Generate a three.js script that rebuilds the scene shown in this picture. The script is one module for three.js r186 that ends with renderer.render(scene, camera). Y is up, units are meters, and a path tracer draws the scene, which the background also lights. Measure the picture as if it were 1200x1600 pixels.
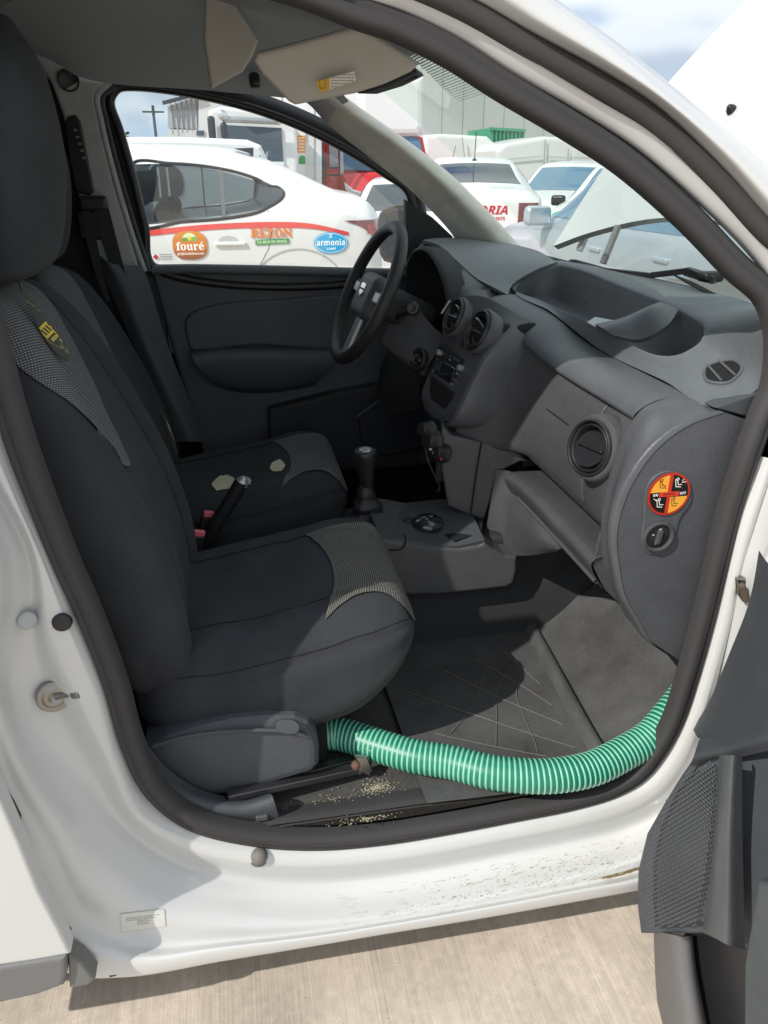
import * as THREE from 'three';
import { RoundedBoxGeometry } from 'three/addons/geometries/RoundedBoxGeometry.js';
import { mergeGeometries } from 'three/addons/utils/BufferGeometryUtils.js';
import { toCreasedNormals } from 'three/addons/utils/BufferGeometryUtils.js';
import { FontLoader } from 'three/addons/loaders/FontLoader.js';
import { TextGeometry } from 'three/addons/geometries/TextGeometry.js';
import { Brush, Evaluator, SUBTRACTION } from 'three-bvh-csg';

// ---------------------------------------------------------------- camera, sky, sun, exposure
const scene = new THREE.Scene();
const camera = new THREE.PerspectiveCamera(67, 768 / 1024, 0.05, 2000);
camera.position.set(0, 1.45, 0.95);
camera.rotation.order = 'YXZ';
camera.rotation.set(THREE.MathUtils.degToRad(-24.2), THREE.MathUtils.degToRad(-11), 0);
scene.add(camera);
const renderer = new THREE.WebGLRenderer({ antialias: true });
renderer.toneMapping = THREE.LinearToneMapping;
renderer.toneMappingExposure = 1.0;
renderer.shadowMap.enabled = true;

const sunDir = new THREE.Vector3(-0.98, 1, 0.56).normalize();
const sun = new THREE.DirectionalLight(new THREE.Color(1, 0.955, 0.88), 4.0);
sun.position.copy(sunDir).multiplyScalar(40);
sun.castShadow = true;
sun.shadow.radius = 1;
sun.shadow.mapSize.set(4096, 4096);
Object.assign(sun.shadow.camera, { left: -30, right: 30, top: 30, bottom: -30, near: 1, far: 120 });
scene.add(sun, sun.target);

// seeded randomness and smooth value noise
function mulberry(a) { return () => { a |= 0; a = a + 0x6D2B79F5 | 0; let t = Math.imul(a ^ a >>> 15, 1 | a); t = t + Math.imul(t ^ t >>> 7, 61 | t) ^ t; return ((t ^ t >>> 14) >>> 0) / 4294967296; }; }
const rnd = mulberry(20240611);
function hash3(x, y, z) { let h = Math.imul(x, 374761393) + Math.imul(y, 668265263) + Math.imul(z, 1274126177) | 0; h = Math.imul(h ^ h >>> 13, 1274126177); return ((h ^ h >>> 16) >>> 0) / 4294967296; }
function vnoise(x, y, z) {
  const xi = Math.floor(x), yi = Math.floor(y), zi = Math.floor(z), s = (t) => t * t * (3 - 2 * t);
  const fx = s(x - xi), fy = s(y - yi), fz = s(z - zi), L = THREE.MathUtils.lerp;
  const e = (k) => L(L(hash3(xi, yi, zi + k), hash3(xi + 1, yi, zi + k), fx), L(hash3(xi, yi + 1, zi + k), hash3(xi + 1, yi + 1, zi + k), fx), fy);
  return L(e(0), e(1), fz);
}
function fbm(x, y, z, n = 5) { let a = 0.5, s = 0, t = 0; for (let i = 0; i < n; i++) { s += a * vnoise(x, y, z); t += a; x *= 2.03; y *= 2.03; z *= 2.03; a *= 0.52; } return s / t; }
const lerp = THREE.MathUtils.lerp, sstep = THREE.MathUtils.smoothstep;

{ // broken bright cumulus over pale blue
  const W = 1024, H = 512, d = new Float32Array(W * H * 4);
  for (let j = 0; j < H; j++) for (let i = 0; i < W; i++) {
    const el = (0.5 - (H - 1 - j + 0.5) / H) * Math.PI, az = ((i + 0.5) / W - 0.5) * 2 * Math.PI;
    const dy = Math.sin(el), dx = Math.cos(el) * Math.cos(az), dz = Math.cos(el) * Math.sin(az);
    const up = Math.max(dy, 0);
    const k = 1 / (up + 0.16);
    const px = dx * k * 1.9, pz = dz * k * 1.9;
    const n = fbm(px + 7.3, pz - 2.1, 3.7, 6), m = fbm(px * 0.9 - 4.2, pz * 0.9 + 9.1, 8.2, 5);
    const cover = sstep(n, 0.33, 0.46), thick = sstep(m, 0.52, 0.68) * cover;
    const blue = [lerp(0.62, 0.24, up ** 0.5), lerp(0.74, 0.42, up ** 0.5), lerp(0.86, 0.78, up ** 0.5)];
    const sunny = 0.5 + 0.5 * Math.max(0, dx * sunDir.x + dy * sunDir.y + dz * sunDir.z);
    const c = [1.16 + 0.24 * sunny, 1.10 + 0.2 * sunny, 1.02 + 0.16 * sunny], g = [0.55, 0.58, 0.66];
    const haze = 1 - sstep(dy, 0.0, 0.28);
    for (let q = 0; q < 3; q++) {
      let v = lerp(blue[q], lerp(c[q], g[q], thick), cover);
      v = lerp(v, [0.74, 0.80, 0.86][q], haze * 0.75);
      if (dy < 0) v = [0.3, 0.28, 0.25][q];
      d[(j * W + i) * 4 + q] = v * [0.84, 0.93, 1.03][q];
    }
    d[(j * W + i) * 4 + 3] = 1;
  }
  const t = new THREE.DataTexture(d, W, H, THREE.RGBAFormat, THREE.FloatType);
  t.mapping = THREE.EquirectangularReflectionMapping; t.magFilter = THREE.LinearFilter; t.minFilter = THREE.LinearFilter; t.needsUpdate = true;
  scene.background = t; scene.environment = t;
}

// ---------------------------------------------------------------- helpers
const V = (a) => a.isVector3 ? a.clone() : new THREE.Vector3(a[0], a[1], a[2]);
function crv(pts, n, closed = false) {                     // n+1 points of a smooth curve through pts, even in parameter
  const p = pts.map(V);
  if (p.length === 2) return Array.from({ length: n + 1 }, (_, i) => p[0].clone().lerp(p[1], i / n));
  const c = new THREE.CatmullRomCurve3(p, closed, 'centripetal');
  return Array.from({ length: n + 1 }, (_, i) => c.getPoint(i / n));
}
function gridGeo(g, closedU = false) {                     // rows of points to a smooth sheet, uv in metres
  const R = g.length, C = g[0].length, pos = [], uv = [], idx = [];
  let vv = 0;
  for (let r = 0; r < R; r++) {
    if (r) { let s = 0; for (let c = 0; c < C; c += Math.max(1, C >> 3)) s += g[r][c].distanceTo(g[r - 1][c]); vv += s / Math.ceil(C / Math.max(1, C >> 3)); }
    let u = 0;
    for (let c = 0; c < C; c++) { if (c) u += g[r][c].distanceTo(g[r][c - 1]); const p = g[r][c]; pos.push(p.x, p.y, p.z); uv.push(u, vv); }
  }
  for (let r = 0; r < R - 1; r++) for (let c = 0; c < C - 1; c++) { const a = r * C + c, b = a + 1, d = a + C, e = d + 1; idx.push(a, d, b, b, d, e); }
  const o = new THREE.BufferGeometry();
  o.setAttribute('position', new THREE.Float32BufferAttribute(pos, 3)); o.setAttribute('uv', new THREE.Float32BufferAttribute(uv, 2)); o.setIndex(idx);
  o.computeVertexNormals();
  if (closedU) { const n = o.attributes.normal; for (let r = 0; r < R; r++) { const a = r * C, b = a + C - 1, v = new THREE.Vector3().fromBufferAttribute(n, a).add(new THREE.Vector3().fromBufferAttribute(n, b)).normalize(); n.setXYZ(a, v.x, v.y, v.z); n.setXYZ(b, v.x, v.y, v.z); } }
  return o;
}
function loftGrid(rows, nu, nv, closed = false) {
  const R = rows.map((r) => crv(r, nu, closed));
  const out = Array.from({ length: nv + 1 }, () => []);
  for (let c = 0; c <= nu; c++) crv(R.map((r) => r[c]), nv).forEach((p, i) => { out[i][c] = p; });
  return out;
}
function loft(rows, nu, nv, { closed = false, th = 0 } = {}) {
  const g = loftGrid(rows, nu, nv, closed), f = gridGeo(g, closed);
  if (!th) return f;
  const n = f.attributes.normal, C = g[0].length;                     // a shell: back sheet and rim
  const b = g.map((row, r) => row.map((p, c) => p.clone().addScaledVector(new THREE.Vector3().fromBufferAttribute(n, r * C + c), -th)));
  const rim = (x, y) => gridGeo([x, y]);
  const list = [f, gridGeo(b.map((r) => [...r].reverse())), rim(g[0], b[0]), rim(g.at(-1), b.at(-1))];
  if (!closed) list.push(rim(g.map((r) => r[0]), b.map((r) => r[0])), rim(g.map((r) => r.at(-1)), b.map((r) => r.at(-1))));
  return join(list);
}
function join(list) {
  return mergeGeometries(list.map((g) => { const q = g.index ? g.toNonIndexed() : g.clone(); for (const k of Object.keys(q.attributes)) if (!['position', 'normal', 'uv'].includes(k)) q.deleteAttribute(k); q.clearGroups?.(); return q; }));
}
function tube(pts, r, seg = 64, closed = false, rs = 10) { return new THREE.TubeGeometry(new THREE.CatmullRomCurve3(pts.map(V), closed, 'centripetal'), seg, r, rs, closed); }
function band(pts, prof, seg = 80, closed = false, upHint = [0, 0, 1]) {   // sweeps a flat profile [[across, out], ...] along pts
  const c = crv(pts, seg, closed), h = V(upHint), rows = prof.map(() => []);
  for (let i = 0; i <= seg; i++) {
    const a = c[Math.max(0, i - 1)], b = c[Math.min(seg, i + 1)];
    const t = (closed && (i === 0 || i === seg)) ? c[1].clone().sub(c[seg - 1]) : b.clone().sub(a); t.normalize();
    const s = t.clone().cross(h).normalize(), o = s.clone().cross(t).normalize();
    prof.forEach(([x, y], k) => rows[k].push(c[i].clone().addScaledVector(s, x).addScaledVector(o, y)));
  }
  return gridGeo(rows, closed);
}
function frame(normal, up = [0, 1, 0]) {
  const z = V(normal).normalize(), x = V(up).cross(z).normalize(), y = z.clone().cross(x);
  return new THREE.Matrix4().makeBasis(x, y, z);
}
function at(geo, pos, normal = [0, 0, 1], up = [0, 1, 0]) { const m = frame(normal, up); m.setPosition(V(pos)); return geo.clone().applyMatrix4(m); }
function plate(pts, normal, depth, { bevel = 0.003, smooth = 0, up = [0, 1, 0], holes = [] } = {}) {   // a flat piece whose front carries the outline pts, thickness going back
  const m = frame(normal, up), inv = m.clone().invert(), q = pts.map((p) => V(p).applyMatrix4(inv));
  const z = q.reduce((s, p) => s + p.z, 0) / q.length;
  let o = q.map((p) => new THREE.Vector2(p.x, p.y));
  if (smooth) o = new THREE.CatmullRomCurve3(q.map((p) => new THREE.Vector3(p.x, p.y, 0)), true, 'centripetal').getPoints(smooth).slice(0, -1).map((p) => new THREE.Vector2(p.x, p.y));
  const s = new THREE.Shape(o);
  for (const h of holes) s.holes.push(new THREE.Path(h.map((p) => V(p).applyMatrix4(inv)).map((p) => new THREE.Vector2(p.x, p.y))));
  const g = new THREE.ExtrudeGeometry(s, { depth: Math.max(0.0005, depth - bevel), bevelEnabled: bevel > 0, bevelThickness: bevel, bevelSize: bevel, bevelOffset: -bevel, bevelSegments: 3, steps: 1 });
  g.translate(0, 0, z - depth); return g.applyMatrix4(m);
}
function rbox(w, h, d, r = 0.004, s = 3) { return new RoundedBoxGeometry(w, h, d, s, r); }
function bar(a, b, w, h, r = 0.002) { const A = V(a), B = V(b), g = rbox(w, h, A.distanceTo(B), Math.min(r, w / 2.1, h / 2.1)); return at(g, A.clone().add(B).multiplyScalar(0.5), B.clone().sub(A)); }
function lathe(prof, pos, axis, seg = 32) {                 // profile [[radius, along], ...] turned about axis
  const g = new THREE.LatheGeometry(prof.map((p) => new THREE.Vector2(p[0], p[1])), seg); g.rotateX(Math.PI / 2);
  return at(g, pos, axis, Math.abs(V(axis).normalize().y) > 0.9 ? [1, 0, 0] : [0, 1, 0]);
}
function quad(q, u, v, off = 0) {                           // a point on the quad [top left, top right, bottom right, bottom left]
  const [a, b, c, d] = q.map(V), p = a.clone().lerp(b, u).lerp(d.clone().lerp(c, u), v);
  return p.addScaledVector(qn(q), off);
}
function qn(q) { const [a, b, , d] = q.map(V); return d.clone().sub(a).cross(b.clone().sub(a)).normalize(); }
function quadPlate(q, u0, v0, u1, v1, depth, off = 0, bevel = 0.0015) { return plate([quad(q, u0, v0, off), quad(q, u1, v0, off), quad(q, u1, v1, off), quad(q, u0, v1, off)], qn(q), depth, { bevel }); }

const counts = new Map();
function numbered(n) { const k = counts.get(n) || 0; counts.set(n, k + 1); return k ? `${n}_${String(k).padStart(3, '0')}` : n; }
function M(name, geo, mat, parent, extra) {
  const m = new THREE.Mesh(Array.isArray(geo) ? join(geo) : geo, mat);
  m.name = parent === scene || !parent ? numbered(name) : name; m.castShadow = m.receiveShadow = true;
  if (extra) Object.assign(m.userData, extra);
  (parent || scene).add(m); return m;
}
function G(name, parent, extra) { const g = new THREE.Group(); g.name = parent ? name : numbered(name); if (extra) Object.assign(g.userData, extra); (parent || scene).add(g); return g; }
function thing(name, label, category, pos = [0, 0, 0], group) { const g = G(name, null, { label, category }); g.position.set(...pos); if (group) g.userData.group = group; return g; }

// ---------------------------------------------------------------- materials
function dataTex(w, h, f, { srgb = false, rep = [1, 1] } = {}) {
  const d = new Uint8Array(w * h * 4);
  for (let j = 0; j < h; j++) for (let i = 0; i < w; i++) { const c = f(i / w, j / h, i, j), o = (j * w + i) * 4; for (let k = 0; k < 3; k++) d[o + k] = Math.max(0, Math.min(255, 255 * (Array.isArray(c) ? c[k] : c))); d[o + 3] = 255; }
  const t = new THREE.DataTexture(d, w, h, THREE.RGBAFormat); t.wrapS = t.wrapT = THREE.RepeatWrapping; t.magFilter = THREE.LinearFilter; t.minFilter = THREE.LinearMipmapLinearFilter; t.generateMipmaps = true;
  t.repeat.set(...rep); if (srgb) t.colorSpace = THREE.SRGBColorSpace; t.needsUpdate = true; return t;
}
function pnoise(u, v, f, seed) {                              // noise that tiles, f cells across
  const x = u * f, y = v * f, xi = Math.floor(x), yi = Math.floor(y), s = (t) => t * t * (3 - 2 * t), h = (a, b) => hash3(((a % f) + f) % f, ((b % f) + f) % f, seed);
  return lerp(lerp(h(xi, yi), h(xi + 1, yi), s(x - xi)), lerp(h(xi, yi + 1), h(xi + 1, yi + 1), s(x - xi)), s(y - yi));
}
const grainTex = dataTex(512, 512, (u, v) => 0.55 * pnoise(u, v, 150, 1) + 0.3 * pnoise(u, v, 64, 2) + 0.15 * pnoise(u, v, 12, 3), { rep: [3.4, 3.4] });      // 20 cm tile
const smudgeTex = dataTex(512, 512, (u, v) => { const n = 0.5 * pnoise(u, v, 5, 4) + 0.3 * pnoise(u, v, 13, 5) + 0.2 * pnoise(u, v, 60, 6); return 0.55 + 0.6 * (n - 0.3); }, { rep: [2.2, 2.2] });
const dustTex = dataTex(512, 512, (u, v, i, j) => { const n = 0.45 * pnoise(u, v, 4, 64) + 0.35 * pnoise(u, v, 17, 65) + 0.2 * pnoise(u, v, 90, 66); return 0.84 + 0.3 * (n - 0.5) + (hash3(i, j, 67) > 0.9965 ? 0.16 : 0); }, { rep: [2.6, 2.6] });
const carpetTex = dataTex(512, 512, (u, v) => 0.6 * hash3(Math.floor(u * 512), Math.floor(v * 512), 9) + 0.4 * pnoise(u, v, 100, 8), { rep: [4, 4] });
const carpetCol = dataTex(512, 512, (u, v) => { const h = hash3(Math.floor(u * 512), Math.floor(v * 512), 19), n = pnoise(u, v, 40, 12); const c = 0.34 + 0.3 * h * n + (h > 0.985 ? 0.35 : 0); return [c, c * 0.99, c * 0.97]; }, { rep: [4, 4] });
const clothTex = dataTex(256, 256, (u, v) => { const w = Math.abs(Math.sin(u * Math.PI * 48)) * 0.5 + Math.abs(Math.sin(v * Math.PI * 48)) * 0.5; return 0.5 * w + 0.5 * pnoise(u, v, 60, 21); }, { rep: [16, 16] });
const clothCol = dataTex(512, 512, (u, v) => { const n = 0.6 * pnoise(u, v, 6, 30) + 0.4 * pnoise(u, v, 120, 31), l = hash3(Math.floor(u * 512), Math.floor(v * 512), 33) > 0.9965 ? 0.6 : 0; const c = 0.78 + 0.35 * (n - 0.5) + l; return [c, c, c]; }, { rep: [2.5, 2.5] });
function weave(light, dark) {                                // coarse two tone mesh cloth, cells about 4 mm
  return dataTex(512, 512, (u, v, i, j) => {
    const n = 20, x = u * n, y = v * n, xi = Math.floor(x), yi = Math.floor(y), off = (yi & 1) * 0.5, fx = (x + off) % 1 - 0.5, fy = y % 1 - 0.5;
    const r = Math.sqrt(fx * fx * 1.1 + fy * fy * 1.9), k = 1 - sstep(r, 0.27, 0.46), t = 0.9 + 0.25 * hash3(xi, yi, 40) - 0.1 * hash3(i, j, 41);
    return [0, 1, 2].map((q) => Math.pow(lerp(dark[q], light[q] * t, k), 1 / 2.2));
  }, { srgb: true, rep: [11.5, 11.5] });
}
const std = (o) => new THREE.MeshStandardMaterial(o), phy = (o) => new THREE.MeshPhysicalMaterial(o), C = (r, g, b) => new THREE.Color().setRGB(r, g, b);
const plastic = (r, g, b, rough = 0.55, bump = 0.0002) => std({ color: C(r * 1.18, g * 1.18, b * 1.18), roughness: rough, map: dustTex, bumpMap: grainTex, bumpScale: bump });
const mat = {
  paint: phy({ color: C(0.60, 0.605, 0.595), roughness: 0.38, clearcoat: 0.7, clearcoatRoughness: 0.08 }),
  dash: plastic(0.082, 0.086, 0.095, 0.45, 0.0005),
  dashTop: plastic(0.115, 0.125, 0.135, 0.40, 0.0005),
  dashLow: plastic(0.070, 0.070, 0.074, 0.48, 0.0005),
  black: plastic(0.018, 0.018, 0.02, 0.4, 0.0001),
  blackMatt: plastic(0.02, 0.021, 0.023, 0.7, 0.0002),
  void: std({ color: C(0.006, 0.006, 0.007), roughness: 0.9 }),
  trim: plastic(0.058, 0.065, 0.074, 0.6, 0.0002),
  rubber: std({ color: C(0.045, 0.042, 0.042), roughness: 0.75, bumpMap: carpetTex, bumpScale: 0.00015 }),
  seal: std({ color: C(0.040, 0.038, 0.039), roughness: 0.75, bumpMap: carpetTex, bumpScale: 0.0002 }),
  cloth: phy({ color: C(0.038, 0.042, 0.048), map: clothCol, roughness: 1, sheen: 0.2, sheenRoughness: 0.5, sheenColor: C(0.10, 0.105, 0.115), bumpMap: clothTex, bumpScale: 0.00012 }),
  mesh: std({ map: weave([0.26, 0.25, 0.215], [0.028, 0.028, 0.028]), roughness: 0.95, bumpMap: clothTex, bumpScale: 0.0002 }),
  meshDark: std({ map: weave([0.24, 0.245, 0.245], [0.045, 0.046, 0.05]), roughness: 0.95, bumpMap: clothTex, bumpScale: 0.0002 }),
  carpet: std({ color: C(0.15, 0.145, 0.14), map: carpetCol, roughness: 1, bumpMap: carpetTex, bumpScale: 0.0007 }),
  matRubber: std({ color: C(0.112, 0.112, 0.112), map: smudgeTex, roughness: 0.62, bumpMap: grainTex, bumpScale: 0.0002 }),
  beige: plastic(0.66, 0.645, 0.57, 0.7, 0.0002),
  greyTrim: plastic(0.42, 0.43, 0.43, 0.7, 0.0002),
  headliner: std({ color: C(0.36, 0.38, 0.40), roughness: 1, bumpMap: carpetTex, bumpScale: 0.0002 }),
  visor: std({ color: C(0.52, 0.49, 0.44), roughness: 0.9, bumpMap: clothTex, bumpScale: 0.0001 }),
  chrome: std({ color: C(0.75, 0.75, 0.76), roughness: 0.18, metalness: 1 }),
  steel: std({ color: C(0.30, 0.29, 0.27), roughness: 0.28, metalness: 1, bumpMap: grainTex, bumpScale: 0.0001 }),
  silver: std({ color: C(0.45, 0.46, 0.47), roughness: 0.35, metalness: 0.6 }),
  glass: phy({ color: C(0.97, 0.99, 0.98), roughness: 0, transmission: 1, thickness: 0, ior: 1.5 }),
  greenGlass: phy({ color: C(0.86, 0.95, 0.90), roughness: 0, transmission: 1, thickness: 0, ior: 1.5 }),
  tintGlass: phy({ color: C(0.44, 0.51, 0.54), roughness: 0, transmission: 1, thickness: 0, ior: 1.5 }),
  darkGlass: phy({ color: C(0.035, 0.05, 0.065), roughness: 0.06, clearcoat: 1, clearcoatRoughness: 0.03 }),
  blueGlass: phy({ color: C(0.10, 0.20, 0.30), roughness: 0.06, clearcoat: 1, clearcoatRoughness: 0.03 }),
  foam: std({ color: C(0.62, 0.58, 0.42), roughness: 1, bumpMap: carpetTex, bumpScale: 0.0005 }),
  red: phy({ color: C(0.62, 0.03, 0.035), roughness: 0.35, clearcoat: 0.6 }),
  redTape: std({ color: C(0.72, 0.07, 0.06), roughness: 0.5 }),
  tailLamp: phy({ color: C(0.16, 0.012, 0.02), roughness: 0.15, clearcoat: 1 }),
  hoseWall: phy({ color: C(0.005, 0.17, 0.10), roughness: 0.38, clearcoat: 0.3 }),
  hoseRib: phy({ color: C(0.23, 0.56, 0.42), roughness: 0.4, clearcoat: 0.3 }),
  buckle: std({ color: C(0.7, 0.14, 0.18), roughness: 0.5 }),
  belt: std({ color: C(0.022, 0.023, 0.026), roughness: 0.8, bumpMap: clothTex, bumpScale: 0.0002 }),
  whiteLetters: std({ color: C(0.55, 0.55, 0.55), roughness: 0.6 }),
};
function canvasTex(w, h, draw) { const c = document.createElement('canvas'); c.width = w; c.height = h; const x = c.getContext('2d'); draw(x, w, h); const t = new THREE.CanvasTexture(c); t.colorSpace = THREE.SRGBColorSpace; t.anisotropy = 8; return t; }
const print = (tex, o = {}) => std({ map: tex, roughness: 0.5, ...o });
function flatUV(geo, normal, up = [0, 1, 0]) {                // uv 0..1 over the outline, seen along the normal
  const inv = frame(normal, up).invert(), p = geo.attributes.position, q = []; let a = 1e9, b = -1e9, c = 1e9, d = -1e9;
  for (let i = 0; i < p.count; i++) { const v = new THREE.Vector3().fromBufferAttribute(p, i).applyMatrix4(inv); q.push(v); a = Math.min(a, v.x); b = Math.max(b, v.x); c = Math.min(c, v.y); d = Math.max(d, v.y); }
  geo.setAttribute('uv', new THREE.Float32BufferAttribute(q.flatMap((v) => [(v.x - a) / (b - a), (v.y - c) / (d - c)]), 2)); return geo;
}
// ---------------------------------------------------------------- ground
{
  const concrete = dataTex(1024, 1024, (u, v, i, j) => {
    const line = hash3(i, 0, 50) * 0.25 + hash3(i >> 1, 0, 56) * 0.3 + pnoise(u, v * 0.06, 260, 51) * 0.45 - (hash3(i, 1, 58) > 0.93 ? 0.55 : 0), run = pnoise(u, v, 9, 52), blot = pnoise(u, v, 4, 53), fine = hash3(i, j, 54);
    const k = 0.92 + 0.115 * (line - 0.5) + 0.10 * (run - 0.5) + 0.12 * (blot - 0.5) + 0.12 * (fine - 0.5) + 0.07 * (pnoise(u, v, 70, 59) - 0.5) - (hash3(i >> 1, j >> 1, 55) > 0.9985 ? 0.25 : 0);
    return [0.80 * k, 0.75 * k, 0.69 * k];
  }, { srgb: true, rep: [1, 1] });
  const brush = dataTex(1024, 256, (u, v, i, j) => 0.7 * hash3(i >> 1, 0, 60) + 0.3 * pnoise(u, v, 200, 61), { rep: [1, 1] });
  const g = new THREE.PlaneGeometry(1600, 1600, 1, 1); g.rotateX(-Math.PI / 2);
  const uv = g.attributes.uv, p = g.attributes.position; for (let i = 0; i < uv.count; i++) uv.setXY(i, p.getX(i) / 0.9, p.getZ(i) / 0.9);
  M('ground', g, std({ map: concrete, roughness: 0.95, bumpMap: brush, bumpScale: 0.00025 }), scene, { kind: 'structure' });
}

// ---------------------------------------------------------------- the white van
const van = thing('cargo_van', 'white van with open passenger doorway, dark interior and raised bonnet, filling the foreground', 'van');
const add = (o) => o;
// sill, B pillar foot and A pillar foot: one pressed panel running round the doorway
const sillTex = canvasTex(2048, 512, (x, w, h) => {
  x.fillStyle = '#fff'; x.fillRect(0, 0, w, h); const r = mulberry(5);
  for (let i = 0; i < 620; i++) {                              // grit and scuffs on the tread of the sill
    const u = 0.45 + 0.18 * Math.pow(r(), 0.7) + 0.03 * (r() - 0.5), v = 0.34 + 0.30 * (r() + r()) / 2, s = 0.5 + 1.7 * r() * r() * r();
    x.fillStyle = `rgba(${95 + 60 * r()},${80 + 45 * r()},${50 + 35 * r()},${0.3 + 0.6 * r()})`; x.beginPath(); x.ellipse(u * w, v * h, s * (1 + 1.6 * r()), s * 0.9, 0.2 * (r() - 0.5), 0, 7); x.fill();
  }
  for (let i = 0; i < 110; i++) { const u = 0.610 + 0.03 * r(), v = 0.56 + 0.03 * r(); x.fillStyle = `rgba(135,112,70,${0.2 + 0.4 * r()})`; x.beginPath(); x.ellipse(u * w, v * h, 10 * r(), 3, 0, 0, 7); x.fill(); }
  for (let i = 0; i < 200; i++) { x.fillStyle = `rgba(110,100,85,${0.05 + 0.1 * r()})`; x.beginPath(); x.ellipse((0.42 + 0.24 * r()) * w, (0.35 + 0.35 * r()) * h, 2 + 10 * r(), 1 + 2 * r(), 0, 0, 7); x.fill(); }
});
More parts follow.
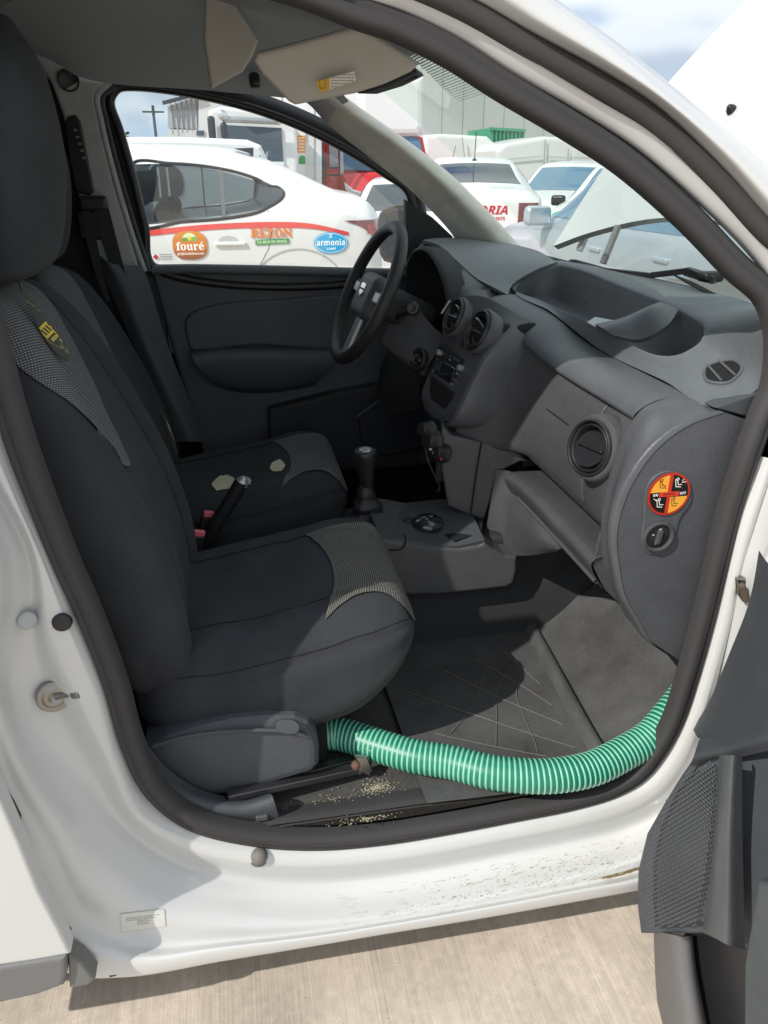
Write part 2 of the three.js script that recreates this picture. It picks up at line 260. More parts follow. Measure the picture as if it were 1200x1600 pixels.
const shutRows = [
  [[-0.3241, 1.27, -0.085], [-0.3148, 1.121, -0.085], [-0.2862, 0.9573, -0.085], [-0.2685, 0.8445, -0.085], [-0.2464, 0.7146, -0.085], [-0.2359, 0.5837, -0.085], [-0.2094, 0.4614, -0.085], [-0.1412, 0.391, -0.085], [-0.0336, 0.332, -0.085], [0.0822, 0.3012, -0.085], [0.2012, 0.2889, -0.085], [0.3241, 0.2894, -0.085], [0.4504, 0.2949, -0.085], [0.58, 0.3023, -0.085], [0.6675, 0.3168, -0.085], [0.7245, 0.3421, -0.085], [0.7637, 0.4009, -0.085], [0.786, 0.4808, -0.085], [0.7986, 0.5776, -0.085], [0.8071, 0.713, -0.085], [0.8086, 0.8281, -0.085], [0.811, 0.8921, -0.085], [0.8279, 1.019, -0.085]],
  [[-0.3268, 1.271, -0.08], [-0.3178, 1.123, -0.08], [-0.2881, 0.96, -0.08], [-0.2728, 0.8459, -0.08], [-0.2539, 0.7158, -0.08], [-0.242, 0.5852, -0.08], [-0.2153, 0.4604, -0.08], [-0.1447, 0.3865, -0.08], [-0.0366, 0.3241, -0.08], [0.0813, 0.2924, -0.08], [0.2002, 0.2799, -0.08], [0.3231, 0.2802, -0.08], [0.4493, 0.2855, -0.08], [0.5788, 0.2927, -0.08], [0.6704, 0.3063, -0.08], [0.7308, 0.3359, -0.08], [0.7696, 0.3965, -0.08], [0.7923, 0.4808, -0.08], [0.8046, 0.5776, -0.08], [0.8111, 0.7143, -0.08], [0.8124, 0.8291, -0.08], [0.8145, 0.8929, -0.08], [0.8312, 1.019, -0.08]],
  [[-0.3433, 1.272, -0.078], [-0.3294, 1.124, -0.078], [-0.2925, 0.9614, -0.078], [-0.2972, 0.8239, -0.078], [-0.2839, 0.7405, -0.078], [-0.2486, 0.5855, -0.078], [-0.2204, 0.4592, -0.078], [-0.1512, 0.375, -0.078], [-0.0398, 0.3113, -0.078], [0.0805, 0.2771, -0.078], [0.1998, 0.2642, -0.078], [0.3231, 0.2642, -0.078], [0.4496, 0.271, -0.078], [0.5795, 0.278, -0.078], [0.6769, 0.2904, -0.078], [0.7427, 0.3225, -0.078], [0.7814, 0.3835, -0.078], [0.803, 0.4732, -0.078], [0.8134, 0.5721, -0.078], [0.8196, 0.7093, -0.078], [0.8192, 0.8245, -0.078], [0.8225, 0.8884, -0.078], [0.8376, 1.015, -0.078]],
  [[-0.3651, 1.268, -0.1], [-0.3519, 1.118, -0.1], [-0.3088, 0.9519, -0.1], [-0.3251, 0.7952, -0.1], [-0.3183, 0.7005, -0.1], [-0.2835, 0.5547, -0.1], [-0.2461, 0.4217, -0.1], [-0.1685, 0.3225, -0.1], [-0.0477, 0.2528, -0.1], [0.081, 0.2139, -0.1], [0.2041, 0.2016, -0.1], [0.3313, 0.2011, -0.1], [0.462, 0.2075, -0.1], [0.5961, 0.2142, -0.1], [0.7049, 0.2286, -0.1], [0.7835, 0.2649, -0.1], [0.8246, 0.3363, -0.1], [0.8405, 0.4381, -0.1], [0.8465, 0.5407, -0.1], [0.8517, 0.6848, -0.1], [0.8521, 0.8032, -0.1], [0.8573, 0.8699, -0.1], [0.871, 1, -0.1]],
  [[-0.3843, 1.274, -0.075], [-0.366, 1.128, -0.075], [-0.3209, 0.9657, -0.075], [-0.3633, 0.7562, -0.075], [-0.3532, 0.6525, -0.075], [-0.3061, 0.5242, -0.075], [-0.2614, 0.4188, -0.075], [-0.1816, 0.3115, -0.075], [-0.0554, 0.2379, -0.075], [0.0775, 0.1986, -0.075], [0.1992, 0.1856, -0.075], [0.325, 0.1861, -0.075], [0.4542, 0.1919, -0.075], [0.5867, 0.1997, -0.075], [0.7022, 0.2154, -0.075], [0.7871, 0.2584, -0.075], [0.8278, 0.3425, -0.075], [0.8387, 0.4439, -0.075], [0.8422, 0.5484, -0.075], [0.8431, 0.6949, -0.075], [0.8431, 0.8112, -0.075], [0.8527, 0.8775, -0.075], [0.8636, 1.003, -0.075]],
  [[-0.3939, 1.282, -0.03], [-0.3783, 1.144, -0.03], [-0.3284, 0.9891, -0.03], [-0.367, 0.7895, -0.03], [-0.362, 0.6558, -0.03], [-0.326, 0.5095, -0.03], [-0.2902, 0.3758, -0.03], [-0.2091, 0.289, -0.03], [-0.0744, 0.2259, -0.03], [0.0721, 0.1932, -0.03], [0.1905, 0.1845, -0.03], [0.3128, 0.1842, -0.03], [0.4383, 0.1907, -0.03], [0.5669, 0.1993, -0.03], [0.6871, 0.2157, -0.03], [0.7752, 0.2565, -0.03], [0.814, 0.3554, -0.03], [0.8209, 0.47, -0.03], [0.8211, 0.5716, -0.03], [0.8199, 0.72, -0.03], [0.8195, 0.8319, -0.03], [0.8284, 0.8957, -0.03], [0.8384, 1.017, -0.03]],
  [[-0.3972, 1.284, -0.022], [-0.3856, 1.147, -0.022], [-0.3363, 0.9939, -0.022], [-0.3769, 0.7967, -0.022], [-0.3804, 0.6419, -0.022], [-0.3498, 0.4823, -0.022], [-0.3178, 0.3174, -0.022], [-0.237, 0.2285, -0.022], [-0.0879, 0.197, -0.022], [0.0707, 0.1802, -0.022], [0.1889, 0.1763, -0.022], [0.3109, 0.1756, -0.022], [0.4363, 0.1785, -0.022], [0.5652, 0.1832, -0.022], [0.6913, 0.1946, -0.022], [0.782, 0.2213, -0.022], [0.8219, 0.3296, -0.022], [0.8253, 0.4612, -0.022], [0.8278, 0.5627, -0.022], [0.8246, 0.7181, -0.022], [0.8237, 0.8298, -0.022], [0.83, 0.8937, -0.022], [0.8436, 1.016, -0.022]],
  [[-0.396, 1.289, 0.004], [-0.3854, 1.156, 0.004], [-0.3347, 1.007, 0.004], [-0.3778, 0.8157, 0.004], [-0.3887, 0.6431, 0.004], [-0.3631, 0.473, 0.004], [-0.3325, 0.2935, 0.004], [-0.2503, 0.2284, 0.004], [-0.0954, 0.2168, 0.004], [0.0685, 0.2044, 0.004], [0.1839, 0.2021, 0.004], [0.3029, 0.2013, 0.004], [0.4254, 0.2023, 0.004], [0.5514, 0.205, 0.004], [0.6813, 0.206, 0.004], [0.7755, 0.2174, 0.004], [0.8145, 0.3249, 0.004], [0.8168, 0.4707, 0.004], [0.8188, 0.5706, 0.004], [0.8136, 0.73, 0.004], [0.8124, 0.8394, 0.004], [0.8183, 0.9019, 0.004], [0.831, 1.023, 0.004]],
  [[-0.404, 1.288, 0], [-0.3938, 1.155, 0], [-0.3479, 1.006, 0], [-0.395, 0.8152, 0], [-0.41, 0.6191, 0], [-0.3938, 0.4202, 0], [-0.3555, 0.2159, 0], [-0.2664, 0.1801, 0], [-0.103, 0.1773, 0], [0.0679, 0.1744, 0], [0.1847, 0.1733, 0], [0.305, 0.1705, 0], [0.4291, 0.1693, 0], [0.5569, 0.1698, 0], [0.694, 0.1709, 0], [0.7965, 0.1738, 0], [0.8368, 0.292, 0], [0.8367, 0.4488, 0], [0.8357, 0.5507, 0], [0.8308, 0.7189, 0], [0.8267, 0.8297, 0], [0.8342, 0.895, 0], [0.8464, 1.017, 0]],
];
shutRows.unshift(shutRows[0].map(([x, y, z]) => [lerp(x, 0.25, 0.035), lerp(y, 0.95, 0.035), z - 0.03]));
shutRows.push(shutRows.at(-1).map((p) => [p[0], p[1] - 0.006, p[2] - 0.02]), shutRows.at(-1).map((p) => [p[0], p[1] - 0.01, p[2] - 0.16]));
{
  const g = loft(shutRows, 220, 66), n = 221, rows = 67, uv = g.attributes.uv;
  for (let r = 0; r < rows; r++) for (let c = 0; c < n; c++) uv.setXY(r * n + c, c / (n - 1), 1 - r / (rows - 1));
  const ub = g.attributes.uv; for (let r = 0; r < rows; r++) for (let c = 0; c < n; c++) ub.setY(r * n + c, Math.min(1, 1 - (r - 6) / 60));
  M('body_panel', g, phy({ color: C(0.60, 0.605, 0.595), map: sillTex, roughness: 0.36, clearcoat: 0.7, clearcoatRoughness: 0.1 }), van);
}
// roof rail and windscreen pillar, from the rubber outwards
const railM = [[0.8479, 1.094, -0.0957], [0.8635, 1.171, -0.1142], [0.8373, 1.267, -0.1371], [0.7915, 1.321, -0.1501], [0.6998, 1.397, -0.1683], [0.5958, 1.471, -0.186], [0.514, 1.515, -0.1965], [0.404, 1.567, -0.2092], [0.3296, 1.606, -0.2184], [0.2568, 1.633, -0.225], [0.2043, 1.646, -0.228], [0.1217, 1.672, -0.2342], [-0.0122, 1.695, -0.2397], [-0.1638, 1.692, -0.239], [-0.2706, 1.651, -0.2291], [-0.338, 1.553, -0.2058], [-0.3616, 1.419, -0.1735], [-0.3464, 1.269, -0.1375], [-0.3216, 1.124, -0.1028]];
const railN = [[0.8781, 1.098, -0.0766], [0.8984, 1.179, -0.096], [0.8516, 1.292, -0.1231], [0.7948, 1.337, -0.134], [0.7021, 1.416, -0.1528], [0.5975, 1.492, -0.171], [0.517, 1.532, -0.1807], [0.408, 1.585, -0.1935], [0.3348, 1.621, -0.2021], [0.2673, 1.645, -0.2078], [0.2157, 1.659, -0.2111], [0.1286, 1.684, -0.2171], [-0.0068, 1.706, -0.2223], [-0.1627, 1.702, -0.2214], [-0.2787, 1.654, -0.2101], [-0.349, 1.555, -0.1861], [-0.3731, 1.419, -0.1537], [-0.3587, 1.272, -0.1184], [-0.3354, 1.123, -0.0825]];
const railG = [[0.8986, 1.092, -0.06], [0.9229, 1.214, -0.0894], [0.8571, 1.33, -0.1171], [0.798, 1.37, -0.1268], [0.7115, 1.446, -0.1452], [0.6099, 1.523, -0.1635], [0.5284, 1.566, -0.1739], [0.4188, 1.613, -0.1852], [0.3448, 1.647, -0.1934], [0.2774, 1.672, -0.1994], [0.2281, 1.685, -0.2023], [0.1366, 1.708, -0.208], [-0.0005, 1.729, -0.2129], [-0.1613, 1.721, -0.211], [-0.2937, 1.664, -0.1973], [-0.3745, 1.556, -0.1714], [-0.3959, 1.42, -0.1388], [-0.3864, 1.276, -0.1042], [-0.365, 1.122, -0.0672]];
const railQ = [[0.9124, 1.089, -0.0342], [0.9338, 1.232, -0.0687], [0.8492, 1.347, -0.0963], [0.7849, 1.391, -0.1067], [0.7026, 1.459, -0.1231], [0.6034, 1.528, -0.1398], [0.5254, 1.571, -0.1502], [0.4181, 1.622, -0.1624], [0.3542, 1.658, -0.1708], [0.2881, 1.685, -0.1773], [0.2358, 1.698, -0.1804], [0.1425, 1.723, -0.1865], [0.0013, 1.742, -0.1911], [-0.159, 1.732, -0.1887], [-0.2991, 1.667, -0.173], [-0.382, 1.556, -0.1465], [-0.4051, 1.421, -0.114], [-0.3985, 1.281, -0.0804], [-0.3754, 1.126, -0.0433]];
const railO = [[0.956, 1.073, -0.0406], [0.9801, 1.247, -0.0823], [0.8657, 1.375, -0.1129], [0.8023, 1.411, -0.1217], [0.7176, 1.47, -0.1359], [0.6174, 1.535, -0.1515], [0.5412, 1.582, -0.1627], [0.4468, 1.635, -0.1754], [0.3792, 1.678, -0.1856], [0.3123, 1.708, -0.1929], [0.2552, 1.723, -0.1965], [0.1532, 1.751, -0.2033], [0.0036, 1.77, -0.2079], [-0.1616, 1.754, -0.2039], [-0.3139, 1.677, -0.1856], [-0.4049, 1.56, -0.1575], [-0.4278, 1.421, -0.124], [-0.4232, 1.28, -0.0901], [-0.3977, 1.121, -0.052]];
M('windscreen_pillar', loft([railG.map((p) => [p[0], p[1], p[2] - 0.03]), railG, railQ, railO, railO.map((p) => [p[0] + 0.012, p[1] + 0.016, p[2] - 0.03]), railO.map((p) => [p[0] + 0.03, p[1] + 0.03, p[2] - 0.10])], 150, 24), mat.paint, van);
M('door_flange', loft([railM.map((p) => [p[0], p[1], p[2] - 0.02]), railM, railN, railN.map((p) => [p[0], p[1], p[2] + 0.004])], 150, 10), mat.paint, van);
M('pillar_seal', band(railN.map((p, i) => V(p).lerp(V(railG[i]), 0.52).add(new THREE.Vector3(0, 0, -0.004)).toArray()), [[-0.017, -0.012], [-0.016, 0.002], [-0.009, 0.009], [0, 0.011], [0.009, 0.008], [0.015, -0.002], [0.02, -0.012], [0.024, -0.03]], 150), mat.rubber, van);

// door seal all round the opening
const sealLoop = [
  ...[[-0.2938, 1.153, -0.088], [-0.2646, 0.9476, -0.088], [-0.2444, 0.8485, -0.088], [-0.2238, 0.7175, -0.088], [-0.2127, 0.5903, -0.088], [-0.1891, 0.4941, -0.088], [-0.1325, 0.4143, -0.088], [-0.0296, 0.3558, -0.088], [0.0833, 0.3231, -0.088], [0.2018, 0.3114, -0.088], [0.3242, 0.3122, -0.088], [0.4498, 0.3181, -0.088], [0.5788, 0.3257, -0.088], [0.6589, 0.3416, -0.088], [0.7082, 0.3714, -0.088], [0.7402, 0.4243, -0.088], [0.7631, 0.494, -0.088], [0.7752, 0.5888, -0.088], [0.7854, 0.7191, -0.088], [0.7894, 0.8309, -0.088], [0.7945, 0.9355, -0.088]],
  ...[[0.8039, 1.024, -0.085], [0.8212, 1.084, -0.0932], [0.8391, 1.126, -0.1033], [0.8449, 1.18, -0.1162], [0.8374, 1.23, -0.1281], [0.8163, 1.268, -0.1372], [0.7674, 1.305, -0.1463], [0.6828, 1.378, -0.1637], [0.5812, 1.453, -0.1818], [0.5006, 1.498, -0.1924], [0.3927, 1.552, -0.2054], [0.3203, 1.591, -0.2149], [0.2493, 1.62, -0.2217], [0.1969, 1.634, -0.2251], [0.1167, 1.659, -0.2311], [-0.0172, 1.682, -0.2367], [-0.1617, 1.678, -0.2358], [-0.2648, 1.641, -0.2268], [-0.3134, 1.55, -0.2051], [-0.322, 1.419, -0.1735], [-0.3139, 1.283, -0.141]],
];
const sealProf = [[-0.021, -0.02], [-0.021, -0.004], [-0.016, 0.006], [-0.008, 0.009], [0.001, 0.006], [0.004, 0.001], [0.007, 0.003], [0.014, 0.002], [0.016, -0.004], [0.016, -0.02]];
M('door_seal', band(sealLoop, sealProf, 260, true), mat.seal, van);
// inner edge of the opening: trim lip behind the seal
const lipLoop = sealLoop.map((p) => [p[0], p[1], p[2] - 0.024]);
M('trim_lip', band(lipLoop, [[0.012, 0.012], [0.018, 0.014], [0.022, 0.010], [0.024, 0.0], [0.020, -0.04]], 260, true), mat.blackMatt, van);

// closed shell: roof, floor pan, far side, rear bulkhead, engine bulkhead
M('roof', loft([[[-2.6, 1.70, -0.18], [-1, 1.72, -0.18], [0.1, 1.72, -0.18], [0.34, 1.685, -0.20], [0.40, 1.655, -0.22]], [[-2.6, 1.80, -0.4], [-1, 1.82, -0.4], [0.1, 1.80, -0.4], [0.36, 1.735, -0.4], [0.43, 1.69, -0.4]], [[-2.6, 1.83, -0.77], [-1, 1.84, -0.77], [0.1, 1.81, -0.77], [0.38, 1.75, -0.77], [0.45, 1.70, -0.77]], [[-2.6, 1.80, -1.15], [-1, 1.82, -1.15], [0.1, 1.80, -1.15], [0.36, 1.735, -1.15], [0.43, 1.69, -1.15]], [[-2.6, 1.70, -1.38], [-1, 1.72, -1.38], [0.1, 1.72, -1.38], [0.34, 1.685, -1.36], [0.40, 1.655, -1.34]]], 40, 24, { th: 0.01 }), mat.paint, van);
M('rear_side_panel', rbox(2.1, 1.5, 0.04, 0.01).translate(-1.62, 1.0, -0.06), mat.paint, van);
M('roof_rail', loft([railO.slice(8).map((p) => [p[0] + 0.01, p[1] + 0.012, p[2] - 0.03]), railO.slice(8).map((p) => [p[0] * 0.96, p[1] + 0.06, p[2] - 0.10]), railO.slice(8).map((p) => [p[0] * 0.92, Math.min(1.79, p[1] + 0.12), p[2] - 0.22])], 60, 8, { th: 0.008 }), mat.paint, van);
M('bulkhead', rbox(0.03, 1.4, 1.34, 0.01).translate(-0.66, 1.05, -0.77), mat.blackMatt, van);
M('far_side_panel', [rbox(2.2, 1.40, 0.05, 0.01).translate(-1.52, 1.02, -1.50), rbox(3.3, 0.80, 0.05, 0.01).translate(0.5, 0.70, -1.56), rbox(2.7, 0.1, 0.07, 0.02).translate(-1.25, 1.70, -1.45)], mat.paint, van);
M('front_firewall', rbox(0.03, 0.95, 1.40, 0.01).translate(1.08, 0.70, -0.77), mat.void, van);
M('floor_pan', rbox(3.6, 0.04, 1.38, 0.01).translate(-0.75, 0.315, -0.87), mat.void, van);
M('front_wing', loft([[[0.95, 1.14, -0.06], [1.4, 1.08, -0.06], [1.9, 0.98, -0.08]], [[0.95, 0.8, 0.0], [1.4, 0.8, 0.02], [1.95, 0.75, -0.02]], [[0.95, 0.3, -0.01], [1.1, 0.3, 0], [1.95, 0.3, -0.04]]], 12, 12, { th: 0.01 }), mat.paint, van);

// sliding door front edge with its grey cladding at lower left
{
  const d = G('sliding_door', van);
  M('skin', plate([...[[-0.3667, 0.6472, 0.05], [-0.357, 0.5634, 0.05], [-0.3481, 0.4647, 0.05], [-0.3344, 0.3829, 0.05], [-0.3255, 0.3213, 0.05], [-0.373, 0.3205, 0.05], [-0.4287, 0.3221, 0.05], [-0.6258, 0.3237, 0.05]], [-1.5, 0.5, 0.05], [-1.5, 1.55, 0.05], [-0.42, 1.55, 0.05], [-0.385, 1.3, 0.05], [-0.375, 1.0, 0.05], [-0.385, 0.75, 0.05]], [0, 0, 1], 0.03, { bevel: 0.005 }), mat.paint, d);
  M('cladding', [plate([[-0.331, 0.3236, 0.055], [-0.3349, 0.2873, 0.055], [-0.3444, 0.2579, 0.055], [-0.3849, 0.2462, 0.055], [-0.4426, 0.2427, 0.055], [-0.6437, 0.2454, 0.055], [-0.6237, 0.3245, 0.055], [-0.4271, 0.3242, 0.055], [-0.3714, 0.324, 0.055]], [0, 0, 1], 0.05, { bevel: 0.008 })], std({ color: C(0.16, 0.16, 0.16), roughness: 0.5, bumpMap: grainTex, bumpScale: 0.0004 }), d);
  M('cladding_end', plate([[-0.3317, 0.3117, 0.045], [-0.314, 0.289, 0.045], [-0.2998, 0.2467, 0.045], [-0.3124, 0.2346, 0.045], [-0.342, 0.235, 0.045]], [0, 0, 1], 0.03, { bevel: 0.006 }), std({ color: C(0.16, 0.16, 0.15), roughness: 0.55 }), d);
  M('edge_buffer', plate([[-0.3808, 0.6165, 0.008], [-0.3727, 0.5854, 0.008], [-0.3682, 0.5569, 0.008], [-0.3719, 0.541, 0.008], [-0.3824, 0.5521, 0.008], [-0.385, 0.5853, 0.008]], [0, 0, 1], 0.02, { bevel: 0.004 }), mat.black, d);
}
// striker, plugs, buffer, rating label, hinge on the shut faces
{
  const s = G('door_striker', van), p = [-0.3123, 0.7078, -0.094], n = [0.35, 0.1, 1];
  M('striker_plate', lathe([[0, 0.004], [0.006, 0.004], [0.008, 0.007], [0.014, 0.008], [0.017, 0.005], [0.021, 0.004], [0.024, 0.006], [0.026, 0.003], [0.026, -0.006]], p, n, 40), mat.steel, s);
  M('striker_pin', lathe([[0.007, 0], [0.006, 0.008], [0.0055, 0.026], [0.009, 0.028], [0.0095, 0.038], [0.008, 0.041], [0, 0.041]], V(p).add(new THREE.Vector3(0.004, 0, 0)).toArray(), [1, 0.22, 0.28], 20), mat.steel, s);
  M('body_plug', lathe([[0, 0.004], [0.010, 0.004], [0.0135, 0.002], [0.0145, -0.003]], [-0.2748, 0.8454, -0.076], [0.1, 0, 1], 28), mat.black, van);
  M('body_plug', lathe([[0, 0.003], [0.011, 0.003], [0.0135, 0.001], [0.014, -0.003]], [-0.3228, 0.8495, -0.084], [0.4, 0, 1], 28), std({ color: C(0.40, 0.42, 0.43), roughness: 0.5 }), van);
  M('rubber_buffer', lathe([[0.018, -0.01], [0.019, 0.002], [0.014, 0.006], [0.013, 0.011], [0.015, 0.014], [0.010, 0.021], [0.004, 0.024], [0, 0.024]], [-0.0276, 0.3181, -0.088], [0.1, 0.55, 0.6], 28), std({ color: C(0.16, 0.15, 0.14), roughness: 0.7 }), van);
  const lab = canvasTex(512, 256, (x, w, h) => {
    x.fillStyle = '#d2d2cb'; x.fillRect(0, 0, w, h); x.strokeStyle = '#999'; x.lineWidth = 4; x.strokeRect(6, 6, w - 12, h - 12);
    x.strokeStyle = '#55555a'; const r = mulberry(3);
    [[70, 380], [88, 300], [106, 340], [124, 120], [142, 150], [160, 110], [178, 140]].forEach(([y, l], k) => { x.lineWidth = 7; let a = (k < 3 ? 70 : 190); const e = a + l; while (a < e) { const q = 6 + 16 * r(); x.beginPath(); x.moveTo(a, y - (k < 3 ? 0 : 0)); x.lineTo(Math.min(e, a + q), y); x.stroke(); a += q + 5; } });
  });
  const q = [[-0.2635, 0.2974, -0.03], [-0.1908, 0.2923, -0.03], [-0.1935, 0.2489, -0.03], [-0.2673, 0.253, -0.03]], bp = van.children.find((m) => m.name === 'body_panel'), rc = new THREE.Raycaster(), rows = [];
  bp.material.side = THREE.DoubleSide;
  for (let j = 0; j <= 6; j++) { const r = []; for (let i = 0; i <= 10; i++) { const p = quad(q, i / 10, j / 6), dr = p.clone().sub(new THREE.Vector3(0, 1.45, 0.95)).normalize(); rc.set(p.clone().addScaledVector(dr, -0.3), dr); const k = rc.intersectObject(bp, false)[0]; r.push((k ? k.point : p).clone().addScaledVector(dr, -0.0015)); } rows.push(r); }
  bp.material.side = THREE.FrontSide;
  const lg = gridGeo(rows), lu = lg.attributes.uv; for (let j = 0; j <= 6; j++) for (let i = 0; i <= 10; i++) lu.setXY(j * 11 + i, i / 10, 1 - j / 6);
  M('rating_label', lg, print(lab), van);
  const hg = G('door_hinge', van);
  M('hinge_leaf', plate([[0.8063, 0.8044, -0.065], [0.8253, 0.8061, -0.065], [0.8413, 0.7881, -0.065], [0.8456, 0.7571, -0.065], [0.831, 0.7562, -0.065], [0.8134, 0.776, -0.065]], [-0.5, 0, 1], 0.012, { bevel: 0.004 }), mat.steel, hg);
  M('hinge_pin', bar([0.8052, 0.8079, -0.05], [0.8226, 0.7711, -0.05], 0.012, 0.012, 0.005), std({ color: C(0.10, 0.07, 0.05), roughness: 0.8 }), hg);
  const chip = std({ color: C(0.035, 0.035, 0.035), roughness: 0.8 });
  M('paint_chip', [plate([[-0.292, 0.2033, 0.0045], [-0.283, 0.2089, 0.0045], [-0.2754, 0.2036, 0.0045], [-0.2787, 0.1948, 0.0045], [-0.2891, 0.1944, 0.0045]], [0, 0.2, 1], 0.004, { bevel: 0 }), plate([[-0.2725, 0.2093, 0.0045], [-0.2639, 0.2118, 0.0045], [-0.2582, 0.2071, 0.0045], [-0.2613, 0.1998, 0.0045], [-0.2708, 0.1991, 0.0045]], [0, 0.2, 1], 0.004, { bevel: 0 })], chip, van);
}

// bonnet raised on its hinges, outer face towards the cabin
{
  const b = G('bonnet', van);
  const L = [[0.985, 1.222, -1.40], [1.10, 1.405, -1.40], [1.25, 1.62, -1.39], [1.47, 1.86, -1.36], [1.62, 2.0, -1.32]];
  const rows = [0, 0.12, 0.35, 0.65, 0.88, 1].map((k) => L.map((p, i) => { const a = 4 * k * (1 - k); return [p[0] + a * (0.10 - 0.02 * i), p[1] + a * (0.115 - 0.02 * i), lerp(p[2], -1.54 - p[2], k)]; }));
  M('bonnet_skin', loft(rows, 30, 30, { th: 0.02 }), mat.paint, b);
  M('hinge', bar([1.039, 1.213, -1.33], [1.06, 1.267, -1.33], 0.03, 0.012), mat.silver, b);
  M('hinge', bar([1.02, 1.12, -0.20], [1.02, 1.24, -0.16], 0.03, 0.012), mat.silver, b);
  M('prop_rod', bar([1.017, 1.2, -1.12], [1.05, 1.299, -1.12], 0.022, 0.012), std({ color: C(0.2, 0.2, 0.2), roughness: 0.5 }), b);
  M('washer_nozzle', lathe([[0, 0.02], [0.006, 0.018], [0.012, 0.008], [0.013, 0], [0.013, -0.01]], [1.222, 1.567, -0.945], [-0.75, 0.55, 0.3], 20), mat.black, b);
}
// glass
M('windscreen', loft([[[0.40, 1.65, -0.23], [0.45, 1.69, -0.5], [0.47, 1.70, -0.77], [0.45, 1.69, -1.05], [0.40, 1.65, -1.31]], [[0.72, 1.42, -0.18], [0.78, 1.45, -0.45], [0.80, 1.455, -0.77], [0.78, 1.45, -1.1], [0.72, 1.42, -1.36]], [[0.98, 1.19, -0.15], [1.05, 1.19, -0.42], [1.07, 1.19, -0.77], [1.05, 1.19, -1.12], [0.98, 1.19, -1.39]]], 30, 20), mat.greenGlass, van);
{
  const dots = canvasTex(1024, 512, (x, w, h) => { x.fillStyle = '#000'; x.fillRect(0, 0, w, h); x.fillStyle = '#fff'; for (let j = 0; j < 24; j++) for (let i = 0; i < 100; i++) { x.beginPath(); x.arc(5 + (i + (j & 1) / 2) * 10.2, 10 + j * 20.5, 6.0 - 0.12 * j, 0, 7); x.fill(); } });
  dots.wrapS = dots.wrapT = THREE.ClampToEdgeWrapping;
  const g = loft([[[0.395, 1.645, -0.30], [0.44, 1.683, -0.5], [0.46, 1.692, -0.77], [0.44, 1.683, -1.05]], [[0.53, 1.548, -0.30], [0.575, 1.580, -0.5], [0.60, 1.590, -0.77], [0.575, 1.580, -1.05]]], 20, 4);
  const uv = g.attributes.uv; for (let r = 0; r < 5; r++) for (let c = 0; c < 21; c++) uv.setXY(r * 21 + c, c / 20, 1 - r / 4);
  M('frit_band', g, std({ color: C(0.03, 0.03, 0.03), roughness: 0.6, alphaMap: dots, transparent: true }), van);
}
// far windscreen pillar trim, headliner, visors
M('pillar_trim', loft([[[0.2442, 1.606, -1.415], [0.321, 1.537, -1.415], [0.4284, 1.46, -1.415], [0.5409, 1.379, -1.415], [0.66, 1.267, -1.415], [0.7, 1.212, -1.415]], [[0.2639, 1.616, -1.37], [0.3451, 1.556, -1.37], [0.4582, 1.487, -1.37], [0.5768, 1.405, -1.37], [0.695, 1.294, -1.37], [0.7726, 1.204, -1.37]], [[0.2877, 1.62, -1.34], [0.3685, 1.567, -1.34], [0.4808, 1.499, -1.34], [0.5968, 1.415, -1.34], [0.7119, 1.317, -1.34], [0.8218, 1.209, -1.34]], [[0.3244, 1.622, -1.36], [0.4032, 1.571, -1.36], [0.5211, 1.5, -1.36], [0.6375, 1.418, -1.36], [0.7588, 1.317, -1.36], [0.869, 1.21, -1.36]], [[0.3364, 1.629, -1.42], [0.4209, 1.576, -1.42], [0.5402, 1.504, -1.42], [0.6616, 1.421, -1.42], [0.7843, 1.317, -1.42], [0.9018, 1.206, -1.42]]], 40, 16), mat.beige, van);
M('pillar_cap', loft([[[0.1046, 1.649, -1.41], [0.1788, 1.617, -1.41], [0.2435, 1.603, -1.41], [0.3011, 1.548, -1.41]], [[0.1198, 1.66, -1.36], [0.1961, 1.632, -1.36], [0.2596, 1.621, -1.36], [0.313, 1.582, -1.36]], [[0.1435, 1.672, -1.33], [0.2244, 1.653, -1.33], [0.3072, 1.64, -1.33], [0.3486, 1.602, -1.33]]], 16, 8), mat.greyTrim, van);
M('headliner', loft([
  [[-0.64, 1.64, -0.24], [-0.4, 1.64, -0.24], [-0.1, 1.65, -0.24], [0.15, 1.645, -0.24], [0.36, 1.63, -0.24]],
  [[-0.64, 1.73, -0.32], [-0.4, 1.735, -0.32], [-0.1, 1.735, -0.32], [0.15, 1.69, -0.32], [0.39, 1.645, -0.32]],
  [[-0.64, 1.775, -0.77], [-0.4, 1.785, -0.77], [-0.1, 1.78, -0.77], [0.17, 1.715, -0.77], [0.42, 1.665, -0.77]],
  [[-0.64, 1.745, -1.22], [-0.4, 1.755, -1.22], [-0.1, 1.75, -1.22], [0.15, 1.71, -1.22], [0.39, 1.645, -1.22]],
  [[-0.556, 1.727, -1.37], [-0.3962, 1.688, -1.37], [-0.3179, 1.647, -1.37], [-0.0053, 1.624, -1.37], [0.2431, 1.606, -1.37]]], 24, 24), mat.headliner, van);
